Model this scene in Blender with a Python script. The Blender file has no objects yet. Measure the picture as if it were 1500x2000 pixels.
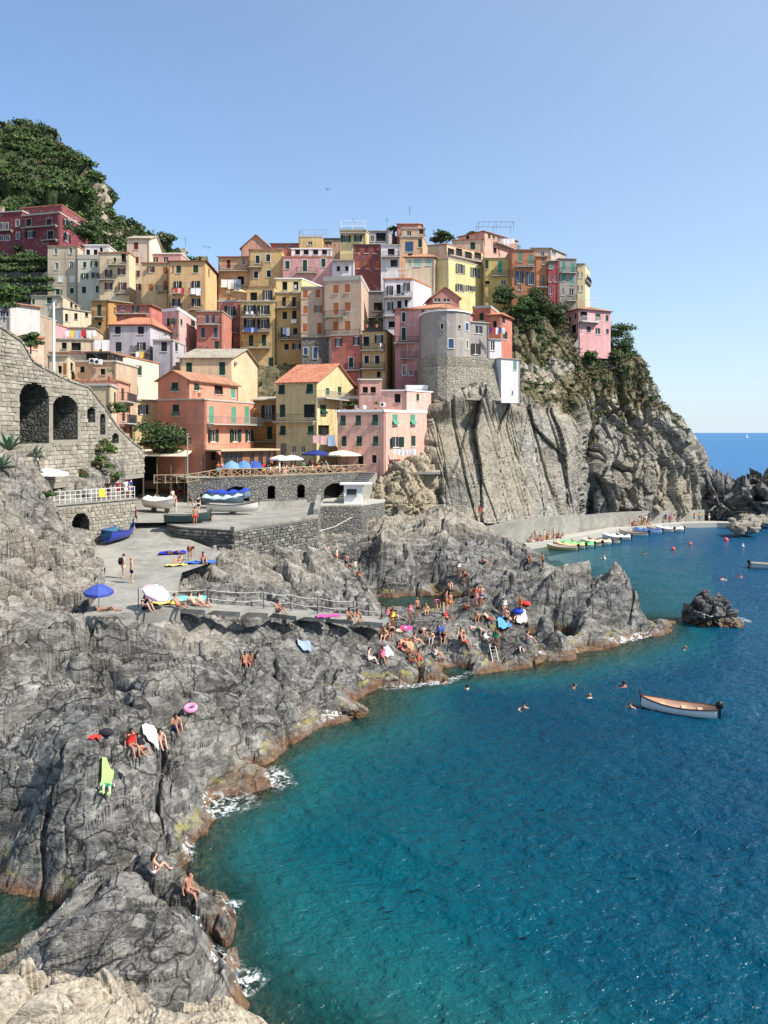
import bpy, bmesh, math, random
import numpy as np
from mathutils import Vector, Matrix

SC = bpy.context.scene
COL = SC.collection
R = math.radians
rng = random.Random(7)

# ---------------------------------------------------------------- camera
CAMH = 17.5          # eye height above the sea, metres
FPX, HX, HY = 1500.0, 750.0, 845.0
cd = bpy.data.cameras.new('camera'); cam = bpy.data.objects.new('camera', cd); COL.objects.link(cam)
cam.location = (0, 0, CAMH); cam.rotation_euler = (R(90), 0, 0)
cd.sensor_fit = 'VERTICAL'; cd.sensor_height = 36.0; cd.lens = 27.0; cd.shift_y = -0.0775
cd.clip_start = 0.5; cd.clip_end = 90000
SC.camera = cam
# ---------------------------------------------------------------- sky, sun, exposure
SUN_EL, SUN_AZ = 46.0, 110.0       # degrees; azimuth from +Y towards +X
wd = bpy.data.worlds.new('World'); SC.world = wd; wd.use_nodes = True
wn = wd.node_tree.nodes; wl = wd.node_tree.links
sky = wn.new('ShaderNodeTexSky'); sky.sky_type = 'NISHITA'; sky.sun_disc = False
sky.sun_elevation = R(SUN_EL); sky.sun_rotation = R(SUN_AZ)
sky.altitude = 0; sky.air_density = 1.0; sky.dust_density = 0.25; sky.ozone_density = 4.5
_hs = wn.new('ShaderNodeHueSaturation'); _hs.inputs['Saturation'].default_value = 1.08
_tm = wn.new('ShaderNodeMix'); _tm.data_type = 'RGBA'; _tm.blend_type = 'MULTIPLY'; _tm.inputs[0].default_value = 1.0; _tm.inputs[7].default_value = (.90, 1.0, 1.06, 1)
wl.new(sky.outputs[0], _hs.inputs['Color']); wl.new(_hs.outputs[0], _tm.inputs[6]); 
# summer haze: the sky pales evenly towards the horizon all round
_tc = wn.new('ShaderNodeTexCoord'); _sx = wn.new('ShaderNodeSeparateXYZ'); wl.new(_tc.outputs['Generated'], _sx.inputs[0])
_ab = wn.new('ShaderNodeMath'); _ab.operation = 'ABSOLUTE'; wl.new(_sx.outputs[2], _ab.inputs[0])
_ex = wn.new('ShaderNodeMath'); _ex.operation = 'MULTIPLY'; _ex.inputs[1].default_value = -5.5; wl.new(_ab.outputs[0], _ex.inputs[0])
_pw = wn.new('ShaderNodeMath'); _pw.operation = 'POWER'; _pw.inputs[0].default_value = 2.718; wl.new(_ex.outputs[0], _pw.inputs[1])
_fc = wn.new('ShaderNodeMath'); _fc.operation = 'MULTIPLY_ADD'; _fc.inputs[1].default_value = .70; _fc.inputs[2].default_value = .0; wl.new(_pw.outputs[0], _fc.inputs[0])
_hz = wn.new('ShaderNodeMix'); _hz.data_type = 'RGBA'; _hz.inputs[7].default_value = (3.75, 4.35, 4.9, 1); 
_dt = wn.new('ShaderNodeVectorMath'); _dt.operation = 'DOT_PRODUCT'; wl.new(_tc.outputs['Generated'], _dt.inputs[0]); _dt.inputs[1].default_value = (math.sin(R(SUN_AZ))*math.cos(R(SUN_EL)), math.cos(R(SUN_AZ))*math.cos(R(SUN_EL)), math.sin(R(SUN_EL)))
_d2 = wn.new('ShaderNodeMath'); _d2.operation = 'MULTIPLY_ADD'; _d2.inputs[1].default_value = .5; _d2.inputs[2].default_value = .5; wl.new(_dt.outputs['Value'], _d2.inputs[0])
_d3 = wn.new('ShaderNodeMath'); _d3.operation = 'POWER'; _d3.inputs[1].default_value = 2.0; wl.new(_d2.outputs[0], _d3.inputs[0])
_d4 = wn.new('ShaderNodeMath'); _d4.operation = 'MULTIPLY_ADD'; _d4.inputs[1].default_value = .72; _d4.use_clamp = True; wl.new(_d3.outputs[0], _d4.inputs[0]); wl.new(_fc.outputs[0], _d4.inputs[2])
wl.new(_d4.outputs[0], _hz.inputs[0]); wl.new(_tm.outputs[2], _hz.inputs[6])
wl.new(_hz.outputs[2], wn['Background'].inputs[0]); wn['Background'].inputs[1].default_value = 0.128
sl = bpy.data.lights.new('sun', 'SUN'); so = bpy.data.objects.new('sun', sl); COL.objects.link(so)
sl.energy = 4.8; sl.angle = R(0.53); sl.color = (1.0, 0.955, 0.88)
sd = Vector((math.sin(R(SUN_AZ))*math.cos(R(SUN_EL)), math.cos(R(SUN_AZ))*math.cos(R(SUN_EL)), math.sin(R(SUN_EL))))
so.rotation_euler = sd.to_track_quat('Z', 'Y').to_euler(); so.location = (60, -20, 90)
SC.view_settings.view_transform = 'Standard'; SC.view_settings.look = 'None'
SC.view_settings.exposure = 0.6; SC.view_settings.gamma = 1.0; SC.view_settings.use_curve_mapping = False
SC.cycles.max_bounces = 6; SC.cycles.diffuse_bounces = 2; SC.cycles.glossy_bounces = 3
SC.cycles.transmission_bounces = 3; SC.cycles.transparent_max_bounces = 8
SC.cycles.caustics_reflective = False; SC.cycles.caustics_refractive = False

# ---------------------------------------------------------------- survey helpers (bearing + distance -> place)
def W(px, py, D):
    return ((px-HX)/FPX*D, D, CAMH+(HY-py)/FPX*D)
def Wz(px, py, z):
    return W(px, py, (CAMH-z)*FPX/(py-HY))
def zat(py, D): return CAMH+(HY-py)/FPX*D

# ---------------------------------------------------------------- numpy noise
_P = np.random.RandomState(11).permutation(256); _P = np.concatenate([_P, _P, _P])
_G = np.random.RandomState(5).normal(size=(256, 3)); _G /= np.linalg.norm(_G, axis=1)[:, None]
def perlin(p):
    i = np.floor(p).astype(np.int64); f = p-i; u = f*f*f*(f*(f*6-15)+10); i &= 255
    out = 0
    for a in (0, 1):
        for b in (0, 1):
            for c in (0, 1):
                g = _G[_P[_P[_P[(i[:, 0]+a) & 255]+((i[:, 1]+b) & 255)]+((i[:, 2]+c) & 255)]]
                d = g[:, 0]*(f[:, 0]-a)+g[:, 1]*(f[:, 1]-b)+g[:, 2]*(f[:, 2]-c)
                out = out+d*(u[:, 0] if a else 1-u[:, 0])*(u[:, 1] if b else 1-u[:, 1])*(u[:, 2] if c else 1-u[:, 2])
    return out
def fbm(p, octv=4, gain=.5, ridged=False):
    s, a, t = 0, 1., 0
    for k in range(octv):
        n = perlin(p*(2.03**k)+k*17.3)
        s = s+a*((1-2.2*np.abs(n)) if ridged else n); t += a; a *= gain
    return s/t
def _h(ix, iy, iz, k):
    return _P[_P[_P[(ix+k*37) & 255]+(iy & 255)]+(iz & 255)]
def voronoi(p):
    """nearest-cell data of a jittered 3D lattice: F1, F2, three random numbers of the cell, offset from its centre"""
    i = np.floor(p).astype(np.int64); n = len(p)
    F1 = np.full(n, 9.); F2 = np.full(n, 9.); ids = np.zeros((n, 3)); off = np.zeros((n, 3))
    for a in (-1, 0, 1):
        for b in (-1, 0, 1):
            for c in (-1, 0, 1):
                x, y, z = i[:, 0]+a, i[:, 1]+b, i[:, 2]+c
                r0 = _h(x, y, z, 0); r1 = _h(x, y, z, 1); r2 = _h(x, y, z, 2)
                d = np.stack([x+r0/255.*.9+.05, y+r1/255.*.9+.05, z+r2/255.*.9+.05], 1)-p
                q = np.sqrt((d*d).sum(1)); near = q < F1
                F2 = np.where(near, F1, np.minimum(F2, q)); F1 = np.where(near, q, F1)
                ids[near] = np.stack([r1, r2, r0], 1)[near]/255.-.5; off[near] = -d[near]
    return F1, F2, ids, off
def sstep(a, b, x):
    t = np.clip((x-a)/(b-a), 0, 1); return t*t*(3-2*t)
def blocks(p, size, aniso, rot, amp, tilt, crack, cw=.12):
    """fractured-rock relief: every cell a tilted slab of its own, with joints between"""
    c, s = math.cos(rot), math.sin(rot)
    q = np.stack([(p[:, 0]*c+p[:, 1]*s)/(size*aniso[0]), (-p[:, 0]*s+p[:, 1]*c)/(size*aniso[1]), p[:, 2]/(size*aniso[2])], 1)
    F1, F2, ids, off = voronoi(q)
    h = amp*ids[:, 0]*2+tilt*size*(off*ids[:, [1, 2, 0]]).sum(1)*2
    return h-crack*(1-sstep(0, cw, F2-F1))

# ---------------------------------------------------------------- mesh helpers
def tag(o, label=None, cat=None, group=None, kind=None):
    for k, v in (('label', label), ('category', cat), ('group', group), ('kind', kind)):
        if v: o[k] = v
    return o
def np_mesh(name, V, F, mats, smooth=False, attrs=None, parent=None):
    """V (n,3), F (m,4 or 3) arrays"""
    me = bpy.data.meshes.new(name); V = np.asarray(V, np.float32); F = np.asarray(F, np.int32); k = F.shape[1]
    me.vertices.add(len(V)); me.vertices.foreach_set('co', V.ravel())
    me.loops.add(F.size); me.loops.foreach_set('vertex_index', F.ravel())
    me.polygons.add(len(F)); me.polygons.foreach_set('loop_start', np.arange(0, F.size, k, dtype=np.int32))
    me.polygons.foreach_set('use_smooth', np.full(len(F), smooth))
    for an, av in (attrs or {}).items():
        a = me.attributes.new(an, 'FLOAT', 'POINT'); a.data.foreach_set('value', np.asarray(av, np.float32))
    me.update(calc_edges=True); me.validate()
    for m in (mats if isinstance(mats, (list, tuple)) else [mats]): me.materials.append(m)
    o = bpy.data.objects.new(name, me); COL.objects.link(o)
    if parent: o.parent = parent
    return o
def grid_faces(nr, nc):
    a = (np.arange(nr-1)[:, None]*nc+np.arange(nc-1)[None, :]).ravel()
    return np.stack([a, a+1, a+nc+1, a+nc], 1)
def empty(name, loc=(0, 0, 0), rz=0):
    o = bpy.data.objects.new(name, None); COL.objects.link(o); o.location = loc; o.rotation_euler = (0, 0, rz)
    o.empty_display_size = .3; return o
class MB:
    """collects boxes, bars, tubes, prisms ... and links them as ONE mesh"""
    def __init__(s): s.v = []; s.f = []; s.m = []
    def add(s, vs, fs, m=0):
        b = len(s.v); s.v += [tuple(v) for v in vs]; s.f += [tuple(i+b for i in f) for f in fs]; s.m += [m]*len(fs); return s
    def quad(s, a, b, c, d, m=0): return s.add([a, b, c, d], [(0, 1, 2, 3)], m)
    def box(s, c, d, rz=0, m=0):
        cx, cy, cz = c; a, b, h = d[0]/2, d[1]/2, d[2]/2; co, si = math.cos(rz), math.sin(rz)
        vs = [(cx+x*co-y*si, cy+x*si+y*co, cz+z) for z in (-h, h) for x, y in ((-a, -b), (a, -b), (a, b), (-a, b))]
        return s.add(vs, [(3, 2, 1, 0), (4, 5, 6, 7), (0, 1, 5, 4), (1, 2, 6, 5), (2, 3, 7, 6), (3, 0, 4, 7)], m)
    def obox(s, o, U, V, N, u0, u1, v0, v1, n0, n1, m=0):
        """box in the frame (U, V, N) at o"""
        P = lambda u, v, n: tuple(o[k]+U[k]*u+V[k]*v+N[k]*n for k in range(3))
        vs = [P(u, v, n) for n in (n0, n1) for u, v in ((u0, v0), (u1, v0), (u1, v1), (u0, v1))]
        return s.add(vs, [(3, 2, 1, 0), (4, 5, 6, 7), (0, 1, 5, 4), (1, 2, 6, 5), (2, 3, 7, 6), (3, 0, 4, 7)], m)
    def tube(s, a, b, r, n=6, r2=None, m=0, caps=True):
        a, b = Vector(a), Vector(b); d = (b-a)
        if d.length < 1e-6: return s
        d.normalize(); t = Vector((0, 0, 1)) if abs(d.z) < .9 else Vector((1, 0, 0)); u = d.cross(t).normalized(); w = d.cross(u)
        r2 = r if r2 is None else r2; vs = []
        for p, q in ((a, r), (b, r2)):
            for k in range(n):
                an = 2*math.pi*k/n; vs.append(p+u*(q*math.cos(an))+w*(q*math.sin(an)))
        fs = [(k, (k+1) % n, n+(k+1) % n, n+k) for k in range(n)]
        if caps: fs += [tuple(range(n))[::-1], tuple(range(n, 2*n))]
        return s.add(vs, fs, m)
    def path(s, pts, r, n=5, m=0):
        for a, b in zip(pts, pts[1:]): s.tube(a, b, r, n, m=m)
        return s
    def prism(s, poly, z0, z1, m=0, top=True, bottom=False, taper=None):
        n = len(poly); P2 = taper or poly
        vs = [(p[0], p[1], z0) for p in P2]+[(p[0], p[1], z1) for p in poly]
        fs = [(k, (k+1) % n, n+(k+1) % n, n+k) for k in range(n)]
        if top: fs.append(tuple(range(n, 2*n)))
        if bottom: fs.append(tuple(range(n))[::-1])
        return s.add(vs, fs, m)
    def ellipsoid(s, c, r, nu=10, nv=6, m=0, z_lo=-1.0):
        vs, fs = [], []
        for j in range(nv+1):
            t = math.asin(max(-1, z_lo))+(math.pi/2-math.asin(max(-1, z_lo)))*j/nv
            for i in range(nu):
                a = 2*math.pi*i/nu; vs.append((c[0]+r[0]*math.cos(t)*math.cos(a), c[1]+r[1]*math.cos(t)*math.sin(a), c[2]+r[2]*math.sin(t)))
        for j in range(nv):
            for i in range(nu): fs.append((j*nu+i, j*nu+(i+1) % nu, (j+1)*nu+(i+1) % nu, (j+1)*nu+i))
        return s.add(vs, fs, m)
    def build(s, name, mats, parent=None, smooth=False):
        me = bpy.data.meshes.new(name); me.from_pydata([tuple(map(float, v)) for v in s.v], [], s.f)
        for m in (mats if isinstance(mats, (list, tuple)) else [mats]): me.materials.append(m)
        if any(s.m): me.polygons.foreach_set('material_index', s.m)
        if smooth: me.polygons.foreach_set('use_smooth', [True]*len(s.f))
        me.update(); o = bpy.data.objects.new(name, me); COL.objects.link(o)
        if parent: o.parent = parent
        return o

# ---------------------------------------------------------------- materials
MATS = {}
class NT:
    def __init__(s, name):
        s.m = bpy.data.materials.new(name); s.m.use_nodes = True; s.t = s.m.node_tree; s.n = s.t.nodes
        s.b = s.n['Principled BSDF']; s.out = s.n['Material Output']; s.b.inputs['Roughness'].default_value = .85
        s.b.inputs['Specular IOR Level'].default_value = .25
    def N(s, typ, **kw):
        n = s.n.new(typ)
        for k, v in kw.items():
            if k in n.inputs.keys() if isinstance(k, str) else False: n.inputs[k].default_value = v
            else: setattr(n, k, v)
        return n
    def L(s, a, b): s.t.links.new(a, b)
    def pos(s, scale=(1, 1, 1), rot=(0, 0, 0)):
        g = s.N('ShaderNodeNewGeometry'); mp = s.N('ShaderNodeMapping'); mp.inputs['Scale'].default_value = scale; mp.inputs['Rotation'].default_value = rot
        s.L(g.outputs['Position'], mp.inputs['Vector']); return mp.outputs[0]
    def noise(s, vec, scale, detail=4, rough=.55, dist=0):
        n = s.N('ShaderNodeTexNoise'); n.inputs['Scale'].default_value = scale; n.inputs['Detail'].default_value = detail
        n.inputs['Roughness'].default_value = rough; n.inputs['Distortion'].default_value = dist; s.L(vec, n.inputs['Vector']); return n.outputs[0]
    def ramp(s, fac, stops, interp='LINEAR'):
        r = s.N('ShaderNodeValToRGB'); e = r.color_ramp.elements; r.color_ramp.interpolation = interp
        while len(e) < len(stops): e.new(.5)
        for k, (p, c) in enumerate(stops):
            e[k].position = p; e[k].color = tuple(c)+(1,) if len(c) == 3 else c
        s.L(fac, r.inputs[0]); return r.outputs[0]
    def mix(s, fac, a, b, mode='MIX'):
        m = s.N('ShaderNodeMix'); m.data_type = 'RGBA'; m.blend_type = mode
        for sock, v in ((m.inputs[0], fac), (m.inputs[6], a), (m.inputs[7], b)):
            if hasattr(v, 'is_output'): s.L(v, sock)
            else: sock.default_value = v if isinstance(v, float) else tuple(v)+(1,)
        return m.outputs[2]
    def math(s, op, a, b=None, c=None, clamp=False):
        m = s.N('ShaderNodeMath'); m.operation = op; m.use_clamp = clamp
        for k, v in enumerate((a, b, c)):
            if v is None: continue
            if hasattr(v, 'is_output'): s.L(v, m.inputs[k])
            else: m.inputs[k].default_value = v
        return m.outputs[0]
    def bump(s, h, strength=.5, dist=.05, prev=None):
        b = s.N('ShaderNodeBump'); b.inputs['Strength'].default_value = strength; b.inputs['Distance'].default_value = dist
        s.L(h, b.inputs['Height'])
        if prev is not None: s.L(prev, b.inputs['Normal'])
        return b.outputs[0]
    def attr(s, name):
        a = s.N('ShaderNodeAttribute'); a.attribute_name = name; return a.outputs['Fac']
    def z(s):
        g = s.N('ShaderNodeNewGeometry'); x = s.N('ShaderNodeSeparateXYZ'); s.L(g.outputs['Position'], x.inputs[0]); return x.outputs[2]
    def col(s, c): s.L(c, s.b.inputs['Base Color']) if hasattr(c, 'is_output') else setattr(s.b.inputs['Base Color'], 'default_value', tuple(c)+(1,))
    def nrm(s, x): s.L(x, s.b.inputs['Normal'])
def lin(r, g, b, k=0.0):
    f = lambda c: (c/255/12.92) if c <= 10 else ((c/255+.055)/1.055)**2.4
    return (f(r), f(g), f(b))
def sc(c, k): return tuple(min(1, x*k) for x in c)
def plain(name, c, rough=.6, metal=0, spec=.3):
    if name in MATS: return MATS[name]
    t = NT(name); v = t.noise(t.pos(), 3, 3); t.col(t.mix(t.math('MULTIPLY', v, .5), sc(c, 1.12), sc(c, .78)))
    t.b.inputs['Roughness'].default_value = rough; t.b.inputs['Metallic'].default_value = metal; t.b.inputs['Specular IOR Level'].default_value = spec
    MATS[name] = t.m; return t.m
def plaster(c):
    key = 'plaster_%d_%d_%d' % tuple(int(x*999) for x in c)
    if key in MATS: return MATS[key]
    t = NT(key)
    big = t.noise(t.pos(), .3, 5, .65); fine = t.noise(t.pos(), 2.6, 5, .65); pat = t.noise(t.pos((1, 1, 1.3)), .55, 3, .6, 1.5)
    streak = t.noise(t.pos((1.5, 1.5, .09)), 1.0, 5, .7); st2 = t.noise(t.pos((4, 4, .2)), 1.0, 3, .6)
    c1 = t.mix(t.ramp(big, [(.3, (0, 0, 0)), (.72, (1, 1, 1))]), sc(c, .78), sc(c, 1.10))
    grey = tuple(.5*x+.5*.2 for x in sc(c, .6)); pale = tuple(.55*x+.45*.62 for x in c)
    c2 = t.mix(t.math('MULTIPLY', t.ramp(streak, [(.48, (0, 0, 0)), (.75, (1, 1, 1))]), .75), c1, grey)
    c2 = t.mix(t.math('MULTIPLY', t.ramp(st2, [(.56, (0, 0, 0)), (.74, (1, 1, 1))]), .45), c2, sc(grey, .8))
    c2 = t.mix(t.math('MULTIPLY', t.ramp(pat, [(.60, (0, 0, 0)), (.64, (1, 1, 1))]), .5), c2, pale)
    c3 = t.mix(t.math('MULTIPLY', t.ramp(fine, [(.55, (0, 0, 0)), (.75, (1, 1, 1))]), .35), c2, sc(c, 1.2))
    t.col(c3); t.b.inputs['Roughness'].default_value = .9; t.nrm(t.bump(fine, .3, .03))
    MATS[key] = t.m; return t.m
# ================================================================ SHORE TERRAIN (height field from surveyed points)
def rock_mat(name, dark, mid, light, tan, algae=True, strata=(.8, .5, 2.0), rot=(0.2, .35, .5), bump=.6):
    t = NT(name); P = t.pos()
    n1 = t.noise(P, .55, 6, .62, .6); n2 = t.noise(t.pos(strata, rot), 3.2, 7, .68, .9); n3 = t.noise(P, 9, 5, .7)
    c = t.ramp(n1, [(.28, dark), (.5, mid), (.74, light)])
    c = t.mix(t.math('MULTIPLY', t.ramp(n2, [(.36, (1, 1, 1)), (.5, (0, 0, 0))]), .7), c, sc(dark, .5))
    vein = t.ramp(n2, [(.57, (0, 0, 0)), (.64, (1, 1, 1)), (.72, (0, 0, 0))])
    c = t.mix(t.math('MULTIPLY', vein, .5), c, sc(light, 1.5))
    spots = t.ramp(t.noise(P, 2.3, 6, .7), [(.56, (0, 0, 0)), (.68, (1, 1, 1))])
    c = t.mix(t.math('MULTIPLY', spots, .45), c, sc(light, 1.3))
    lich = t.math('MULTIPLY', t.ramp(t.noise(P, .21, 4, .6), [(.46, (0, 0, 0)), (.62, (1, 1, 1))]), t.ramp(t.noise(P, 3.6, 6, .75), [(.42, (0, 0, 0)), (.58, (1, 1, 1))]))
    c = t.mix(t.math('MULTIPLY', lich, .8), c, sc(dark, .42))
    def crack(scale, dist, w, ani):
        wp = t.N('ShaderNodeVectorMath'); wp.operation = 'MULTIPLY_ADD'; nz = t.N('ShaderNodeTexNoise'); nz.inputs['Scale'].default_value = scale*.8; nz.inputs['Detail'].default_value = 4; t.L(P, nz.inputs['Vector'])
        t.L(nz.outputs['Color'], wp.inputs[0]); wp.inputs[1].default_value = (dist/scale,)*3; t.L(t.pos(ani, rot), wp.inputs[2])
        v = t.N('ShaderNodeTexVoronoi'); v.feature = 'DISTANCE_TO_EDGE'; v.inputs['Scale'].default_value = scale; t.L(wp.outputs[0], v.inputs['Vector'])
        return t.ramp(v.outputs[0], [(0, (1, 1, 1)), (w, (0, 0, 0))])
    k1 = crack(.38, 1.6, .028, (.7, .9, 1.1)); k2 = crack(1.6, 1.3, .035, (.45, .9, 1.6))
    k2 = t.math('MULTIPLY', k2, t.ramp(t.noise(P, .4, 3), [(.42, (0, 0, 0)), (.6, (1, 1, 1))]))
    fol = t.noise(t.pos((.9, .35, 4.5), (rot[0]+.5, rot[1]-.2, rot[2]+.3)), 2.6, 6, .62, 1.4)
    c = t.mix(t.math('MULTIPLY', t.ramp(fol, [(.38, (1, 1, 1)), (.47, (0, 0, 0))]), .5), c, sc(dark, .45))
    c = t.mix(t.math('MULTIPLY', t.ramp(fol, [(.6, (0, 0, 0)), (.68, (1, 1, 1))]), .3), c, sc(light, 1.35))
    vf = t.N('ShaderNodeTexVoronoi'); vf.inputs['Scale'].default_value = 1.7; t.L(t.pos((.45, 1.3, 1.6), rot), vf.inputs['Vector'])
    ck = t.math('MAXIMUM', k1, t.math('MULTIPLY', k2, .7)); sv = t.N('ShaderNodeSeparateXYZ'); t.L(vf.outputs['Color'], sv.inputs[0]); c = t.mix(t.math('MULTIPLY', t.ramp(sv.outputs[0], [(.1, (1, 1, 1)), (.5, (0, 0, 0))]), .45), c, sc(dark, .7)); c = t.mix(t.math('MULTIPLY', t.ramp(sv.outputs[1], [(.6, (0, 0, 0)), (.95, (1, 1, 1))]), .35), c, sc(light, 1.2))
    c = t.mix(t.math('MULTIPLY', ck, .95), c, sc(dark, .25))
    tn = t.math('MULTIPLY', t.attr('tan'), t.ramp(n3, [(.3, (.45, .45, .45)), (.6, (1, 1, 1))]), clamp=True)
    c = t.mix(tn, c, t.mix(t.ramp(n2, [(.35, (0, 0, 0)), (.6, (1, 1, 1))]), sc(tan, .62), sc(tan, 1.2)))
    if algae:
        zz = t.math('ADD', t.z(), t.math('MULTIPLY', t.math('SUBTRACT', t.noise(P, .8, 4), .5), -1.5))
        wet = t.ramp(t.math('MULTIPLY', t.math('ADD', zz, .6), .5), [(.30, (1, 1, 1)), (.62, (0, 0, 0))])
        al = t.mix(t.ramp(t.noise(P, 1.7, 5, .7), [(.4, (0, 0, 0)), (.66, (1, 1, 1))]), (.11, .052, .032), (.2, .125, .06))
        c = t.mix(wet, c, al)
        yel = t.math('MULTIPLY', t.ramp(t.math('MULTIPLY', t.math('ADD', zz, .2), .5), [(.3, (0, 0, 0)), (.42, (1, 1, 1)), (.55, (0, 0, 0))]), t.ramp(t.noise(P, .6, 3), [(.5, (0, 0, 0)), (.62, (1, 1, 1))]))
        c = t.mix(t.math('MULTIPLY', yel, .75), c, (.3, .26, .07))
        low = t.ramp(t.math('MULTIPLY', t.math('ADD', t.z(), 3.), .3), [(.3, (1, 1, 1)), (.9, (0, 0, 0))])
        c = t.mix(t.math('MULTIPLY', low, .7), c, (.1, .085, .04))
    t.col(c); t.b.inputs['Roughness'].default_value = .82
    h = t.math('SUBTRACT', t.math('ADD', t.math('ADD', t.math('MULTIPLY', n2, .8), t.math('ADD', t.math('MULTIPLY', fol, .9), t.math('MULTIPLY', vf.outputs['Distance'], .4))), t.math('MULTIPLY', n3, .4)), t.math('MULTIPLY', ck, .6))
    t.nrm(t.bump(h, bump, .16)); return t.m
M_ROCK = rock_mat('shore_rock', (.05, .048, .045), (.165, .158, .146), (.34, .325, .296), (.46, .39, .295))
M_CONC = NT('concrete'); _t = M_CONC
_c = _t.mix(_t.ramp(_t.noise(_t.pos(), .5, 6, .65), [(.3, (0, 0, 0)), (.7, (1, 1, 1))]), (.20, .19, .165), (.36, .342, .30))
_c = _t.mix(_t.math('MULTIPLY', _t.ramp(_t.noise(_t.pos(), 3.0, 5, .7), [(.48, (0, 0, 0)), (.66, (1, 1, 1))]), .55), _c, (.15, .142, .125)); _c = _t.mix(_t.math('MULTIPLY', _t.ramp(_t.noise(_t.pos(), .16, 5, .7, 1.0), [(.5, (0, 0, 0)), (.62, (1, 1, 1))]), .5), _c, (.40, .375, .32))
_t.col(_c); _t.nrm(_t.bump(_t.noise(_t.pos(), 7, 4), .3, .03)); M_CONC = _t.m
M_PALECONC = plain('pale_concrete', (.40, .38, .33), .85)

CP = []
def cz(*a):
    for px, py, z in a: CP.append(Wz(px, py, z))
def cdp(*a):
    for px, py, D in a: CP.append(W(px, py, D))
# waterline
cz((490,2010,-.3),(470,1960,0),(440,1900,.25),(425,1850,.3),(400,1810,.5),(430,1780,.3),(385,1765,.2),(362,1700,0),(352,1650,0),(332,1612,0),(400,1588,0),(490,1562,0),(548,1522,.15),(500,1545,.25),(520,1500,.3),(470,1490,.5),(560,1440,.35),(600,1422,.3),(640,1402,.3),
   (700,1392,.3),(600,1382,.6),(650,1362,.2),(740,1345,0),(850,1335,0),(900,1320,0),(960,1300,0),(1060,1282,0),(1130,1272,0),(1220,1255,0),(1300,1232,0),(1318,1214,0))
# seabed
cz((600,1600,-3),(500,1700,-2),(480,1800,-2.5),(600,1900,-5),(900,1500,-5),(800,1430,-1.5),(700,1455,-1),(650,1490,-1.2),(570,1570,-1.2),(520,1605,-1),(440,1650,-.8),(430,1700,-.8),(470,1780,-.9),
   (480,1850,-.8),(530,1950,-2),(620,1460,-.9),(700,1420,-.6),(560,1500,-.5),(780,1385,-1.0),(900,1360,-2),(1000,1330,-3),(1100,1310,-3),(1250,1285,-3),(1360,1230,-2.5),(1400,1350,-6),(1300,1600,-8),(1200,1900,-8),(1345,1180,-3),(1000,1900,-7),
   (760,1192,-.9),(800,1186,-1.1),(850,1173,-.9),(742,1182,-.8),(1150,1090,-3),(1250,1100,-3),(1350,1120,-4),(1100,1060,-2.5))
# near pale rocks
cdp((0,1850,19.5),(100,1848,19.5),(200,1842,19.6),(235,1900,18.6),(0,2000,17),(120,2000,16.8),(225,2000,17),(120,1920,17.6),(0,1920,17.6),(60,2100,15),(200,2100,15.2),
    (330,1965,18.5),(430,1950,18.5),(478,1990,18),(300,2005,17.4),(390,1985,18),(440,2060,17),(260,1900,21.3),(275,1985,19.3),
    (200,1790,24.5),(300,1800,24.5),(330,1870,23),(385,1850,23.8),(120,1830,23.5),(210,1690,27.5),(200,1760,25.5),(298,1748,26.3),(368,1765,25.9),(300,1690,28),(340,1705,28.3),
    (150,1560,30.3),(60,1600,30),(100,1700,29),(230,1600,30),(200,1650,29.3),(0,1620,31),(0,1560,32),(290,1590,30.5),(300,1650,30),(40,1690,29.6),
    (210,1535,30.6),(270,1478,33),(310,1458,33.6),(345,1428,34.5),(180,1440,33.2),(100,1500,31.6),(60,1400,36),(0,1200,42),(0,1300,39),(0,1400,36),(0,1500,33),(100,1300,40),(100,1400,36),(200,1300,42),(200,1250,44),(300,1250,46),
    (300,1350,40),(400,1300,44),(400,1400,38.5),(372,1404,37.5),(450,1400,40),(450,1250,49),(520,1350,44.5),(485,1310,47),(560,1300,49.5),(600,1350,46.5),(640,1280,52),(590,1270,51),(700,1250,55),(650,1224,55.5),(500,1232,50.5),
    (400,1216,48),(550,1220,52.5),(740,1228,59),(720,1280,54),(760,1300,53.5),(650,1330,49),(560,1400,44),(500,1440,42),(390,1482,37),(330,1540,34),(420,1440,39))
cz((30,1800,-.4),(60,1750,-.3),(0,1720,-.4),(0,1840,-.4),(70,1820,-.2),(100,1765,.2),(330,1592,.4),(420,1540,.3))
CP += [(-9.6,22.5,.3),(-13,22.5,0),(-6.5,21.6,1.2),(-16,21,1)]
# the point
cdp((750,1242,59),(760,1222,64),(830,1214,65.2),(860,1225,61),(900,1203,66),(945,1180,69.5),(820,1270,56.5),(850,1300,55),(905,1265,57.5),(960,1230,59.5),(960,1270,58),(1000,1227,60.2),(1040,1250,60),(1060,1200,64),(1100,1152,69),(1150,1135,70),
    (1200,1112,70.5),(1235,1128,70.2),(1175,1150,69),(1242,1170,69),(1130,1200,65.5),(1200,1210,67),(1130,1250,62.5),(1280,1203,69.5),(1000,1150,70),(1050,1122,74),(1085,1110,77),(780,1235,59.5),(1000,1268,58.0),(1080,1240,60.2),(1100,1260,59.6),(930,1290,56.4),(1170,1240,63),(1060,1225,61.5))
CP += [(16,79,.2),(20.5,76,-1.2),(24,74.5,-1.6),(28,73.5,-1.6),(32,71,-1.5)]
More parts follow.
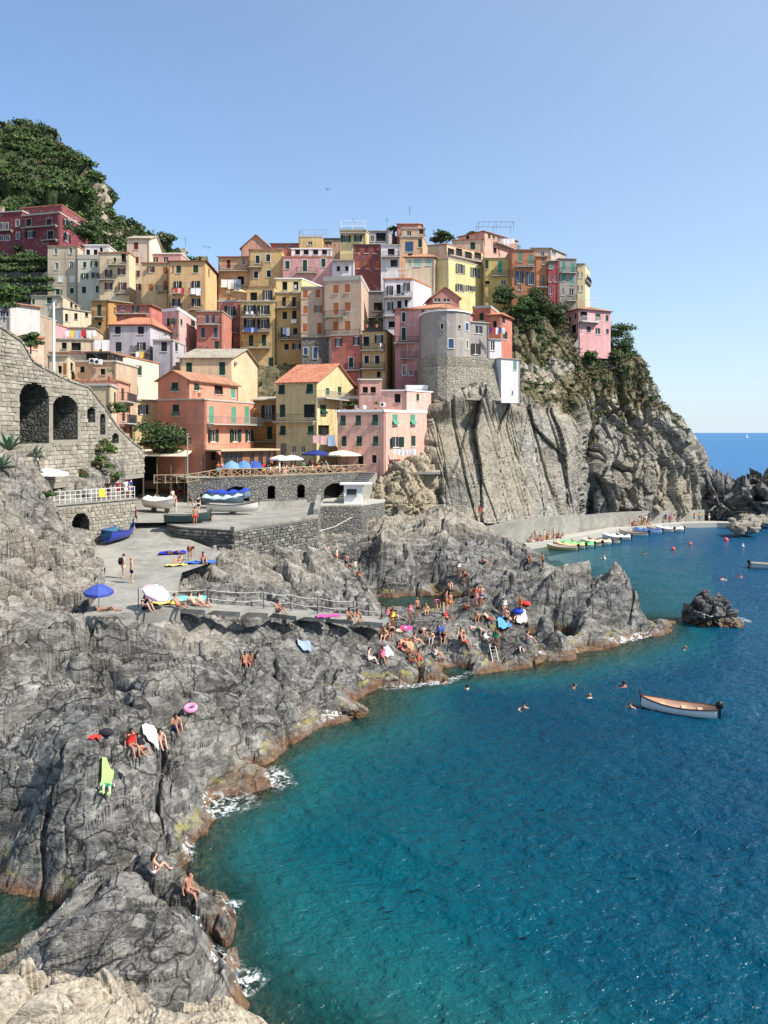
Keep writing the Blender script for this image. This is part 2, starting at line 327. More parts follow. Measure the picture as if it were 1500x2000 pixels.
# boulder hill
cz((760,1164,.3),(850,1152,.3),(720,1150,.5))
cdp((700,1130,80),(900,1160,80),(950,1150,79),(860,986,96),(820,998,97),(900,998,97),(950,1028,95),(1000,1058,93),(1050,1090,91),(780,1030,94),(720,1060,91),(700,1090,86),(870,1050,90),(870,1100,85),(800,1080,86),(950,1090,87),(1000,1110,85),(830,1120,83.5))
CP += [(8,104,4.5),(0,106,5),(15,104,1.5),(20,100,-1),(24,94,-1.5),(26,86,-1.5),(24,80,-1.5)]
# left rocks, under the slab, round the quay
cdp((0,955,50),(60,950,58),(100,990,62),(0,1000,52),(50,1050,52),(100,1100,51),(150,1088,60),(185,1096,59.5),(160,1080,63.5),(198,1130,53),(0,1100,48),(0,1170,44),(100,1170,46.5),(150,1150,49),(185,1165,48),
    (360,1112,60),(400,1150,57),(440,1092,64),(460,1150,59),(520,1098,66),(560,1150,62),(620,1100,72),(620,1150,66),(680,1130,74),(680,1172,68),(640,1190,61),(500,1182,53.5),(380,1180,50),(650,1092,84),(660,1086,88),(590,1175,59))
cdp((60,900,70),(210,930,76),(225,900,80),(0,900,60),(40,840,65),(0,790,62),(65,868,71),(130,860,77),(200,852,81),(-60,850,58))
CP += [(-29.5,68,11.1),(-24.5,73,10.8),(-27,72,11.1),(-31,64.5,10.9),(-17,45,6.5),(-15,50,6.5),(-16,58,6.7),(-16,66,7),(-22,75,8),(-10,80,8),(0,85,6),(-14,95,8.5),(-5,100,8),(-30,60,14),(-36,52,16),(-36,42,12),(-30,32,7),(-24,24,4),(-34,80,13),(-40,100,15),(5,112,6)]
for _px, _py, _z in ((165,1208,6.75),(205,1207,6.7),(250,1205,6.7),(300,1201,6.7),(345,1195,6.65),(375,1196,6.4),(436,1200,6.0),(497,1204,5.5),(552,1207,5.0),(607,1212,4.4),(662,1217,3.9),(718,1221,3.4)):
    CP.append(Wz(_px, _py, _z)); CP.append(Wz(_px, _py+14, _z-.35))
CP = np.array(CP)
def _rbf_fit(C, smooth=.25):
    d = np.sqrt(((C[:, None, :2]-C[None, :, :2])**2).sum(2)+.3); n = len(C)
    A = np.zeros((n+3, n+3)); A[:n, :n] = -d+np.eye(n)*smooth; Q = np.concatenate([np.ones((n, 1)), C[:, :2]], 1)
    A[:n, n:] = Q; A[n:, :n] = Q.T; b = np.zeros(n+3); b[:n] = C[:, 2]
    return np.linalg.lstsq(A, b, rcond=None)[0]
_RW = _rbf_fit(CP)
def base_h(x, y):
    out = np.empty(len(x))
    for k in range(0, len(x), 20000):
        xs, ys = x[k:k+20000], y[k:k+20000]
        d = np.sqrt((xs[:, None]-CP[None, :, 0])**2+(ys[:, None]-CP[None, :, 1])**2+.3)
        out[k:k+20000] = -d@_RW[:len(CP)]+_RW[-3]+_RW[-2]*xs+_RW[-1]*ys
    return out
def in_poly(x, y, poly):
    r = np.zeros(len(x), bool); j = len(poly)-1
    for i in range(len(poly)):
        xi, yi = poly[i][:2]; xj, yj = poly[j][:2]
        c = ((yi > y) != (yj > y)) & (x < (xj-xi)*(y-yi)/((yj-yi) or 1e-9)+xi); r ^= c; j = i
    return r
# paved ramp and slab: rows of (left, right, height)
RAMP = [((160,1204),(352,1187),7.0),((203,1150),(346,1152),7.03),((206,1110),(356,1118),7.15),((186,1086),(415,1098),7.35),((180,1073),(432,1078),7.55),((212,1046),(350,1046),8.0),((236,1016),(345,1022),8.75),((245,1004),(470,1010),8.95)]
RAMPW = [(Wz(*a, z), Wz(*b, z)) for a, b, z in RAMP]
RAMP_POLY = [a for a, b in RAMPW]+[b for a, b in RAMPW][::-1]
PLAZA_POLY = [Wz(*p, 8.95) for p in ((245,1004),(330,1024),(352,1029),(457,1036),(621,1011))]+[(-5.5,97,9),(-12,98,9.3),(-36,112,11),(-36,92,9.5)]
STEPS_LINE = [(lambda v: (v[0]-.35, v[1]+.85, v[2]))(Wz(*a)) for a in ((350,1188,6.95),(402,1191,6.7),(470,1195,6.2),(524,1197,5.7),(580,1203,5.15),(634,1207,4.65),(690,1212,4.15),(748,1216,3.9))]
COVE_POLY = [Wz(*p, 0) for p in ((733,1196),(742,1174),(790,1165),(850,1163),(905,1166),(925,1176),(880,1192),(835,1200),(790,1209),(760,1208))]
def shore_h(x, y, detail=True):
    """height of the natural shore at x, y"""
    h = base_h(x, y)
    if detail:
        p = np.stack([x, y, np.zeros_like(x)], 1)
        w = np.stack([fbm(p*.23, 3), fbm(p*.23+40, 3), np.zeros_like(x)], 1)
        q = p+w*3.2+np.stack([0*x, 0*x, h*.8], 1)
        q0, q1, q2 = [p+w*k+np.stack([0*x, 0*x, h*.9], 1) for k in (2.2, 1.1, .7)]
        n = blocks(q0, 5.2, (1.8, .8, 1.2), .55, .58, .24, .95, .075)
        n += blocks(q1+7, 1.9, (2.3, .62, 1.2), .48, .22, .36, .32, .07)
        n += blocks(q2+19, .8, (2.5, .6, 1.2), .42, .075, .36, .12, .08)*np.interp(y, [20, 60, 90], [1, .8, .4])
        n += .17*fbm(q*np.array([.35, .8, 1.]), 5, .5, True)-.07
        st = q[:, 1]*.62-q[:, 0]*.55+h*1.15+1.1*w[:, 1]; saw = lambda v, e=.72: np.where(v % 1 < e, (v % 1)/e, (1-v % 1)/(1-e))-.5
        ms = sstep(-.25, .12, fbm(p*.09+90, 3)); ms2 = sstep(-.1, .25, fbm(p*.17+50, 2))
        n += .34*ms*saw(st*.62+.5*perlin(p*.3))+.15*sstep(85, 55, y)*ms2*saw(st*1.75+.6*perlin(p*.6+5))+.055*sstep(42, 26, y)*saw(st*4.6+.5*perlin(p*1.1+8))
        inl = in_poly(x, y, RAMP_POLY) | in_poly(x, y, PLAZA_POLY)
        near_steps = np.full(len(x), 9.)
        for a, b in zip(STEPS_LINE, STEPS_LINE[1:]):
            ax, ay = b[0]-a[0], b[1]-a[1]; t = np.clip(((x-a[0])*ax+(y-a[1])*ay)/(ax*ax+ay*ay), 0, 1); near_steps = np.minimum(near_steps, np.hypot(x-a[0]-t*ax, y-a[1]-t*ay))
        damp = np.interp(near_steps, [0, 1.2, 3], [.25, .4, 1])*np.where(h < -.4, .6, 1.)*np.clip(.45+y/60, .55, 1.05)
        # keep the joint lines along the waterline low
        damp = damp*np.interp(h, [-1, -.3, .6, 1.6, 3], [1, .5, .5, .7, 1.])
        h = h+n*damp
        lim = np.where(inl, np.interp(y, [44, 54, 60, 66, 72, 80, 98, 112], [6.6, 6.65, 6.9, 7.2, 7.7, 8.4, 8.6, 9.5])-.12, 99.)
        h = np.minimum(h, lim)
        sx = x/np.maximum(y, 1)*FPX+HX
        rim = sstep(715, 745, sx)*sstep(925, 880, sx)*sstep(61.5, 64.5, y)*sstep(76, 73, y)
        h = h*(1-rim)+np.minimum(h, 1.05+.25*n)*rim
        h = np.where(in_poly(x, y, COVE_POLY), np.minimum(h, -.7), h)
        for a, b in zip(STEPS_LINE, STEPS_LINE[1:]):      # bench cut for the stepped walkway
            ax, ay = b[0]-a[0], b[1]-a[1]; L2 = ax*ax+ay*ay
            t = np.clip(((x-a[0])*ax+(y-a[1])*ay)/L2, 0, 1); d = np.hypot(x-a[0]-t*ax, y-a[1]-t*ay)
            zz = a[2]+t*(b[2]-a[2])-.42; h = np.where(d < .85, np.minimum(h, zz), h)
    return h
NR, NC = 780, 740
ys = 13.5*np.exp(np.linspace(0, math.log(113/13.5), NR)); ss = np.linspace(-.60, .46, NC)
X = (ys[:, None]*ss[None, :]).ravel(); Y = np.repeat(ys, NC)
Z = shore_h(X, Y).reshape(NR, NC)
for _ax in (0, 1): Z = (np.roll(Z, 1, _ax)+np.roll(Z, -1, _ax)+8*Z)/10 if _ax == 0 else np.concatenate([Z[:, :1], (Z[:, :-2]+8*Z[:, 1:-1]+Z[:, 2:])/10, Z[:, -1:]], 1)
Z[0], Z[-1] = Z[1], Z[-2]; Z = Z.ravel()
TERR = (ys, ss, Z.reshape(NR, NC))
_pn = np.stack([X, Y, Z], 1)
tan = sstep(22.3, 20.0, Y)*sstep(1.2, 2.4, Z)
tan = np.maximum(tan, (.25+.75*sstep(-.25, .2, fbm(_pn*.14+3, 3)))*sstep(-11, -18, X)*sstep(34, 44, Y)*.36)
tan = np.maximum(tan, sstep(78, 84, Y)*sstep(4.2, 6.5, Z)*.55)
tan = np.maximum(tan, sstep(.0, .45, fbm(_pn*.16+9, 3))*.5)
tan = np.maximum(tan, sstep(58, 62, Y)*sstep(76, 72, Y)*sstep(3.5, 5, Z)*.25)
# drape: small sideways push so that steep faces break up
_dx = fbm(_pn*.9+31, 3)*.28; _dy = fbm(_pn*.9+77, 3)*.28
_V = np.stack([X+_dx*(Y/45), Y+_dy*(Y/45), Z], 1)
_F = grid_faces(NR, NC); _keep = (Z[_F] > -4.2).any(1); _F = _F[_keep]
_used = np.zeros(len(_V), bool); _used[_F.ravel()] = True; _map = np.cumsum(_used)-1
tag(np_mesh('rocky_shore_terrain', _V[_used], _map[_F], M_ROCK, attrs={'tan': tan[_used]}), kind='structure')
def ground_z(x, y):
    """height of the built terrain under x, y"""
    s = x/y; r = np.interp(y, ys, np.arange(NR)); c = np.interp(s, ss, np.arange(NC))
    r0, c0 = min(int(r), NR-2), min(int(c), NC-2); fr, fc = r-r0, c-c0; T = TERR[2]
    return float((T[r0, c0]*(1-fc)+T[r0, c0+1]*fc)*(1-fr)+(T[r0+1, c0]*(1-fc)+T[r0+1, c0+1]*fc)*fr)
def on_rock(px, py, d0=16., d1=110.):
    """where the line of sight through a surveyed bearing first meets the shore"""
    for D in np.arange(d0, d1, .12):
        x, y, z = W(px, py, D)
        if abs(x/y) < .57 and y < 112 and ground_z(x, y) > z: return (x, y, ground_z(x, y))
    return W(px, py, d1)

# ================================================================ SEA
def water_mat():
    t = NT('sea_water'); P = t.pos()
    d = t.attr('depth')
    patch = t.noise(P, .045, 3, .5, .5); patch2 = t.noise(P, .25, 4, .6)
    deep = t.mix(t.ramp(patch, [(.38, (0, 0, 0)), (.62, (1, 1, 1))]), (.0, .036, .066), (.0, .074, .096))
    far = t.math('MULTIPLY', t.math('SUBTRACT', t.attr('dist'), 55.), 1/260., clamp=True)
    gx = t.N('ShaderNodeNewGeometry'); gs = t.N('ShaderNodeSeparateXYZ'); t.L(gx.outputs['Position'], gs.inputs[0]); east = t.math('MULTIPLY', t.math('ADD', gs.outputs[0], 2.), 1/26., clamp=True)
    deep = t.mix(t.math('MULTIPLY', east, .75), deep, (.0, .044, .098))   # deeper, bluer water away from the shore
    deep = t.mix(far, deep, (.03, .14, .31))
    shal = t.mix(patch2, (.010, .12, .11), (.03, .16, .125))
    k = t.ramp(t.math('MULTIPLY', d, .2), [(.0, (1, 1, 1)), (.35, (.45, .45, .45)), (1, (0, 0, 0))])
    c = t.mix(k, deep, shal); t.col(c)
    t.L(t.math('ADD', .13, t.math('MULTIPLY', far, .25)), t.b.inputs['Roughness']); t.b.inputs['IOR'].default_value = 1.333; t.b.inputs['Specular IOR Level'].default_value = .20
    w1 = t.noise(t.pos((1, 1.5, 1), (0, 0, .5)), 1.3, 4, .55, .4); w2 = t.noise(t.pos((1, 1.3, 1), (0, 0, -.3)), 4.2, 3, .55, .3)
    near = t.math('SUBTRACT', 1.0, t.math('MULTIPLY', t.attr('dist'), 1/400.), clamp=True)
    nb = t.bump(t.math('ADD', t.math('MULTIPLY', w1, .8), t.math('MULTIPLY', w2, .28)), .9, .42); t.nrm(nb)
    tr = t.N('ShaderNodeBsdfTransparent'); tr.inputs[0].default_value = (.75, .93, .92, 1)
    gl = t.N('ShaderNodeBsdfGlossy'); gl.inputs['Roughness'].default_value = .12; gl.inputs['Color'].default_value = (.6, .6, .6, 1); t.L(nb, gl.inputs['Normal'])
    fr = t.N('ShaderNodeFresnel'); fr.inputs[0].default_value = 1.333; t.L(nb, fr.inputs['Normal'])
    mg = t.N('ShaderNodeMixShader'); t.L(fr.outputs[0], mg.inputs[0]); t.L(tr.outputs[0], mg.inputs[1]); t.L(gl.outputs[0], mg.inputs[2])
    clear = t.math('POWER', 2.718, t.math('MULTIPLY', d, -.42)); clear = t.math('MULTIPLY', t.math('MULTIPLY', clear, .96), t.ramp(t.math('MULTIPLY', d, .25), [(.3, (1, 1, 1)), (.72, (0, 0, 0))]), clamp=True)
    mx = t.N('ShaderNodeMixShader'); t.L(clear, mx.inputs[0]); t.L(t.b.outputs[0], mx.inputs[1]); t.L(mg.outputs[0], mx.inputs[2])
    t.L(mx.outputs[0], t.out.inputs[0]); return t.m
M_SEA = water_mat()
yr = np.concatenate([np.array([-60, -10, 4, 9]), 13.5*np.exp(np.linspace(0, math.log(170/13.5), 490)), 170*np.exp(np.linspace(.03, math.log(60000/170), 70))])
sr = np.concatenate([np.linspace(-3, -.75, 8), np.linspace(-.62, .56, 430), np.linspace(.66, 3, 10)]); nc = len(sr)
SX = (np.maximum(yr, 13.5)[:, None]*sr[None, :]).ravel(); SY = np.repeat(yr, nc)
hh = shore_h(np.clip(SX, -60, 70), np.clip(SY, 13.5, 118), False); hh = np.where(SY > 118, -9, hh); hh = np.where(SX > .42*SY+1, -9, hh)
pw = np.stack([SX, SY, 0*SX], 1); amp = np.clip(1.25-SY/150, 0, 1)*(SY > 10)
rot = np.stack([pw[:, 0]*.8-pw[:, 1]*.6, pw[:, 0]*.6+pw[:, 1]*.8, pw[:, 2]], 1)*np.array([.5, 1., 1.])
wz = amp*((.22*perlin(rot*.36)+.22*fbm(rot*.8+5, 3, .55))+.09*(1-2*np.abs(perlin(rot*2.1+9))))*np.clip(-hh*.6+.25, .2, 1)
tag(np_mesh('sea', np.stack([SX, SY, wz-.02], 1), grid_faces(len(yr), nc), M_SEA, True, {'depth': np.clip(-hh, 0, 12), 'dist': SY}), kind='structure')

# ================================================================ LOFTED LAND (cliffs, hills)
def catmull(P, n):
    """P (k, m, 3) -> (n, m, 3) along the first axis"""
    k = len(P); t = np.linspace(0, k-1-1e-6, n); i = t.astype(int); f = (t-i)[:, None, None]
    g = lambda j: P[np.clip(j, 0, k-1)]
    a, b, c, d = g(i-1), g(i), g(i+1), g(i+2)
    return .5*((2*b)+(-a+c)*f+(2*a-5*b+4*c-d)*f*f+(-a+3*b-3*c+d)*f**3)
def loft(rows, nu, nv):
    P = np.array(rows, float); P = catmull(P, nv); P = catmull(P.transpose(1, 0, 2), nu).transpose(1, 0, 2)
    return P                       # (nv, nu, 3)
def normals(P):
    du = np.gradient(P, axis=1); dv = np.gradient(P, axis=0); n = np.cross(du, dv); n /= np.linalg.norm(n, axis=2)[:, :, None]+1e-9
    return n
M_CLIFF = rock_mat('cliff_rock', (.16, .15, .13), (.335, .315, .275), (.47, .442, .385), (.40, .32, .21), False, (1.6, 1.6, .22), (.12, -.1, .3), .8)
def soil_mat():
    t = NT('dry_hillside'); P = t.pos()
    c = t.ramp(t.noise(P, .28, 6, .65, .4), [(.3, (.07, .075, .034)), (.42, (.17, .14, .075)), (.56, (.27, .215, .13)), (.75, (.40, .35, .26))])
    c = t.mix(t.ramp(t.noise(P, 1.4, 5, .7), [(.42, (1, 1, 1)), (.6, (0, 0, 0))]), c, (.085, .085, .045))
    t.col(c); t.nrm(t.bump(t.noise(P, 1.8, 6, .7), 1.0, .5)); return t.m
M_SOIL = soil_mat()
_t = NT('green_hillside'); _t.col(_t.ramp(_t.noise(_t.pos(), .4, 6, .7), [(.3, (.03, .045, .017)), (.55, (.06, .08, .03)), (.75, (.12, .12, .055))])); _t.nrm(_t.bump(_t.noise(_t.pos(), 1.2, 6, .7), 1., .5)); M_HILL = _t.m
def displace(P, amp, size, aniso, rot, tilt=.3, crack=.5, seed=0, fine=.25, mask=None):
    nv, nu, _ = P.shape; n = normals(P).reshape(-1, 3); q = P.reshape(-1, 3)+seed
    w = np.stack([fbm(q*.12, 3), fbm(q*.12+40, 3), fbm(q*.12+80, 3)], 1)*size*.7
    d = blocks(q+w, size, aniso, rot, amp, tilt, crack*amp, .10)+blocks(q+w+11, size*.36, aniso, rot, amp*.36, tilt, crack*amp*.5, .12)+fine*amp*fbm(q*.9, 4, .6, True)
    if mask is not None: d = d*mask.reshape(-1)
    return (P.reshape(-1, 3)+n*d[:, None]).reshape(nv, nu, 3)
def put_loft(name, P, mats, attrs, soil=None, smooth=False, kind='structure'):
    nv, nu, _ = P.shape; o = np_mesh(name, P.reshape(-1, 3), grid_faces(nv, nu), mats, smooth, attrs)
    if soil is not None:
        m = soil.reshape(nv, nu)[:-1, :-1].ravel() > .5; o.data.polygons.foreach_set('material_index', m.astype(np.int32)); o.data.update()
    return tag(o, kind=kind)
# ---- the headland cliff: rows from the foot to the hilltop
_rows = [
 [(770,1010,108),(835,985,111),(885,1000,111),(930,1018,111),(1000,1022,117),(1060,1015,122),(1122,1010,128),(1140,1008,143),(1168,1008,137),(1210,1004,138),(1265,1004,140),(1320,1005,143),(1378,1006,149),(1384,1002,166),(1380,985,200)],
 [(775,965,110),(838,950,112),(882,952,112),(930,960,113),(1000,965,119),(1060,960,124),(1124,955,130),(1142,960,146),(1164,958,138),(1210,955,139),(1265,955,141),(1320,955,145),(1376,965,150),(1380,960,168),(1376,960,200)],
 [(790,905,114),(818,885,112.5),(872,895,112),(932,905,114.5),(1000,905,121),(1060,905,126),(1128,900,131),(1143,900,147),(1158,905,139),(1210,905,140),(1265,905,142),(1320,910,146),(1364,915,151),(1368,915,170),(1366,915,200)],
 [(800,850,117),(832,835,114),(885,830,113.8),(945,825,117),(1000,830,122.5),(1060,840,128),(1130,845,133),(1142,848,146),(1156,850,141),(1205,845,142),(1260,840,145),(1308,845,149),(1334,852,153),(1338,855,172),(1336,870,200)],
 [(815,800,121),(850,786,113.6),(900,757,113.2),(955,752,116.2),(1002,786,122),(1060,800,130),(1115,800,137),(1135,800,142),(1156,800,145),(1205,795,147),(1255,790,150),(1284,800,153),(1300,815,156),(1304,825,175),(1300,850,200)],
 [(820,740,128),(870,735,128),(915,725,130),(965,718,131),(1010,720,133),(1060,735,137),(1110,735,142),(1135,730,145),(1160,725,148),(1205,718,150),(1248,716,151),(1266,750,155),(1270,770,160),(1272,790,178),(1270,830,200)],
 [(830,690,138),(880,680,138),(925,670,139),(970,655,140),(1012,640,141),(1060,640,144),(1105,655,148),(1135,668,150),(1165,678,152),(1205,690,154),(1240,700,156),(1250,720,160),(1254,745,165),(1256,775,180),(1250,820,200)],
 [(840,640,152),(890,625,152),(930,610,152),(975,590,152),(1015,575,152),(1060,590,154),(1100,610,157),(1135,640,160),(1160,665,162),(1195,690,165),(1225,715,168),(1235,735,172),(1240,760,178),(1240,785,190),(1235,820,205)],
]
P = loft([[W(*p) for p in r] for r in _rows], 480, 390)
nv, nu, _ = P.shape; vv = np.repeat(np.linspace(0, 7, nv), nu).reshape(nv, nu); uu = np.tile(np.linspace(0, 14, nu), nv).reshape(nv, nu)
_q = P.reshape(-1, 3); _nz = fbm(_q*.09, 4).reshape(nv, nu)
_pl = blocks(P.reshape(-1, 3)+3, 9.0, (.55, 1, 2.4), .2, .8, .14, .4, .05).reshape(nv, nu)
slab = sstep(.8, 1.6, uu)*sstep(6.3, 5.8, uu)*sstep(4.3, 3.9, vv)          # smooth bedding planes
P = displace(P, 1.25, 6.5, (.6, .8, 1.7), .4, .24, .9, 0, .3, (1-.93*slab)*(1-.55*sstep(3.9, 4.6, vv)))
# long near-vertical joints on the bedding planes
_j = np.abs(perlin(np.stack([_q[:, 0]*.20+_q[:, 2]*.045, _q[:, 1]*.02, _q[:, 2]*.012], 1)+3)+.03*perlin(_q*.35)).reshape(nv, nu)
_j2 = np.abs(perlin(np.stack([_q[:, 0]*.55+_q[:, 2]*.14, _q[:, 1]*.04, _q[:, 2]*.05], 1)+13)+.03*perlin(_q*.4)).reshape(nv, nu)
P = P+np.stack([0*_j, slab*(-_pl+.7*sstep(.06, .0, _j)+.22*sstep(.07, 0, _j2)), 0*_j], 2)
soil = (vv+_nz*1.9 > 4.05) & ~((uu < 5.5) & (vv < 4.2)); soil |= (uu > 7) & (vv+_nz*2.2 > 3.3)
soil &= ((fbm(_q*.16+31, 3).reshape(nv, nu) > -.10) | (vv > 6.4))
put_loft('headland_cliff', P, [M_CLIFF, M_SOIL], {'tan': np.clip(_nz*1.6+.25, 0, .8).ravel()}, soil)
CLIFF = P
# ---- brown rock knoll below the pink house
rows = [[(715,1010,101),(760,1012,100),(810,1015,101),(850,1005,106)],[(722,975,102),(765,965,101),(815,970,102),(850,970,107)],[(735,940,105),(775,925,103),(815,925,105),(845,930,110)],[(760,915,109),(795,900,108),(825,895,110),(840,890,114)],[(770,905,116),(800,890,116),(825,880,118),(840,870,120)]]
P = displace(loft([[W(*p) for p in r] for r in rows], 90, 90), .8, 3, (1, 1, 1), .3, .3, .5, 5)
put_loft('brown_rock_knoll', P, [M_CLIFF], {'tan': np.full(90*90, .85)})
# ---- ground under the village
def vz(px, D): return W(px, 845, D)[0], D
rows = []
for D, zs in ((104,(12,12,12,12,12,11,-2,-8)),(113,(16,14,13,13,13,12,3,-8)),(125,(24,21,21,21,20,19,14,-4)),(140,(32,30,30,30,30,30,27,14)),(155,(40,38,38,39,40,42,40,36)),(170,(50,46,46,46,47,49,45,38)),(186,(58,50,47,47,50,52,44,34)),(215,(62,44,40,38,40,40,34,20))):
    rows.append([(W(px, 0, D)[0], D, z) for px, z in zip((-80,120,260,400,540,680,830,990), zs)])
P = displace(loft(rows, 150, 150), .5, 4, (1, 1, 1), .3, .2, .3, 9)
put_loft('village_hillside', P, [M_SOIL], {'tan': np.zeros(150*150)})
# ---- wooded hill on the left
rows = [
 [(-330,760,140),(-150,740,142),(0,720,146),(100,690,152),(170,640,160),(230,600,172),(290,560,186),(345,540,205)],
 [(-330,560,170),(-150,545,172),(0,520,176),(100,505.7,180),(156,491.3,186),(216,491.3,192),(276,498.5,200),(331,503.5,215)],
 [(-330,484.2,195),(-150,469.8,198),(0,451.9,200),(100,444.8,204),(146,455.5,208),(211,473.4,212),(261,484.2,220),(306,497.1,235)],
 [(-330,434,225),(-150,404,225),(0,379,226),(90,364,228),(146,384,230),(201,434,232),(241,462.7,240),(286,487,255)],
 [(-330,354,250),(-150,334,252),(0,309,252),(80,299,252),(126,324,252),(181,379,254),(224,455.5,258),(271,478.4,275)],
 [(-330,294,275),(-150,284,275),(0,270,272),(75,264,270),(111,292,268),(156,326,268),(211,434,272),(261,469.8,290)],
 [(-330,334,320),(-150,324,320),(0,309,320),(75,304,318),(111,334,318),(156,374,318),(211,455.5,318),(261,484.2,330)]]
P = displace(loft([[W(*p) for p in r] for r in rows], 220, 200), 3.0, 13, (1, 1, 1.2), .3, .4, .4, 21)
HILL = P
_hn = fbm(P.reshape(-1, 3)*.035+9, 4)
put_loft('wooded_hill_terrain', P, [M_HILL, M_CLIFF], {'tan': np.full(220*200, .7)}, (np.tile(np.linspace(0, 7, 220), 200) > 4.3) & (_hn > .08))
# ---- far ridge seen between the hill and the village
rows = [[(220,532,240),(290,522,245),(340,517,255),(420,532,270)],[(215,482,290),(275,487,292),(330,504,296),(410,527,300)],[(215,452,310),(270,460,312),(328,500,314),(410,527,320)],[(215,482,340),(270,487,340),(328,517,340),(410,542,340)]]
RIDGE = displace(loft([[W(*p) for p in r] for r in rows], 70, 60), 1.5, 9, (1, 1, 1), .3, .3, .3, 4)
put_loft('far_ridge', RIDGE, [M_SOIL], {'tan': np.zeros(70*60)})

# ---- ramp, plaza, terrace, quay
b = MB()
n = len(RAMPW); vs = []
for a, c in RAMPW:
    for t in np.linspace(0, 1, 7): vs.append((a[0]+(c[0]-a[0])*t, a[1]+(c[1]-a[1])*t, a[2]+(c[2]-a[2])*t))
fs = [(r*7+k, r*7+k+1, r*7+k+8, r*7+k+7) for r in range(n-1) for k in range(6)]
b.add(vs, fs); b.add([RAMPW[0][0], RAMPW[0][1], (RAMPW[0][1][0], RAMPW[0][1][1], 6.2), (RAMPW[0][0][0], RAMPW[0][0][1], 6.2)], [(3, 2, 1, 0)])
tag(b.build('ramp_pavement', M_CONC), kind='structure')
rows = []
for D, z in ((73,8.93),(80,8.95),(90,9.15),(99,9.9),(108,11.2),(118,12.8)):
    xl = W(238, 0, D)[0]; xr = {73:W(352,0,73)[0], 80:W(600,0,80)[0], 90:W(610,0,90)[0], 99:W(560,0,99)[0], 108:W(400,0,108)[0], 118:W(380,0,118)[0]}[D]
    rows.append([(xl+(xr-xl)*t, D, z if D > 100 else z+(8.98-z)*max(0, (t-.35)/.65)) for t in (0, .3, .6, 1)])
put_loft('plaza_pavement', loft(rows, 24, 24), M_CONC, {})
def stone_mat(name, c1, c2, mortar, size=2.2, bump=.9):
    t = NT(name); P = t.pos((1, 1, 1.5))
    v = t.N('ShaderNodeTexVoronoi'); v.feature = 'DISTANCE_TO_EDGE'; v.inputs['Scale'].default_value = size; v.inputs['Randomness'].default_value = .9; t.L(P, v.inputs['Vector'])
    vc = t.N('ShaderNodeTexVoronoi'); vc.inputs['Scale'].default_value = size; vc.inputs['Randomness'].default_value = .9; t.L(P, vc.inputs['Vector'])
    sp = t.N('ShaderNodeSeparateXYZ'); t.L(vc.outputs['Color'], sp.inputs[0])
    c = t.mix(sp.outputs[0], c1, c2); c = t.mix(t.math('MULTIPLY', t.noise(t.pos(), 5, 5, .7), .6), c, sc(c1, .6))
    e = t.ramp(v.outputs[0], [(0, (1, 1, 1)), (.09, (0, 0, 0))]); c = t.mix(t.math('MULTIPLY', e, .85), c, mortar)
    st = t.ramp(t.noise(t.pos((.7, .7, .15)), 1, 4, .65), [(.5, (0, 0, 0)), (.75, (1, 1, 1))]); c = t.mix(t.math('MULTIPLY', st, .5), c, sc(c1, .45))
    t.col(c); h = t.math('ADD', t.ramp(v.outputs[0], [(0, (0, 0, 0)), (.2, (1, 1, 1))]), t.math('MULTIPLY', sp.outputs[1], .5)); t.nrm(t.bump(h, bump, .12)); return t.m
M_STONE = stone_mat('rubble_stone', (.30, .27, .215), (.47, .42, .33), (.2, .18, .15))
M_GREYSTONE = stone_mat('grey_rubble_stone', (.17, .165, .15), (.33, .315, .28), (.10, .096, .085), 2.6)
M_SHADESTONE = stone_mat('shade_toned_stone', (.10, .10, .09), (.26, .25, .22), (.07, .07, .06), 2.4)  # rubble colour darkened to paint the shade inside the arches
# ================================================================ HOUSES
def adopt(o, root):
    o.parent = root
    if root.type == 'EMPTY': o.matrix_parent_inverse = Matrix.Translation(-root.location)
    return o
SH = dict(g=lin(28, 62, 50), m=lin(105, 38, 34), b=lin(165, 95, 58), t=lin(70, 150, 130), l=lin(85, 150, 122), u=lin(48, 78, 112), d=lin(34, 38, 46), r=lin(140, 50, 45), y=lin(120, 118, 112), p=lin(150, 182, 168), k=lin(60, 42, 34), w=lin(225, 222, 212), e=lin(95, 140, 112))
def shutter_mat(k):
    n = 'shutter_'+k
    if n in MATS: return MATS[n]
    t = NT(n); w = t.N('ShaderNodeTexWave'); w.bands_direction = 'Z'; w.inputs['Scale'].default_value = 4.; t.L(t.pos(), w.inputs['Vector'])
    c = SH[k]; f = t.noise(t.pos(), .9, 4, .6)
    t.col(t.mix(f, sc(c, .65), sc(c, 1.35))); t.b.inputs['Roughness'].default_value = .7; t.nrm(t.bump(w.outputs[1], .6, .03)); MATS[n] = t.m; return t.m
def glass_mat():
    t = NT('window_glass'); v = t.noise(t.pos(), .8, 2); t.col(t.mix(v, (.012, .016, .02), (.05, .055, .06)))
    t.b.inputs['Roughness'].default_value = .08; t.b.inputs['Specular IOR Level'].default_value = .5; return t.m
M_GLASS = glass_mat(); M_TRIM = plain('white_trim', (.66, .64, .58), .8); M_DARK = plain('interior_shade', (.018, .017, .016), .9)  # M_DARK: near-black colour painted for the unlit space behind openings
M_IRON = plain('dark_iron', (.05, .052, .055), .6, .3); M_RAIL = plain('grey_rail', (.36, .36, .35), .5, .5); M_WHITE = plain('white_paint', (.78, .77, .74), .6)
M_PIPE = plain('drainpipe_metal', lin(120, 96, 80), .6)
M_SLAB = plain('balcony_stone', (.42, .39, .34), .85)
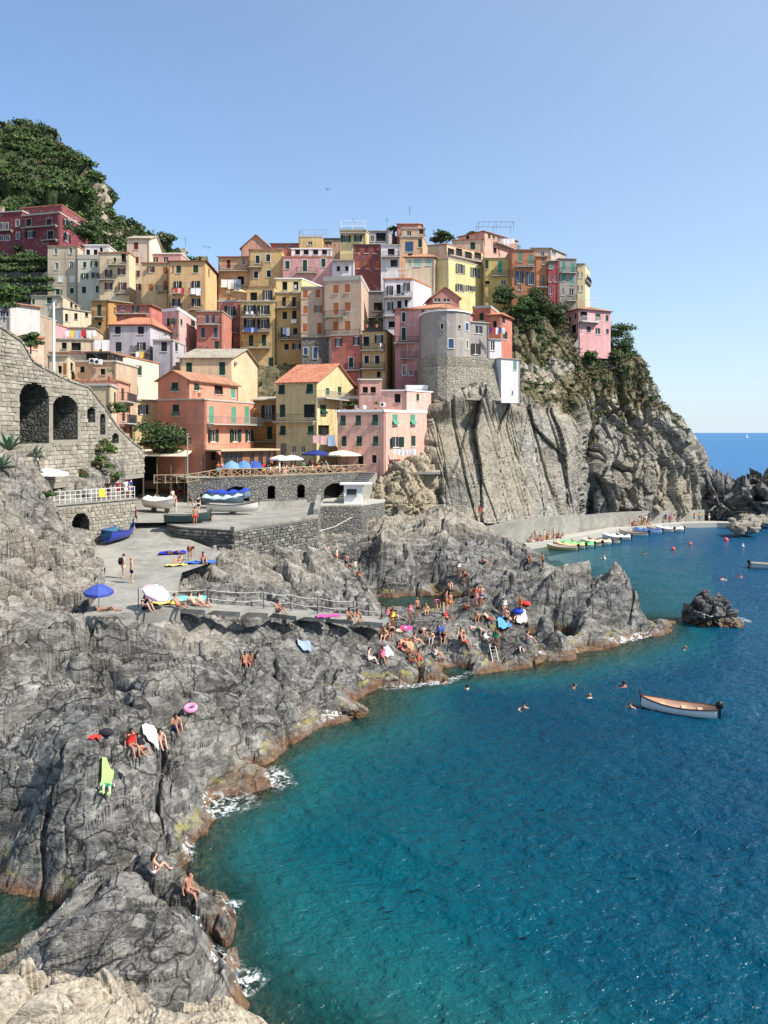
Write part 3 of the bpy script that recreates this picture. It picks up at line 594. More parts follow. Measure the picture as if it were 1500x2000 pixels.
def tile_mat(name, c1, c2):
    t = NT(name); f = t.noise(t.pos(), 2.6, 4, .75); g = t.noise(t.pos(), .5, 4, .6)
    c = t.mix(t.ramp(f, [(.35, (0, 0, 0)), (.65, (1, 1, 1))]), c1, c2); c = t.mix(t.math('MULTIPLY', t.ramp(g, [(.5, (0, 0, 0)), (.7, (1, 1, 1))]), .5), c, sc(c1, .5))
    t.col(c); return t.m
M_TILE = tile_mat('terracotta_tiles', lin(150, 88, 66), lin(192, 134, 106)); M_SLATE = tile_mat('grey_slabs', lin(128, 120, 108), lin(176, 166, 148))
M_BROWNTILE = tile_mat('weathered_tiles', lin(140, 92, 72), lin(186, 140, 112))
ROOFM = dict(t=M_TILE, s=M_SLATE, b=M_BROWNTILE, w=M_WHITE, d=M_IRON, c=M_SLAB)
XF = [0, 0, 1.]
def reg(ox, oy, s): XF[:] = [ox, oy, s]
def fx(x): return XF[0]+x/XF[2]
def fy(y): return XF[1]+y/XF[2]
class Face:
    def __init__(s, A, B, z0, z1):
        s.A, s.B = A, B; dx, dy = B[0]-A[0], B[1]-A[1]; s.L = math.hypot(dx, dy); s.u = (dx/s.L, dy/s.L); s.n = (s.u[1], -s.u[0]); s.z0, s.z1 = z0, z1
        s.U = (s.u[0], s.u[1], 0); s.N = (s.n[0], s.n[1], 0); s.holes = []
    def hit(s, px):
        d = (px-HX)/FPX; u = (s.A[1]*d-s.A[0])/(s.u[0]-s.u[1]*d); return u, s.A[1]+u*s.u[1]
    def P(s, u, z, n=0): return (s.A[0]+s.u[0]*u+s.n[0]*n, s.A[1]+s.u[1]*u+s.n[1]*n, z)
    def wall(s, mb):
        us = sorted({0., s.L, *[min(max(h[k], 0), s.L) for h in s.holes for k in (0, 1)]}); zs = sorted({s.z0, s.z1, *[min(max(h[k], s.z0), s.z1) for h in s.holes for k in (2, 3)]})
        for a, b in zip(us, us[1:]):
            for c, d in zip(zs, zs[1:]):
                m, q = (a+b)/2, (c+d)/2
                if any(h[0] < m < h[1] and h[2] < q < h[3] for h in s.holes): continue
                mb.quad(s.P(a, c), s.P(b, c), s.P(b, d), s.P(a, d))
        for u0, u1, c, d in s.holes:
            r = -.16
            mb.quad(s.P(u0, c), s.P(u0, d), s.P(u0, d, r), s.P(u0, c, r)); mb.quad(s.P(u1, d), s.P(u1, c), s.P(u1, c, r), s.P(u1, d, r))
            mb.quad(s.P(u0, d), s.P(u1, d), s.P(u1, d, r), s.P(u0, d, r)); mb.quad(s.P(u1, c), s.P(u0, c), s.P(u0, c, r), s.P(u1, c, r))
def window(root, f, u0, u1, z0, z1, style, col, trim):
    O = (f.A[0], f.A[1], 0); Z = (0, 0, 1); w = u1-u0; h = z1-z0; b = MB(); ob = lambda m, *a: m.obox(O, f.U, Z, f.N, *a)
    t = .11
    if trim:        # plaster surround, proud of the wall
        ob(b, u0-t, u0, z0-t, z1+t, -.01, .035); ob(b, u1, u1+t, z0-t, z1+t, -.01, .035); ob(b, u0, u1, z1, z1+t, -.01, .035)
    ob(b, u0-t, u1+t, z0-.09, z0, -.01, .10)
    fr = .055
    if style in 'ona':
        ob(b, u0, u0+fr, z0, z1, -.13, -.08); ob(b, u1-fr, u1, z0, z1, -.13, -.08); ob(b, u0+fr, u1-fr, z1-fr, z1, -.13, -.08); ob(b, u0+fr, u1-fr, z0, z0+fr, -.13, -.08)
        ob(b, (u0+u1)/2-.035, (u0+u1)/2+.035, z0+fr, z1-fr, -.13, -.075)
    o = adopt(b.build('door' if style == 'd' else 'window', M_TRIM if style != 'k' else M_SLAB), root)
    pm = M_DARK if style == 'k' else M_GLASS
    p = MB(); ob(p, u0, u1, z0, z1, -.30 if style == 'k' else -.17, -.28 if style == 'k' else -.115); p.build('pane' if style != 'k' else 'shade_panel', pm).parent = o  # open style: near-black panel paints the unlit room behind
    sm = shutter_mat(col)
    if style in 'cd':
        for a, c in ((u0+.01, (u0+u1)/2-.012), ((u0+u1)/2+.012, u1-.01)):
            s = MB(); ob(s, a, c, z0+.02, z1-.02, -.06, -.015); s.build('shutter' if style == 'c' else 'door_leaf', sm).parent = o
    elif style == 'o':
        sw = w*.5
        for a, c in ((u0-sw-.02, u0-.02), (u1+.02, u1+sw+.02)):
            s = MB(); an = rng.choice((.06, .1, .15, .35, .7)); hu, sg = (c, -1) if c < u0 else (a, 1); ca, sa = math.cos(an)*sw*sg, math.sin(an)*sw
            q = [f.P(hu, z0+.02, .05), f.P(hu+ca, z0+.02, .05+sa), f.P(hu+ca, z1-.02, .05+sa), f.P(hu, z1-.02, .05)]; dn = (-math.sin(an)*sg*.045, math.cos(an)*.045)
            q2 = [(p_[0]+f.u[0]*dn[0]+f.n[0]*dn[1], p_[1]+f.u[1]*dn[0]+f.n[1]*dn[1], p_[2]) for p_ in q]
            s.add(q+q2, [(3, 2, 1, 0), (4, 5, 6, 7), (0, 1, 5, 4), (1, 2, 6, 5), (2, 3, 7, 6), (3, 0, 4, 7)]); s.build('shutter', sm).parent = o
    elif style == 'a':  # leaves closed above, lower flaps pushed out
        zm = z0+h*.45
        for a, c in ((u0+.01, (u0+u1)/2-.012), ((u0+u1)/2+.012, u1-.01)):
            s = MB(); ob(s, a, c, zm, z1-.02, -.05, .0)
            P = lambda u, z, n: f.P(u, z, n)
            q = .38
            s.add([P(a, zm, 0), P(c, zm, 0), P(c, z0+.1, q), P(a, z0+.1, q), P(a, zm, .04), P(c, zm, .04), P(c, z0+.1, q+.04), P(a, z0+.1, q+.04)], [(0, 1, 2, 3), (7, 6, 5, 4), (0, 4, 5, 1), (1, 5, 6, 2), (2, 6, 7, 3), (3, 7, 4, 0)])
            s.build('shutter', sm).parent = o
    return o
def balcony(root, f, x0, x1, y, dep=.95, rail='i', rh=1.0, slab=True):
    u0, D0 = f.hit(fx(x0)); u1, D1 = f.hit(fx(x1)); z = zat(fy(y), (D0+D1)/2); O = (f.A[0], f.A[1], 0); Z = (0, 0, 1)
    b = MB(); b.obox(O, f.U, Z, f.N, u0, u1, z-.14, z, .002, dep)
    for u in (u0+.15, u1-.3): b.obox(O, f.U, Z, f.N, u, u+.15, z-.42, z-.142, .002, dep*.6)
    o = adopt(b.build('balcony', M_SLAB), root)
    r = MB(); e = .03; mt = {'i': M_IRON, 'r': M_RAIL, 'w': M_WHITE, 'g': M_RAIL}[rail]; bar = .022
    r.obox(O, f.U, Z, f.N, u0, u1, z+rh-.05, z+rh, dep-.06, dep-.01); r.obox(O, f.U, Z, f.N, u0, u1, z+.08, z+.12, dep-.05, dep-.02)
    for u in (u0, u1-.045): r.obox(O, f.U, Z, f.N, u, u+.045, z+rh-.05, z+rh, .01, dep-.06); r.obox(O, f.U, Z, f.N, u, u+.045, z+.08, z+.12, .01, dep-.06)
    n = max(3, int((u1-u0)/.16))
    for k in range(n+1):
        u = u0+(u1-u0-bar)*k/n; r.obox(O, f.U, Z, f.N, u, u+bar, z, z+rh-.05, dep-.046, dep-.046+bar)
    for k in range(1, int(dep/.16)):
        for u in (u0+.01, u1-.035): r.obox(O, f.U, Z, f.N, u, u+bar, z, z+rh-.05, k*.16, k*.16+bar)
    r.build('railing', mt).parent = o
    return o
def slope(mb, a, b, c, d, th=.10, ribs=True):
    """roof plane: a-b along the eaves, c-d along the ridge (c above b, d above a)"""
    a, b, c, d = map(Vector, (a, b, c, d)); n = (b-a).cross(d-a).normalized()
    if n.z < 0: n = -n
    L = (b-a).length; k = max(1, int(L/.42)) if ribs else 1
    lo = [a+(b-a)*(i/k) for i in range(k+1)]; hi = [d+(c-d)*(i/k) for i in range(k+1)]
    for i in range(k):
        e = .07 if ribs else 0; m0 = (lo[i]+lo[i+1])/2; m1 = (hi[i]+hi[i+1])/2
        for p, q, r, s in ((lo[i], m0+n*e, m1+n*e, hi[i]), (m0+n*e, lo[i+1], hi[i+1], m1+n*e)):
            mb.quad(p+n*th, q+n*th, r+n*th, s+n*th)
    mb.quad(a, b, b+n*th, a+n*th); mb.quad(b, c, c+n*th, b+n*th); mb.quad(d, a, a+n*th, d+n*th); mb.quad(c, d, d+n*th, c+n*th); mb.quad(d, c, b, a)
HOUSES = {}
def house(label, rgb, corners, top, bot, roof=('flat',), wins=(), balc=(), into=None, trim=False, mat=None, dep=8., group=None, name='house', chim=(), at=0, cat='house', bands=()):
    cs = [(W(fx(x), 0, D)[0], D) for x, D in corners]
    z1 = zat(fy(top), corners[at][1]); z0 = zat(fy(bot), corners[at][1])-3
    g_ = sum(rgb)/3.; m = mat or plaster(lin(*[(.70*c+.30*(g_*.93))*k_ for c, k_ in zip(rgb, (1, .965, .98))]))
    if len(cs) == 2:
        dx, dy = cs[1][0]-cs[0][0], cs[1][1]-cs[0][1]; L = math.hypot(dx, dy); bk = (-dy/L*dep, dx/L*dep)
        poly = cs+[(cs[1][0]+bk[0], cs[1][1]+bk[1]), (cs[0][0]+bk[0], cs[0][1]+bk[1])]
    elif len(cs) == 3: poly = cs+[(cs[0][0]+cs[2][0]-cs[1][0], cs[0][1]+cs[2][1]-cs[1][1])]
    else: poly = cs+[(cs[-1][0], cs[-1][1]+dep), (cs[0][0], cs[0][1]+dep)]
    if into is None:
        cx = sum(p[0] for p in poly)/len(poly); cy = sum(p[1] for p in poly)/len(poly)
        root = tag(empty(name, (cx, cy, z0)), label, cat, group or 'houses of the village')
    else: root = into
    nf = len(cs)-1; faces = [Face(cs[i], cs[i+1], z0, z1) for i in range(nf)]
    ws = []
    for w in wins:
        fi, xs, y, ww, hh = w[:5]; st = w[5] if len(w) > 5 else 'c'; co = w[6] if len(w) > 6 else 'g'
        for x in (xs if isinstance(xs, (list, tuple)) else [xs]):
            f = faces[fi]; ua, D = f.hit(fx(x-ww/2)); ub, _ = f.hit(fx(x+ww/2)); um, D = f.hit(fx(x))
            za, zb = zat(fy(y+hh/2), D), zat(fy(y-hh/2), D); ua, ub = max(ua, .12), min(ub, f.L-.12); zb = min(zb, z1-.12)
            if ub-ua < .2 or zb-za < .2 or za < z0: continue
            if any(h[0]-.1 < ub and ua < h[1]+.1 and h[2]-.1 < zb and za < h[3]+.1 for h in f.holes): continue
            f.holes.append((ua, ub, za, zb)); ws.append((f, ua, ub, za, zb, st, co))
    b = MB()
    for f in faces: f.wall(b)
    n = len(poly)
    for i in range(nf, n):
        p, q = poly[i], poly[(i+1) % n]; b.quad((p[0], p[1], z0), (q[0], q[1], z0), (q[0], q[1], z1), (p[0], p[1], z1))
    b.add([(p[0], p[1], z1) for p in poly], [tuple(range(n))])
    P = [Vector((p[0], p[1], z1)) for p in poly]; kind = roof[0]; rm = ROOFM[roof[2] if len(roof) > 2 else 'c']; rise = roof[1] if len(roof) > 1 else .25
    r = MB(); ctr = sum(P, Vector())/n
    def out(p, q=.35): d = (p-ctr); d.z = 0; return p+d.normalized()*q
    if kind == 'flat':
        Q = [out(p, .22) for p in P]; r.prism([(q.x, q.y) for q in Q], z1+.003, z1+rise, bottom=True)
    elif kind == 'parapet':
        for i in range(n):
            p, q = P[i], P[(i+1) % n]; d = (q-p).normalized(); nn = Vector((d.y, -d.x, 0))
            r.obox(p, d, (0, 0, 1), nn, -.08, (q-p).length+.08, .003, rise, -.22, .07)
    elif kind in ('gable', 'gable1', 'shed', 'hip') and n == 4:
        if kind == 'gable1': P = P[1:]+P[:1]
        up = Vector((0, 0, rise)); o = .35
        A, B, C, D = P
        eu = (B-A).normalized()*o; ev = (D-A).normalized()*o
        if kind == 'shed':
            b.add([A, B, C, D, C+up, D+up], [(1, 2, 4), (0, 5, 3), (2, 3, 5, 4)])
            sl = up/(D-A).length*o; slope(r, A-eu-ev-sl, B+eu-ev-sl, C+eu+ev+up+sl, D-eu+ev+up+sl)
        elif kind == 'hip':
            rl = (A+D)/2+(B-A)*.28+up; rr = (B+C)/2-(B-A)*.28+up
            a, b2, c, d = A-eu-ev, B+eu-ev, C+eu+ev, D-eu+ev
            slope(r, a, b2, rr, rl); slope(r, c, d, rl, rr); slope(r, b2, c, rr, rr); slope(r, d, a, rl, rl)
        else:
            r1, r2 = (A+D)/2+up, (B+C)/2+up; b.add([A, D, r1], [(0, 1, 2)]); b.add([B, C, r2], [(0, 1, 2)])
            sl = up/((D-A).length/2)*o
            slope(r, A-eu-ev-sl, B+eu-ev-sl, r2+eu, r1-eu); slope(r, C+eu+ev-sl, D-eu+ev-sl, r1-eu, r2+eu)
    for y in bands:
        for f in faces:
            z = zat(fy(y), f.A[1]); b.obox((f.A[0], f.A[1], 0), f.U, (0, 0, 1), f.N, 0, f.L, z-.09, z+.09, .002, .03)
    wl_ = adopt(b.build('wall', m), root)
    ro = adopt(r.build('roof', rm), root) if r.v else None
    for (cxp, cyp, D, h) in chim:
        x, y, z = W(fx(cxp), fy(cyp), D); c = MB(); c.box((x, y, z-h/2-1), (.7, .7, h+2)); c.box((x, y, z+.08), (.95, .95, .14)); c.box((x, y, z+.3), (.5, .5, .3)); c.box((x, y, z+.5), (.9, .9, .08))
        k = c.build('chimney', plaster(lin(205, 180, 150)))
        if ro: k.parent = ro
        else: adopt(k, root)
    if mat is None:
        for f in faces[:1+(nf == 2)]:
            u_ = rng.choice((.18, f.L-.18)); c = MB(); a_ = f.P(u_, z1-.05, .07); c.tube(f.P(u_, z1+.1, .25), a_, .045, 5); c.tube(a_, f.P(u_, z0, .07), .045, 5); adopt(c.build('drainpipe', M_PIPE), root)
    for w in ws: window(root, *w, trim)
    for bl in balc:
        balcony(root, faces[bl[0]], *bl[1:])
    return root
H = house
# ---------------- left group (upper left crop)
reg(0, 380, 3.488)
h = H('maroon hotel block above the green terraces, widest red building at the far left', (150,52,62), [(150,179),(405,176),(660,197)], 150, 450, ('flat',.3,'c'), [(0,[196,335],190,34,48,'k'),(0,208,272,34,46,'o','d'),(0,345,276,40,56,'k'),(0,[112,208],402,26,44,'n'),(1,[448,470],195,20,42,'o','d'),(1,452,290,26,56,'o','d'),(1,[545,590],250,18,40,'n')], [(0,158,395,222),(0,296,396,312)], trim=True, chim=[(15,100,186,1.5)], cat='building')
H('', (165,70,72), [(135,184),(420,181),(640,200)], 98, 150, ('flat',.25,'t'), [(0,[190,285,350],124,26,28,'n'),(1,[515,560,600],160,16,40,'n')], into=h)
H('maroon wing with cream framed windows beside the red hotel block', (150,52,62), [(-90,183),(150,181)], 132, 450, ('flat',.3,'c'), [(0,[8,45],215,20,46,'n'),(0,120,195,22,44,'n'),(0,122,280,22,46,'n'),(0,[8,50],296,26,36,'n')], [(0,-20,90,248)], trim=True, cat='building')
H('weathered beige house with faded painted panels, below the maroon hotel', (205,190,150), [(325,158),(530,158)], 355, 640, ('flat',.2,'b'), [(0,380,388,22,40,'n'),(0,483,383,22,42,'n'),(0,387,488,24,48,'n'),(0,485,480,24,48,'n'),(0,[412,492],574,28,42,'c','w'),(0,393,662,26,42,'d'),(0,490,655,28,38,'d')], trim=True, bands=(435,540,622))
h = H('pale greenish cream house with roof terrace, right of the weathered beige one', (212,212,180), [(530,157),(700,157)], 440, 760, ('parapet',.9,'c'), [(0,577,478,22,40,'c'),(0,643,470,22,40,'o'),(0,580,555,24,40,'o'),(0,652,550,26,40,'o'),(0,572,650,28,46),(0,667,645,28,48)])
H('', (228,226,215), [(570,161),(735,161),(800,168)], 348, 440, ('flat',.2,'w'), [(0,[600,650],395,26,40,'k'),(0,690,375,20,30,'k')], into=h)
H('cream yellow house with maroon shutters and three stacked balconies, left of the cream tower', (236,214,160), [(672,154),(880,154)], 400, 760, ('flat',.25,'b'), [(0,782,443,16,30,'k'),(0,842,432,32,56,'k'),(0,742,540,26,56,'o','m'),(0,830,525,26,44,'o','m'),(0,742,625,26,48,'o','m'),(0,835,625,28,52,'o','m')], [(0,740,868,482),(0,680,788,582),(0,790,878,675)])
H('tall cream tower house with slate roof and bare bright side wall', (234,214,178), [(865,158),(1018,158),(1112,172)], 300, 760, ('gable',2.2,'s'), [(0,927,350,30,48,'c','m'),(0,930,447,28,48,'c','m'),(0,930,540,26,46,'o','m'),(0,936,630,28,46,'o','m')], chim=[(1250,385,165,1.2)])
H('long yellow house with brown shutters beside the cream tower', (232,192,120), [(965,150),(1148,150)], 470, 850, ('flat',.25,'b'), [(0,1028,510,26,40,'o','m'),(0,1125,518,32,48,'c','b'),(0,1027,632,30,48,'c','b'),(0,1128,620,30,66,'c','b')], [(0,1072,1146,660)])
H('small pink penthouse on the roof behind the long yellow house', (228,165,150), [(1020,161),(1235,161)], 405, 480, ('flat',.2,'w'), [(0,[1060,1130],442,36,36,'n')])
H('yellow house with red tiled hip roof and washing on its balconies', (238,190,112), [(1148,146),(1400,146),(1490,160)], 456, 860, ('hip',1.6,'t'), [(0,1217,510,32,50),(0,1333,507,34,52),(0,1215,615,28,48,'o','d'),(0,1337,612,30,48,'o','d'),(0,1205,735,30,52,'o','d'),(0,1338,735,30,56,'o','d'),(0,1178,508,9,38,'k'),(1,1425,530,10,50,'k')], [(0,1175,1256,676),(0,1290,1375,680),(0,1162,1240,780),(0,1290,1380,785)])
H('cream house with dark closed windows below the weathered beige one', (214,204,160), [(212,138),(430,138),(548,150)], 695, 900, ('flat',.2,'s'), [(0,228,730,18,34),(0,337,722,34,42),(1,[488,518],750,18,48,'k')], [(0,420,428,690)])
H('low cream house with three arched doorways under a sloping lane', (226,212,170), [(430,136),(640,141)], 778, 960, ('flat',.2,'s'), [(0,453,838,20,52,'k'),(0,517,830,22,44,'k'),(0,590,820,20,28,'k')])
H('ochre yellow house with pale sloping roof and tall green balcony door', (224,164,68), [(622,133),(740,133),(890,141)], 724, 960, ('shed',.9,'s'), [(0,677,790,28,78),(0,680,882,22,28,'k'),(1,800,760,16,38,'k')], [(0,640,716,836)])
H('salmon house with wide red balcony, above the grey house', (226,118,98), [(795,127),(1020,127),(1135,139)], 752, 960, ('shed',.7,'b'), [(0,838,772,18,36,'n'),(0,925,782,20,46,'o'),(1,1070,760,20,26,'n')], [(0,790,1015,815,1.2)])
h = H('light grey house with red tiled hip roof and dark shutters', (188,188,192), [(742,117),(1022,117),(1180,128)], 892, 1180, ('hip',1.9,'t'), [(0,803,925,38,52,'c','d'),(0,960,925,42,52,'c','d'),(0,808,1038,40,66,'c','d'),(0,965,1035,30,58,'o','d')], [(0,898,1036,1080)])
H('', (186,186,190), [(1042,115.4),(1180,115.4),(1258,122)], 996, 1180, ('flat',.22,'c'), [(0,1118,1037,40,64,'c','d'),(1,1202,1040,18,58,'c','g')], into=h)
H('pink house behind the light grey house, with plants at its window', (236,178,168), [(1105,128),(1215,126),(1345,140)], 802, 1040, ('parapet',.5,'w'), [(0,1170,868,28,52,'o','d'),(1,1236,870,14,44),(1,1315,873,28,48,'c','d')])
H('terracotta orange house with a ledge and blue grey shutters, left of the mauve house', (214,122,92), [(1340,131),(1515,131)], 800, 1120, ('flat',.25,'s'), [(0,[1412,1453],850,24,56,'c','u'),(0,[1383,1470],942,26,66,'c','u'),(0,1325,1028,26,50,'k'),(0,1477,1025,30,56,'c','g')], [(0,1345,1500,886),(0,1290,1420,1080)])
H('narrow pink house behind the white lamp pole', (226,160,166), [(200,112),(365,112)], 880, 1080, ('flat',.2,'b'), [(0,[225,290],912,28,38,'k')])
h = H('cream house with a washing terrace, left of the light grey house', (226,208,160), [(380,112),(640,113)], 988, 1220, ('flat',.2,'s'), [(0,437,1030,34,44,'k'),(0,518,1035,66,52,'k')])
H('', (216,200,158), [(380,117),(640,118)], 906, 988, ('flat',.15,'s'), [(0,423,940,18,34,'k'),(0,585,955,40,50,'k')], into=h)
H('small white house with blue shutters at the left edge above the arched wall', (205,208,196), [(-60,93),(72,93)], 742, 1000, ('shed',.8,'b'), [(0,[12,50],812,18,40,'c','u')])
H('low tan house with a canvas awning beside the lane, at the left edge', (188,168,130), [(72,98),(198,98)], 800, 1000, ('flat',.15,'c'), [(0,100,840,30,40,'c','u'),(0,160,850,26,50,'k')])
H('small peach house with an orange door above the arched wall', (238,184,148), [(168,90),(300,92)], 968, 1180, ('flat',.2,'t'), [(0,240,1025,34,60,'c','b')])
# ---------------- front left group
reg(0, 640, 3.488)
H('yellow cream house standing behind the white lamp pole', (232,214,160), [(325,89),(462,89),(520,97)], 196, 420, ('flat',.2,'s'), [(0,408,285,26,50,'k'),(0,440,282,22,80,'c','b'),(1,490,270,20,60,'k')])
H('tan house under a dark flat roof with air conditioners', (204,176,134), [(512,92),(792,92)], 236, 440, ('flat',.25,'c'), [(0,560,285,30,40,'k'),(0,700,300,34,40,'k')])
H('black flat roofed rooftop shed beside the bright cream house', (34,28,28), [(588,97),(748,97)], 176, 250, ('flat',.15,'d'))
H('bright cream house with green shutters, facing the sun, left of the salmon house', (246,234,190), [(745,98),(1085,114)], 172, 700, ('flat',.22,'b'), [(0,822,275,26,60,'o'),(0,945,290,42,68,'c'),(0,908,430,28,66,'o'),(0,968,557,30,66,'o','d')])
H('low yellow annex with a tiled lean-to, in front of the bright cream house', (222,196,128), [(905,99),(1082,101)], 500, 800, ('flat',.25,'s'), [(0,975,557,32,68,'o','d')])
H('cream house with a railed roof terrace, behind the curved stone wall', (222,202,148), [(480,84),(752,84),(812,91)], 396, 760, ('flat',.25,'c'), [(1,783,490,12,100,'c')])
H('narrow peach house with green shutters, squeezed behind the cream terrace house', (238,158,122), [(805,89),(882,96)], 366, 800, ('flat',.2,'b'), [(0,836,455,18,84,'c'),(0,842,605,18,64,'c'),(0,850,700,22,40,'c','r')], [(0,812,880,505),(0,812,880,650)])
# ---------------- front row on the terrace
reg(290, 660, 2.586)
H('small beige house left of the large cream gabled house', (226,196,140), [(15,117),(160,117)], 126, 330, ('shed',.5,'s'), [(0,62,172,26,42)])
H('large cream house with grey slab roof and bare sunlit gable wall', (240,204,146), [(157,113),(420,113),(552,127)], 102, 380, ('gable',2.0,'s'), [(0,205,155,30,62,'c'),(0,372,155,30,66,'c')])
h = H('salmon house with pale bands and green shutters, beside the harbour plaza', (240,146,106), [(48,99),(285,97),(530,110)], 314, 690, ('flat',.2,'c'), [(0,138,365,32,58,'a'),(0,148,487,44,58,'o'),(1,[318,430,497],388,24,84,'c','l'),(1,[325,437],493,26,64,'o'),(1,507,493,18,60,'o'),(1,328,597,20,46,'c')], [(1,293,552,436,1.1,'r')], bands=(432,537), at=1)
H('', (240,146,106), [(48,99),(207,97.8),(452,110)], 212, 314, ('gable1',1.2,'b'), [(0,133,247,32,45,'a'),(1,243,248,26,36,'c'),(1,355,262,44,44,'k'),(1,427,278,24,50,'c','l')], into=h, at=1)
H('ochre house set back between the salmon and the pale yellow houses', (224,164,72), [(528,114),(662,114)], 316, 700, ('shed',.8,'s'), [(0,605,375,34,74,'o','k'),(0,612,480,26,66,'c')], [(0,532,655,418),(0,532,655,522)])
h = H('pale yellow house with bright red tiled gable roof, middle of the terrace', (218,202,130), [(645,108),(850,106),(1046,121)], 222, 690, ('gable',3.1,'t'), [(0,673,262,30,50,'a'),(0,815,258,32,52,'a'),(0,677,368,28,64,'c'),(0,812,368,56,66,'k'),(0,679,468,28,50,'a'),(0,820,467,28,48,'a'),(0,[735,780],562,20,34,'n'),(0,682,562,30,58,'d','y'),(1,905,270,18,34),(1,965,268,18,44),(1,882,362,30,50,'a'),(1,885,465,56,48,'k'),(1,960,380,16,50)], [(0,640,845,421),(1,852,1035,312,1.3,'r')], at=1)
h = H('large pink house with green shutters at the end of the restaurant terrace', (244,176,146), [(955,106),(1190,104.5),(1430,113.5)], 374, 720, ('parapet',.35,'w'), [(0,[983,1060],418,26,54,'a'),(0,1145,415,28,56,'a'),(0,988,522,24,52,'c'),(0,[1065,1147],522,26,52,'a'),(0,1072,618,26,44,'k'),(0,1140,612,22,40,'k'),(1,[1245,1335],413,26,54,'a','l'),(1,1250,526,30,54,'o'),(1,1338,520,22,52,'c'),(1,1240,640,24,54,'o','r')], at=1)
H('', (246,184,160), [(1180,109.5),(1305,109),(1432,113.6)], 268, 374, ('flat',.2,'w'), [(0,1258,305,30,44,'k'),(1,1360,300,14,36)], into=h, at=1)
H('', (236,170,150), [(1060,114),(1178,114)], 212, 374, ('flat',.15,'w'), [(0,[1095,1135],262,26,30,'k')], into=h)
H('pink annex with a white balustrade above the cliff edge', (240,186,168), [(1300,115),(1410,115),(1480,119)], 262, 560, ('parapet',.7,'w'), [(1,1438,300,12,44)])
# ---------------- centre group
reg(400, 420, 3.488)
H('brown yellow house with tiled roof and white washing, left end of the centre block', (216,168,112), [(92,158),(300,158)], 286, 680, ('shed',1.5,'t'), [(0,162,335,26,60,'c','m'),(0,265,312,22,54,'n'),(0,245,445,44,56,'k')], [(0,102,300,382)])
H('mustard yellow house with small dark shuttered windows high in the centre block', (216,180,102), [(300,157),(526,157)], 240, 720, ('flat',.25,'b'), [(0,360,302,28,54,'c','d'),(0,432,292,28,50,'c','d'),(0,350,407,28,48,'c','d'),(0,435,400,28,48,'c','d')], [(0,300,396,356)], trim=True)
H('pink gabled attic behind the mustard yellow house', (232,160,122), [(248,176),(450,176)], 224, 330, ('gable1',3.0,'b'), dep=9, wins=[(0,410,212,18,22,'n')])
H('brick red flat roofed house on the skyline left of the yellow terrace', (204,108,90), [(450,179),(642,179)], 196, 300, ('shed',1.1,'b'), [(0,[512,585],215,28,20,'n')])
H('yellow skyline house with a blue railed roof', (236,194,108), [(640,176),(800,176)], 152, 300, ('parapet',.4,'c'), [(0,718,192,30,24,'n')])
H('low tan skyline house with a dark flat roof', (206,160,130), [(790,179),(945,179)], 168, 300, ('flat',.35,'d'), [(0,840,190,50,16,'k')])
h = H('pink house with tall green door and three windows, upper middle', (226,156,148), [(526,156),(868,156)], 290, 560, ('parapet',.3,'t'), [(0,563,340,30,56,'c'),(0,682,345,30,80,'c'),(0,808,325,30,58,'c')], [(0,625,768,394)], trim=True)
H('', (234,230,224), [(590,163),(860,163)], 232, 300, ('flat',.2,'w'), [(0,[632,690,755,815],252,34,32,'k')], into=h)
H('yellow and white penthouse with pergola, highest in the centre of the skyline', (236,214,128), [(922,170),(1095,170),(1160,179)], 106, 330, ('flat',.25,'c'), [(0,960,162,34,46,'o'),(0,1043,160,28,46,'o')], [(0,922,1095,128,1.2)])
H('grey skyline house with a wide dark window, beside the yellow penthouse', (172,172,176), [(1112,173),(1250,173),(1330,181)], 112, 300, ('flat',.2,'s'), [(0,1200,150,66,56,'k'),(0,1140,160,24,40,'n')])
H('dark maroon house with ochre shutters, upper middle', (148,72,66), [(1012,160),(1200,160)], 206, 560, ('flat',.2,'d'), [(0,[1042,1108,1178],338,26,54,'c','b'),(0,[1042,1100,1160],240,26,40,'c','m')])
H('white house with a railed terrace left of the maroon house', (222,222,224), [(868,155),(1014,155)], 316, 560, ('flat',.2,'w'), [(0,[910,968],365,22,34,'k')], [(0,870,1012,312,1.2)])
H('narrow white house with deep balconies right of the maroon house', (236,234,228), [(1200,158),(1330,158)], 208, 560, ('flat',.2,'c'), [(0,1290,330,48,50,'c','d'),(0,1270,250,46,42,'k')], [(0,1205,1328,288)])
h = H('tan house with large blue grey window below the terracotta attic', (226,178,126), [(1328,166),(1484,166),(1530,175)], 150, 520, ('flat',.25,'c'), [(0,1392,216,56,70,'c','u'),(0,1470,192,32,56),(0,1400,280,30,34,'k')])
H('', (222,176,128), [(1340,170),(1500,170)], 92, 160, ('flat',.2,'c'), [(0,1392,124,30,34,'n'),(0,1474,114,26,34,'c','d')], into=h)
H('terracotta gabled house on the skyline beside the palm', (232,128,100), [(1308,175),(1452,175),(1494,185)], 62, 240, ('gable',1.4,'b'))
H('dusky red narrow house with three balconies left of the yellow balcony house', (202,114,92), [(92,141),(241,141)], 592, 980, ('parapet',.4,'c'), [(0,172,652,36,64,'o','d'),(0,173,757,30,72),(0,178,865,30,72)], [(0,108,218,694),(0,112,224,802),(0,112,224,910)])
h = H('tall yellow house with long balconies and white chairs, centre', (226,188,96), [(241,139),(476,139)], 590, 1260, ('flat',.2,'c'), [(0,[308,400],645,42,64,'o','d'),(0,[308,400],742,42,64,'o','d'),(0,315,857,30,76),(0,403,853,30,80),(0,450,1008,32,76),(0,440,1165,30,46)], [(0,255,450,697),(0,255,450,792),(0,255,450,906),(0,355,484,1098)])
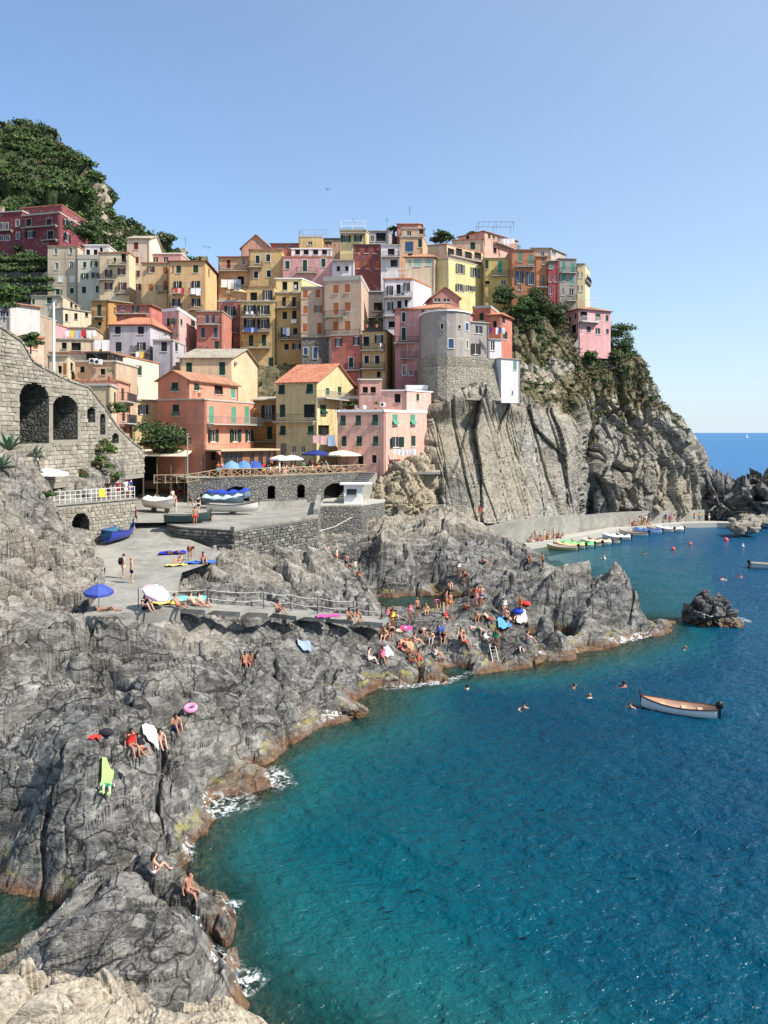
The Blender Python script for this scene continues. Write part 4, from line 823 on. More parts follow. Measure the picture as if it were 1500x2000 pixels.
H('', (226,190,104), [(280,142),(476,142)], 490, 590, ('flat',.2,'b'), [(0,333,555,48,56,'k'),(0,427,545,34,66,'o','d')], into=h)
h = H('tall golden yellow house beside the beige block with brown shutters', (226,178,86), [(478,140),(656,140)], 532, 1260, ('flat',.2,'c'), [(0,[540,607],590,26,66,'c','d'),(0,545,685,30,52,'c','d'),(0,610,680,30,56,'c','d'),(0,550,800,30,64,'o','d'),(0,617,793,28,46,'c','d'),(0,557,898,30,42,'c','d'),(0,625,895,28,42,'o','d'),(0,547,1020,18,26,'k')], [(0,490,642,632),(0,505,655,849)])
H('', (240,216,130), [(478,144),(660,144),(800,152)], 436, 532, ('flat',.2,'w'), [(0,[545,620],482,34,56,'k')], into=h)
h = H('large beige block with closed brown shutters, centre', (216,184,146), [(812,136),(1066,134.5),(1122,149)], 452, 900, ('parapet',.8,'c'), [(0,893,505,34,58,'c','b'),(0,972,500,36,58,'c','b'),(0,893,640,34,82,'c','b'),(0,973,625,38,60,'c','b'),(0,892,758,36,66,'c','b'),(0,973,755,38,68,'c','b')], [(0,822,956,694),(0,822,1060,822,.8)])
H('', (214,182,146), [(655,137),(812,137)], 494, 900, ('flat',.2,'c'), [(0,685,540,30,52,'c','b'),(0,770,535,30,56,'c','b'),(0,685,646,28,54,'c','b'),(0,770,640,26,52,'o','b'),(0,683,768,30,58,'c','b'),(0,782,775,32,80,'c','b')], into=h)
H('bare grey stone house with blue shutters below the beige block', (120,116,108), [(662,135.8),(864,135.8)], 834, 1260, ('flat',.12,'s'), [(0,687,928,30,48,'c','u'),(0,753,940,30,80,'c','u')], mat=M_GREYSTONE, trim=True)
h = H('brick red house with an attached yellow wing and two long balconies', (214,112,90), [(864,128),(1072,127)], 824, 1260, ('flat',.2,'c'), [(0,912,868,22,56,'o','d'),(0,1033,858,22,56,'o','d'),(0,997,1005,30,70,'c'),(0,1072,1092,28,40,'k')], [(0,962,1062,1056)], trim=True)
H('', (220,184,102), [(1072,126.8),(1236,126),(1312,137)], 796, 1260, ('flat',.2,'d'), [(0,1100,860,40,64,'k'),(0,1187,845,28,56,'o','d'),(0,1103,985,30,54,'c','d'),(0,1175,985,32,58,'c','d'),(0,1185,1085,26,40,'k')], [(0,1068,1225,921),(0,1064,1226,1046)], into=h, trim=True)
h = H('white modern house with dark shutters and glazed roof terrace', (236,236,234), [(1218,138),(1415,138),(1640,153)], 442, 900, ('flat',.3,'t'), [(0,1262,515,20,66,'o','d'),(0,1320,505,28,66,'k'),(0,1375,490,22,56,'o','d'),(0,1263,622,20,60,'o','d'),(0,1325,610,28,52,'k'),(0,1372,602,20,50,'c','d'),(0,1275,745,44,42,'k')], [(0,1222,1412,562),(0,1212,1330,690)])
H('dim grey house in the gap beside the white modern house', (122,122,116), [(1072,147),(1222,147)], 524, 900, ('flat',.2,'c'), [(0,1095,630,34,66,'c','u'),(0,1180,625,56,56,'k')], [(0,1075,1220,700)])
H('mauve pink house with tall green shutters beside the round bastion', (206,130,124), [(1297,124.5),(1470,124.5)], 640, 1300, ('shed',.6,'b'), [(0,1355,695,24,66,'c','d'),(0,1355,810,28,86),(0,1395,930,28,92),(0,1450,800,22,86),(0,1447,925,22,92),(0,[1360,1405],1058,26,70,'n')], [(0,1287,1465,872),(0,1337,1460,977)], trim=True)
# ---------------- right group
reg(780, 420, 3.0)
h = H('mauve house with a tiled roof and arched dormer above the round bastion', (214,148,138), [(-5,125),(240,122.5),(432,129)], 548, 800, ('hip',1.3,'b'), [(0,165,566,34,40,'o'),(1,262,572,20,50,'c','d'),(1,352,580,22,46,'c')], at=1)
H('', (200,128,106), [(188,127),(352,127.5)], 482, 560, ('gable1',1.7,'b'), [(0,222,490,38,40,'n','u'),(0,277,486,42,48,'n','u')], into=h, dep=6)
h = H('round grey bastion house with a pale terrace rim', (166,160,144), [(118,122.5),(126,120),(145,117.8),(178,116.2),(225,115.2),(278,114.9),(330,115.2),(376,116.1),(416,117.6)], 606, 830, ('flat',.22,'w'), [(3,176,652,20,58,'c','d'),(4,[250],652,14,30,'k'),(6,352,655,14,20,'k'),(7,396,655,18,46,'c','u'),(4,250,690,10,10,'k'),(5,303,753,32,54,'c','u'),(7,396,760,12,50,'n')], trim=True, dep=7)
b = MB(); pts = [(106,122.6),(118,119.8),(140,117.4),(175,115.7),(225,114.6),(280,114.2),(335,114.6),(400,115.6),(470,116.8),(540,118),(606,119.3)]
for k, (ya, yb, gr) in enumerate(((828,884,0.),(886,1085,.25))):
    q = [W(fx(x), 0, D-gr)[:2] for x, D in pts]; q2 = [W(fx(x), 0, D-gr-(.1 if k == 0 else 1.4))[:2] for x, D in pts]
    bk = [(q[-1][0], q[-1][1]+8), (q[0][0], q[0][1]+8)]
    b.prism(q+bk, zat(fy(yb), 115), zat(fy(ya), 115), taper=q2+bk)
adopt(b.build('stone_base', M_STONE), h)
H('', (170,166,152), [(416,117.7),(522,119)], 628, 830, ('flat',.15,'c'), [(0,467,672,42,46,'n'),(0,448,785,26,64,'o','k')], into=h, dep=6)
H('narrow white house clinging beside the bastion', (218,218,226), [(520,119.1),(598,120)], 728, 830, ('flat',.12,'c'), [(0,547,765,24,56,'n'),(0,540,853,14,26,'k')], dep=5)
H('tall blank white box house hanging over the cliff', (228,230,240), [(597,117.5),(706,119.5)], 842, 985, ('flat',.15,'s'), [(0,677,882,22,52,'c','e'),(0,663,1040,8,18,'k')], dep=5)
H('orange red house with an arched green door behind the bastion', (212,110,76), [(430,129),(535,128)], 548, 800, ('parapet',.4,'c'), [(0,482,596,26,46,'c')])
H('small orange house with tiled roof beside the hanging garden', (220,118,80), [(520,124.5),(592,124),(660,129)], 590, 800, ('hip',.7,'t'), [(0,560,640,20,40,'k'),(1,610,616,18,40,'c','d'),(1,620,705,26,46,'c')])
H('cream house with pale teal shutters and tiled roof', (236,216,168), [(35,146),(205,146),(292,155)], 250, 560, ('hip',1.6,'b'), [(0,107,280,42,44,'c','p'),(0,170,275,32,42,'c','p'),(0,62,285,14,42,'c','p'),(1,228,278,20,46,'c','p'),(1,262,295,9,32,'k')])
h = H('lemon yellow house with a covered roof loggia', (242,222,130), [(200,147.5),(288,145.5),(497,153)], 256, 560, ('flat',.2,'c'), [(1,357,315,26,56,'o','y'),(1,443,338,26,56,'o','y'),(1,355,425,26,42,'o','y'),(1,413,430,24,34,'o','y')], at=1)
H('', (226,190,138), [(165,150),(278,148.5),(495,156)], 172, 256, ('flat',.2,'b'), [(1,[302,350],218,36,44,'k'),(1,[405,460],236,40,40,'k')], [(1,285,492,258,.7)], into=h, at=1)
H('pale ochre house behind the yellow loggia house', (236,204,156), [(310,159),(495,158)], 150, 420, ('flat',.15,'b'), [(0,430,182,28,44)])
H('tall pink house with a steel roof frame, highest at the right of the skyline', (242,170,138), [(345,168),(495,163),(692,174)], 96, 420, ('shed',.6,'b'), [(1,[527,552],116,15,46,'c'),(1,[583,610],126,14,38,'c'),(1,652,140,18,34,'c'),(1,560,208,20,32,'k'),(0,400,130,18,24,'k')], [(1,552,690,186)], at=1)
H('olive yellow house with turquoise shutters above the hanging garden', (226,194,92), [(497,150.5),(655,150.5)], 254, 520, ('flat',.15,'c'), [(0,513,290,18,52),(0,590,305,26,70,'c','t'),(0,610,395,28,28,'n'),(0,515,395,28,16,'k')], [(0,542,652,356,.7)])
H('orange house with open blue shutters, right of the olive yellow house', (216,132,82), [(655,149),(795,149)], 206, 560, ('flat',.15,'b'), [(0,707,245,24,56,'c','e'),(0,770,262,26,56,'c','e'),(0,705,365,22,74,'o','u'),(0,768,370,22,74,'o','u'),(0,705,430,20,22,'n')], [(0,680,792,302,.7)])
H('slim orange house between the blue shuttered and the crimson houses', (226,140,78), [(796,149.6),(871,149.6)], 246, 580, ('flat',.15,'b'), [(0,845,270,18,38,'c','y'),(0,843,385,18,64,'c','y'),(0,843,456,18,28,'k')], [(0,797,866,422,.6)])
H('crimson red narrow house near the end of the ridge', (202,72,72), [(872,149),(932,149)], 270, 600, ('flat',.12,'c'), [(0,888,295,22,40,'c','t'),(0,[880,914],370,12,44,'n'),(0,884,440,20,46,'n')])
H('grey house with turquoise shutters and awnings at the ridge end', (166,160,144), [(932,149.6),(1037,150)], 256, 620, ('flat',.15,'e' if 0 else 'c'), [(0,963,300,20,54,'c','t'),(0,1015,310,20,54,'c','t'),(0,963,365,18,44,'c','t'),(0,1010,385,18,46,'c','t'),(0,1008,450,26,40,'n'),(0,958,450,14,40,'n')], [(0,945,1035,338,.7),(0,975,1036,502,.7)])
H('tall beige house rising behind the crimson house', (192,176,148), [(775,159),(888,159),(975,167)], 196, 520, ('shed',.5,'s'), [(1,905,214,24,36,'n'),(0,840,230,20,30,'n')])
H('narrow pale yellow house, last of the ridge before the headland', (232,216,150), [(1037,150.5),(1085,150.5),(1115,157)], 288, 620, ('flat',.15,'s'), [(0,[1048,1070],350,9,36,'n'),(0,[1048,1070],430,9,36,'n'),(1,1100,390,12,40,'k')], [(1,1086,1112,395,.5)])
h = H('pink house with verandas alone on the headland', (242,168,162), [(972,150.5),(1050,146.8),(1238,150.5)], 552, 740, ('hip',.7,'b'), [(0,1033,594,9,34),(0,1022,668,26,50,'k'),(0,1000,612,10,30),(1,1080,592,42,54,'k'),(1,1163,597,30,38),(1,1217,604,18,36),(1,1066,664,9,32,'n'),(1,1110,670,24,34),(1,1163,680,28,36,'n'),(1,1219,682,16,30)], [(1,1056,1156,628,.9,'w')], at=1)
# ================================================================ WALLS, QUAYS, PATHS
def stones(root, f, z0f, z1f, inside=None, mat=None, h=(.22, .4), w=(.3, .75), seed=1, proud=(.02, .09), name='rubble_stones'):
    """rubble facing: every stone a block of its own, joined into one part"""
    r = random.Random(seed); b = MB(); zmin = min(z0f(0), z0f(f.L)); zmax = max(z1f(0), z1f(f.L)); z = zmin
    while z < zmax:
        hh = r.uniform(*h); u = -r.uniform(0, .4)
        while u < f.L:
            ww = r.uniform(*w); a, c = max(u, 0)+.02, min(u+ww, f.L)-.02; m = (a+c)/2; lo, hi = z+.015, z+hh-.015
            u += ww
            if c-a < .1 or lo < z0f(m) or hi > z1f(m) or (inside and (inside(m, (lo+hi)/2) or inside(a, lo) or inside(c, hi) or inside(a, hi) or inside(c, lo))): continue
            p = r.uniform(*proud); j = lambda: r.uniform(-.035, .035)
            F0 = [f.P(a, lo, -.02), f.P(c, lo, -.02), f.P(c, hi, -.02), f.P(a, hi, -.02)]
            F1 = [f.P(a+.04+j(), lo+.035+j()*.6, p+j()*.6), f.P(c-.04+j(), lo+.035+j()*.6, p+j()*.6), f.P(c-.04+j(), hi-.035+j()*.6, p+j()*.6), f.P(a+.04+j(), hi-.035+j()*.6, p+j()*.6)]
            b.add(F0+F1, [(4, 5, 6, 7), (0, 1, 5, 4), (1, 2, 6, 5), (2, 3, 7, 6), (3, 0, 4, 7)])
        z += hh
    o = adopt(b.build(name, mat), root); o['kind'] = 'stuff'; return o
M_ST1 = NT('wall_stone'); _t = M_ST1
_g = _t.N('ShaderNodeNewGeometry'); _c = _t.ramp(_g.outputs['Random Per Island'], [(0, (.25, .22, .172)), (.5, (.38, .34, .27)), (1, (.53, .48, .39))])
_t.col(_t.mix(_t.math('MULTIPLY', _t.noise(_t.pos(), 4, 5, .7), .7), _c, (.15, .14, .115))); _t.nrm(_t.bump(_t.noise(_t.pos(), 9, 4), .5, .04)); M_ST1 = _t.m
M_ST2 = NT('quay_stone'); _t = M_ST2
_g = _t.N('ShaderNodeNewGeometry'); _c = _t.ramp(_g.outputs['Random Per Island'], [(0, (.10, .098, .09)), (.5, (.20, .195, .175)), (1, (.36, .345, .30))])
_t.col(_t.mix(_t.math('MULTIPLY', _t.noise(_t.pos(), 4, 5, .7), .7), _c, (.07, .07, .06))); _t.nrm(_t.bump(_t.noise(_t.pos(), 9, 4), .5, .04)); M_ST2 = _t.m
M_MORTAR = plain('mortar', (.25, .225, .185), .95); M_DMORTAR = plain('dark_mortar', (.075, .072, .065), .95)

# ---- quay round the boat plaza
q = [Wz(*p, 8.95) for p in ((326,1023),(352,1029),(457,1036),(621,1011))]
root = tag(empty('quay_wall', (q[2][0], q[2][1], 5)), 'angular rubble stone quay with a concrete rim, below the parked boats', 'quay')
b = MB(); poly = [p[:2] for p in q]+[(q[3][0]-1.2, 95), (q[0][0]-.5, 84)]; b.prism(poly, 2.5, 8.85); adopt(b.build('core', M_DMORTAR), root)
for k in range(3):
    f = Face(q[k][:2], q[k+1][:2], 3, 8.85); stones(root, f, lambda u: 3.6, lambda u: 8.8, None, M_ST2, seed=k+3, h=(.16, .34), w=(.25, .8), proud=(.02, .13))
f = Face(q[3][:2], (q[3][0]-1.2, 95), 3, 8.85); stones(root, f, lambda u: 3.6, lambda u: 8.8, None, M_ST2, seed=9)
b = MB(); b.prism(poly, 8.853, 8.97)
adopt(b.build('deck', M_CONC), root)
b = MB()
for a, c, hh in ((q[2], q[3], .30), (q[3], (q[3][0]-1.2, 95, 9), .85)):
    f = Face(a[:2], c[:2], 0, 1); b.obox((a[0], a[1], 0), f.U, (0, 0, 1), f.N, 0, f.L, 8.972, 8.97+hh, -.45, .04)
a = Wz(452,1003,8.97); c = Wz(600,991,8.97); f = Face(a[:2], c[:2], 0, 1); b.obox((a[0], a[1], 0), f.U, (0, 0, 1), f.N, 0, f.L, 8.972, 9.85, -.3, 0)
adopt(b.build('concrete_kerb', M_CONC), root)
# ---- restaurant terrace and its arched wall
e = [W(366,948,91), W(430,935,91.9), W(520,931,94.2), W(620,927,98.8), W(716,922,105)]
root = tag(empty('terrace_wall', (e[2][0], e[2][1], 8.6)), 'grey stone terrace wall with arched openings, under the wooden cross fence', 'wall')
TZ = 12.1; b = MB(); hole_specs = {1: [(463,966,48,30)], 2: [(530,962,15,26), (588,960,15,26)], 3: [(655,962,44,34)]}
for k in range(4):
    f = Face(e[k][:2], e[k+1][:2], 7.5, TZ)
    for (px, py, w_, h_) in hole_specs.get(k, []):
        ua, D = f.hit(px-w_/2); ub, _ = f.hit(px+w_/2); za, zb = zat(py+h_/2, D), zat(py-h_/2, D); f.holes.append((ua, ub, za, zb))
        d = MB(); n_ = 8; m = (ua+ub)/2; rr = (ub-ua)/2
        pts = [(m+rr*math.cos(math.pi*i/n_), zb-.55*rr+.55*rr*math.sin(math.pi*i/n_)) for i in range(n_+1)]
        for (u1, z1_), (u2, z2_) in zip(pts, pts[1:]): d.quad(f.P(u1, z1_, -.03), f.P(u2, z2_, -.03), f.P(u2, zb+.02, -.03), f.P(u1, zb+.02, -.03))
        adopt(d.build('arch_head', M_GREYSTONE), root)
        d = MB(); d.obox((f.A[0], f.A[1], 0), f.U, (0, 0, 1), f.N, ua-.1, ub+.1, za-.1, zb+.1, -1.6, -1.5); adopt(d.build('shade_panel', M_DARK), root)  # near-black panel paints the shade within the arched opening
    f.wall(b)
adopt(b.build('wall', M_GREYSTONE), root)
tp = [p[:2] for p in e]+[W(860,0,105)[:2], W(860,0,124)[:2], W(300,0,124)[:2], W(318,0,100)[:2]]
b = MB(); b.prism(tp, TZ-.3, TZ, bottom=True); tag(b.build('terrace_pavement', M_CONC), kind='structure')
# cross-braced wooden fence on the terrace edge: posts and braces are parts
root = tag(empty('wooden_fence', (e[2][0], e[2][1], TZ)), 'pale wooden fence with crossed braces along the restaurant terrace', 'fence')
M_WOOD = plain('pale_wood', lin(176, 156, 126), .8)
ed = [W(300,945,92), W(366,944,90.8)]+[(p[0], p[1], TZ) for p in e[1:]]; ed = [(p[0], p[1], min(p[2], TZ)) for p in ed]
for a, c in zip(ed, ed[1:]):
    L = math.dist(a[:2], c[:2]); nb = max(1, round(L/1.35)); f = Face(a[:2], c[:2], 0, 1)
    for i in range(nb):
        t0, t1 = i/nb, (i+1)/nb; z0, z1 = a[2]+(c[2]-a[2])*t0, a[2]+(c[2]-a[2])*t1; p0, p1 = f.P(L*t0, z0, -.15), f.P(L*t1, z1, -.15)
        m = MB(); m.box((p0[0], p0[1], z0+.55), (.12, .12, 1.1)); adopt(m.build('post', M_WOOD), root)
        m = MB(); v = lambda p, h: (p[0], p[1], p[2]+h)
        m.tube(v(p0, 1.02), v(p1, 1.02), .055, 4); m.tube(v(p0, .15), v(p1, .95), .026, 4); m.tube(v(p0, .95), v(p1, .15), .026, 4); m.tube(v(p0, .12), v(p1, .12), .045, 4); adopt(m.build('cross_brace', M_WOOD), root)
# ---- path wall with a boat cave
f = Face(W(96,0,64.5)[:2], W(264,0,71.5)[:2], 5.5, 11.3); root = tag(empty('path_wall', (*f.P(f.L/2, 0)[:2], 6.5)), 'rubble retaining wall with an arched boat cave, below the railed path', 'wall')
ua, D = f.hit(141); ub, _ = f.hit(174); za, zb = zat(1082, D), zat(1003, D); rr = (ub-ua)/2; um = (ua+ub)/2; zs = zb-rr*1.15
def cave(u, z): return ua < u < ub and z < zs+1.15*math.sqrt(max(0, rr*rr-(u-um)**2)) if ua < u < ub else False
def cellwall(root, f, z0, z1f, inside, mat, step=.14, back=1.8, backmat=None):
    nu = int(f.L/step); b = MB(); bk = MB(); rv = MB(); zmax = max(z1f(0), z1f(f.L), z1f(f.L/2)); nz = int((zmax-z0)/step)+1
    K = [[not inside((i+.5)*step, z0+(j+.5)*step) for j in range(nz)] for i in range(nu)]
    for i in range(nu):
        u = i*step; runs = []; j = 0
        zt = z1f(u+step/2); zl, zr = z1f(u), z1f(u+step)
        while j < nz:
            k = j
            while k < nz and K[i][k] == K[i][j]: k += 1
            runs.append((K[i][j], j, k)); j = k
        for kk, j, k in runs:
            a = z0+j*step; c = z0+k*step
            if a >= zt: continue
            last = c >= min(zl, zr)
            if kk: b.quad(f.P(u, a), f.P(u+step, a), f.P(u+step, zr if last else c), f.P(u, zl if last else c))
            else:
                c2 = min(c, zt); bk.quad(f.P(u, a, -back), f.P(u+step, a, -back), f.P(u+step, c2, -back), f.P(u, c2, -back))
                rv.quad(f.P(u, c2), f.P(u+step, c2), f.P(u+step, c2, -back), f.P(u, c2, -back))
        for j in range(nz):
            for di in (-1, 1):
                i2 = i+di
                if not K[i][j] and 0 <= i2 < nu and K[i2][j]:
                    x = u if di < 0 else u+step; a = z0+j*step; rv.quad(f.P(x, a), f.P(x, a+step), f.P(x, a+step, -back), f.P(x, a, -back))
    adopt(b.build('wall', mat), root)
    if bk.v: adopt(bk.build('recess', backmat or mat), root)
    if rv.v: adopt(rv.build('arch_reveal', M_SHADESTONE), root)  # darker stone colour paints shade on the arch sides
cellwall(root, f, 6.0, lambda u: 11.3, cave, M_MORTAR, back=2.5, backmat=M_DARK)  # back of the cave coloured near-black for its shade
stones(root, f, lambda u: 6.2, lambda u: 11.25, lambda u, z: cave(u, z), M_ST1, seed=21, h=(.2, .36), w=(.25, .6))
b = MB(); b.obox((f.A[0], f.A[1], 0), f.U, (0, 0, 1), f.N, -.3, f.L+.2, 11.302, 11.42, -4.5, .12); tag(b.build('path_pavement', M_CONC), kind='structure')
PATHF = f
# white railing on the path
root = tag(empty('path_railing', f.P(f.L/2, 11.42)), 'thin white railing along the path above the boat cave', 'railing'); n_ = 17
for i in range(n_+1):
    p = f.P(f.L*i/n_, 11.42, -.1); m = MB(); m.tube(p, (p[0], p[1], 12.5), .028, 5); adopt(m.build('post', M_WHITE), root)
for hh in (.35, .7, 1.06): m = MB(); m.tube(f.P(0, 11.42+hh, -.1), f.P(f.L, 11.42+hh, -.1), .02, 4); adopt(m.build('rail', M_WHITE), root)
m = MB(); u_, D_ = f.hit(200); m.obox((f.A[0], f.A[1], 0), f.U, (0, 0, 1), f.N, u_-.3, u_+.3, 11.75, 12.45, -.06, -.03); tag(m.build('notice_board', plain('yellow_sign', lin(236, 204, 60))), 'small yellow notice board fixed to the path railing', 'sign')
# ---- terrace retaining wall behind the umbrella
f = Face(W(84,0,73)[:2], W(198,0,76)[:2], 12, 16.3); root = tag(empty('terrace_retaining_wall', (*f.P(f.L/2, 0)[:2], 12.5)), 'plain rubble retaining wall behind the white umbrella', 'wall')
b = MB(); f.wall(b); b.obox((f.A[0], f.A[1], 0), f.U, (0, 0, 1), f.N, 0, f.L, 12, 16.299, -3, -.002); adopt(b.build('wall', M_MORTAR), root)
stones(root, f, lambda u: 12.2, lambda u: 16.2, None, M_ST1, seed=31, h=(.22, .42), w=(.3, .7))
# ---- the great arched ramp wall
tops = [(-75,560,57),(0,640,62.5),(43,669,66),(64,708,68),(96,726,71),(138,746,74.5),(172,757,77.2),(200,792,79.4),(229,835,81.7),(258,864,84),(282,882,86)]
A_, B_ = W(-75,0,57)[:2], W(282,0,86)[:2]; f = Face(A_, B_, 10, 30)
tu = [f.hit(px)[0] for px, py, D in tops]; tz = [zat(py, f.hit(px)[1]) for px, py, D in tops]
ztop = lambda u: float(np.interp(u, tu, tz))
arches = []
for x0, x1, y0, y1 in ((39,95,748,868),(103,152,773,858),(171,187,795,826),(195,206,808,850),(219,232,846,866)):
    a, D = f.hit(x0); c, D2 = f.hit(x1); Dm = (D+D2)/2; arches.append((a, c, zat(y1, Dm), zat(y0, Dm)))
def in_arch(u, z):
    for a, c, lo, hi in arches:
        if a < u < c and lo < z:
            r_ = (c-a)/2; s_ = hi-.55*r_
            if z < s_+.55*math.sqrt(max(0, r_*r_-(u-(a+c)/2)**2)): return True
    return False
root = tag(empty('arched_ramp_wall', (*f.P(f.L/2, 0)[:2], 13)), 'huge curved stone wall with blind arches under the ramp, at the left', 'wall')
cellwall(root, f, 12.5, ztop, in_arch, M_MORTAR, .15, 9.0, M_SHADESTONE)  # recess stone toned darker, shade put into its colour
stones(root, f, lambda u: 13, lambda u: ztop(u)-.05, in_arch, M_ST1, seed=41, h=(.24, .44), w=(.32, .8), proud=(.02, .1))
b = MB()
for i in range(60):
    u0, u1 = f.L*i/60, f.L*(i+1)/60
    P = lambda u, n, dz: f.P(u, ztop(u)+dz, n)
    b.quad(P(u0, .08, .0), P(u1, .08, .0), P(u1, .08, .22), P(u0, .08, .22)); b.quad(P(u0, .08, .22), P(u1, .08, .22), P(u1, -.55, .22), P(u0, -.55, .22)); b.quad(P(u0, -.55, .22), P(u1, -.55, .22), P(u1, -.55, -.9), P(u0, -.55, -.9)); b.quad(P(u0, -.55, -.9), P(u1, -.55, -.9), P(u1, -9, -.9), P(u0, -9, -.9))
adopt(b.build('coping', M_STONE), root); ARCHF = f
# ---- channel wall, kiosk platform, stairs
f1 = Face(W(622,0,92)[:2], W(706,0,93)[:2], 3, 8.6); f2 = Face(W(706,0,93)[:2], W(752,0,98)[:2], 3, 8.6)
root = tag(empty('landing_wall', (*f1.P(3, 0)[:2], 5)), 'concrete landing wall beside the narrow channel, under the white kiosk', 'wall')
b = MB(); poly = [f1.A, f1.B, f2.B, (f2.B[0], 106), (f1.A[0], 106)]; b.prism(poly, 2.5, zat(988, 93)); adopt(b.build('wall', M_GREYSTONE), root)
b = MB(); b.prism(poly, zat(988, 93)+.002, zat(988, 93)+.15); adopt(b.build('deck', M_PALECONC), root)
KZ = zat(988, 93)+.15
def stairs(name, label, a, c, width, n, mat, cat='stairs'):
    """flight from a (low) to c (high)"""
    root = tag(empty(name, a), label, cat); f = Face(a[:2], c[:2], 0, 1)
    for i in range(n):
        z = a[2]+(c[2]-a[2])*(i+1)/n; m = MB(); m.obox((a[0], a[1], 0), f.U, (0, 0, 1), f.N, f.L*i/n, f.L*(i+1)/n+.02, min(a[2], z)-.6, z, -width/2, width/2); adopt(m.build('step', mat), root)
    return root
stairs('harbour_stairs', 'concrete stairs climbing from the kiosk landing to the restaurant terrace', (*W(668,0,97)[:2], 8.7), (*W(722,0,104)[:2], 12.1), 2.2, 14, M_CONC)
# ---- promenade under the cliff
up = [(952,1030,111),(1000,1021,114),(1050,1014,118.5),(1092,1009,123),(1130,1004,128)]
P_ = [W(*p) for p in up]; b = MB(); k = len(P_)
for i in range(k-1):
    a, c = P_[i], P_[i+1]; b.add([a, c, (c[0], c[1]+4.5, c[2]), (a[0], a[1]+4.5, a[2]), (a[0], a[1], 0), (c[0], c[1], 0)], [(0, 1, 2, 3), (4, 5, 1, 0)])
b.add([P_[0], (P_[0][0], P_[0][1]+4.5, P_[0][2]), (P_[0][0], P_[0][1]+4.5, 0), (P_[0][0], P_[0][1], 0)], [(0, 1, 2, 3)])
tag(b.build('cliff_promenade_path', M_CONC), kind='structure')
root = tag(empty('promenade_railing', P_[2]), 'thin grey railing along the promenade at the foot of the cliff', 'railing')
for i in range(k-1):
    a, c = P_[i], P_[i+1]; nn = 4
    for j in range(nn): p = [a[q_]+(c[q_]-a[q_])*j/nn for q_ in range(3)]; m = MB(); m.tube((p[0], p[1]+.1, p[2]), (p[0], p[1]+.1, p[2]+1.05), .03, 5); adopt(m.build('post', M_RAIL), root)
    for hh in (.55, 1.05): m = MB(); m.tube((a[0], a[1]+.1, a[2]+hh), (c[0], c[1]+.1, c[2]+hh), .025, 4); adopt(m.build('rail', M_RAIL), root)
wl2 = [W(1122,1008,129), W(1200,1001,135.5), W(1270,998,140), W(1340,997,144), W(1376,996,147)]
b = MB()
for a, c in zip(wl2, wl2[1:]):
    b.add([a, c, (c[0], c[1]+.5, c[2]), (a[0], a[1]+.5, a[2]), (a[0], a[1], 0), (c[0], c[1], 0), (c[0], c[1]+.5, 0), (a[0], a[1]+.5, 0)], [(0, 1, 2, 3), (4, 5, 1, 0), (7, 6, 2, 3)])
tag(b.build('sea_wall', M_CONC), 'long low sea wall curving along the far quay under the cliff', 'wall')
lq = [(1028,114.5),(1085,119),(1140,124.5),(1200,131),(1245,136),(1330,141),(1400,142),(1445,141)]
b = MB(); ed = [W(px, 0, D)[:2] for px, D in lq]
for (a, c, wd) in zip(ed, ed[1:], (3.5, 3.2, 3, 3, 3, 3, 3)):
    b.add([(a[0], a[1], .85), (c[0], c[1], .85), (c[0]-.5, c[1]+wd, .85), (a[0]-.5, a[1]+wd, .85), (a[0], a[1], -1.5), (c[0], c[1], -1.5)], [(0, 1, 2, 3), (4, 5, 1, 0)])
b.add([(ed[0][0], ed[0][1], .85), (ed[0][0]-.5, ed[0][1]+3.5, .85), (ed[0][0]-.5, ed[0][1]+3.5, -1.5), (ed[0][0], ed[0][1], -1.5)], [(3, 2, 1, 0)])
tag(b.build('lower_quay_pavement', M_PALECONC), kind='structure'); LQ = ed
# ---- stepped walkway with rope railing
root = tag(empty('stepped_walkway', STEPS_LINE[0]), 'pale concrete walkway of long steps going down the rocks to the cove', 'walkway')
px_ = [(350,1188),(402,1191),(470,1195),(524,1197),(580,1203),(634,1207),(690,1212),(748,1216)]
zz = [6.95, 6.5, 6.0, 5.45, 4.9, 4.4, 3.9]
for i in range(7):
    a, c = Wz(*px_[i], zz[i]), Wz(*px_[i+1], zz[i]); f = Face(a[:2], c[:2], 0, 1); m = MB(); m.obox((a[0], a[1], 0), f.U, (0, 0, 1), f.N, 0, f.L-.01, zz[i]-.28, zz[i], -1.6, .05); adopt(m.build('step', M_CONC), root)
root = tag(empty('rope_railing', STEPS_LINE[2]), 'thin posts with two slack ropes along the stepped walkway', 'railing')
M_ROPE = plain('rope', (.62, .6, .55), .9); prev = None
for i, (px, py) in enumerate(((270,1192),(405,1192),(515,1195),(568,1199),(620,1205),(690,1209),(745,1214))):
    z = [7.0, 6.5, 6.0, 5.45, 4.9, 4.0, 3.9][i]; p = Wz(px, py-6, z); m = MB(); m.tube((p[0], p[1], z-.1), (p[0], p[1], z+1.15), .03, 5); adopt(m.build('post', M_IRON), root)
    if prev:
        for hh in (.55, 1.1):
            m = MB(); pts = []
            for t in np.linspace(0, 1, 7): pts.append((prev[0]+(p[0]-prev[0])*t, prev[1]+(p[1]-prev[1])*t, prev[2]+(p[2]-prev[2])*t+hh-.12*math.sin(math.pi*t)))
            m.path(pts, .014, 4); adopt(m.build('rope', M_ROPE), root)
    prev = (p[0], p[1], z)
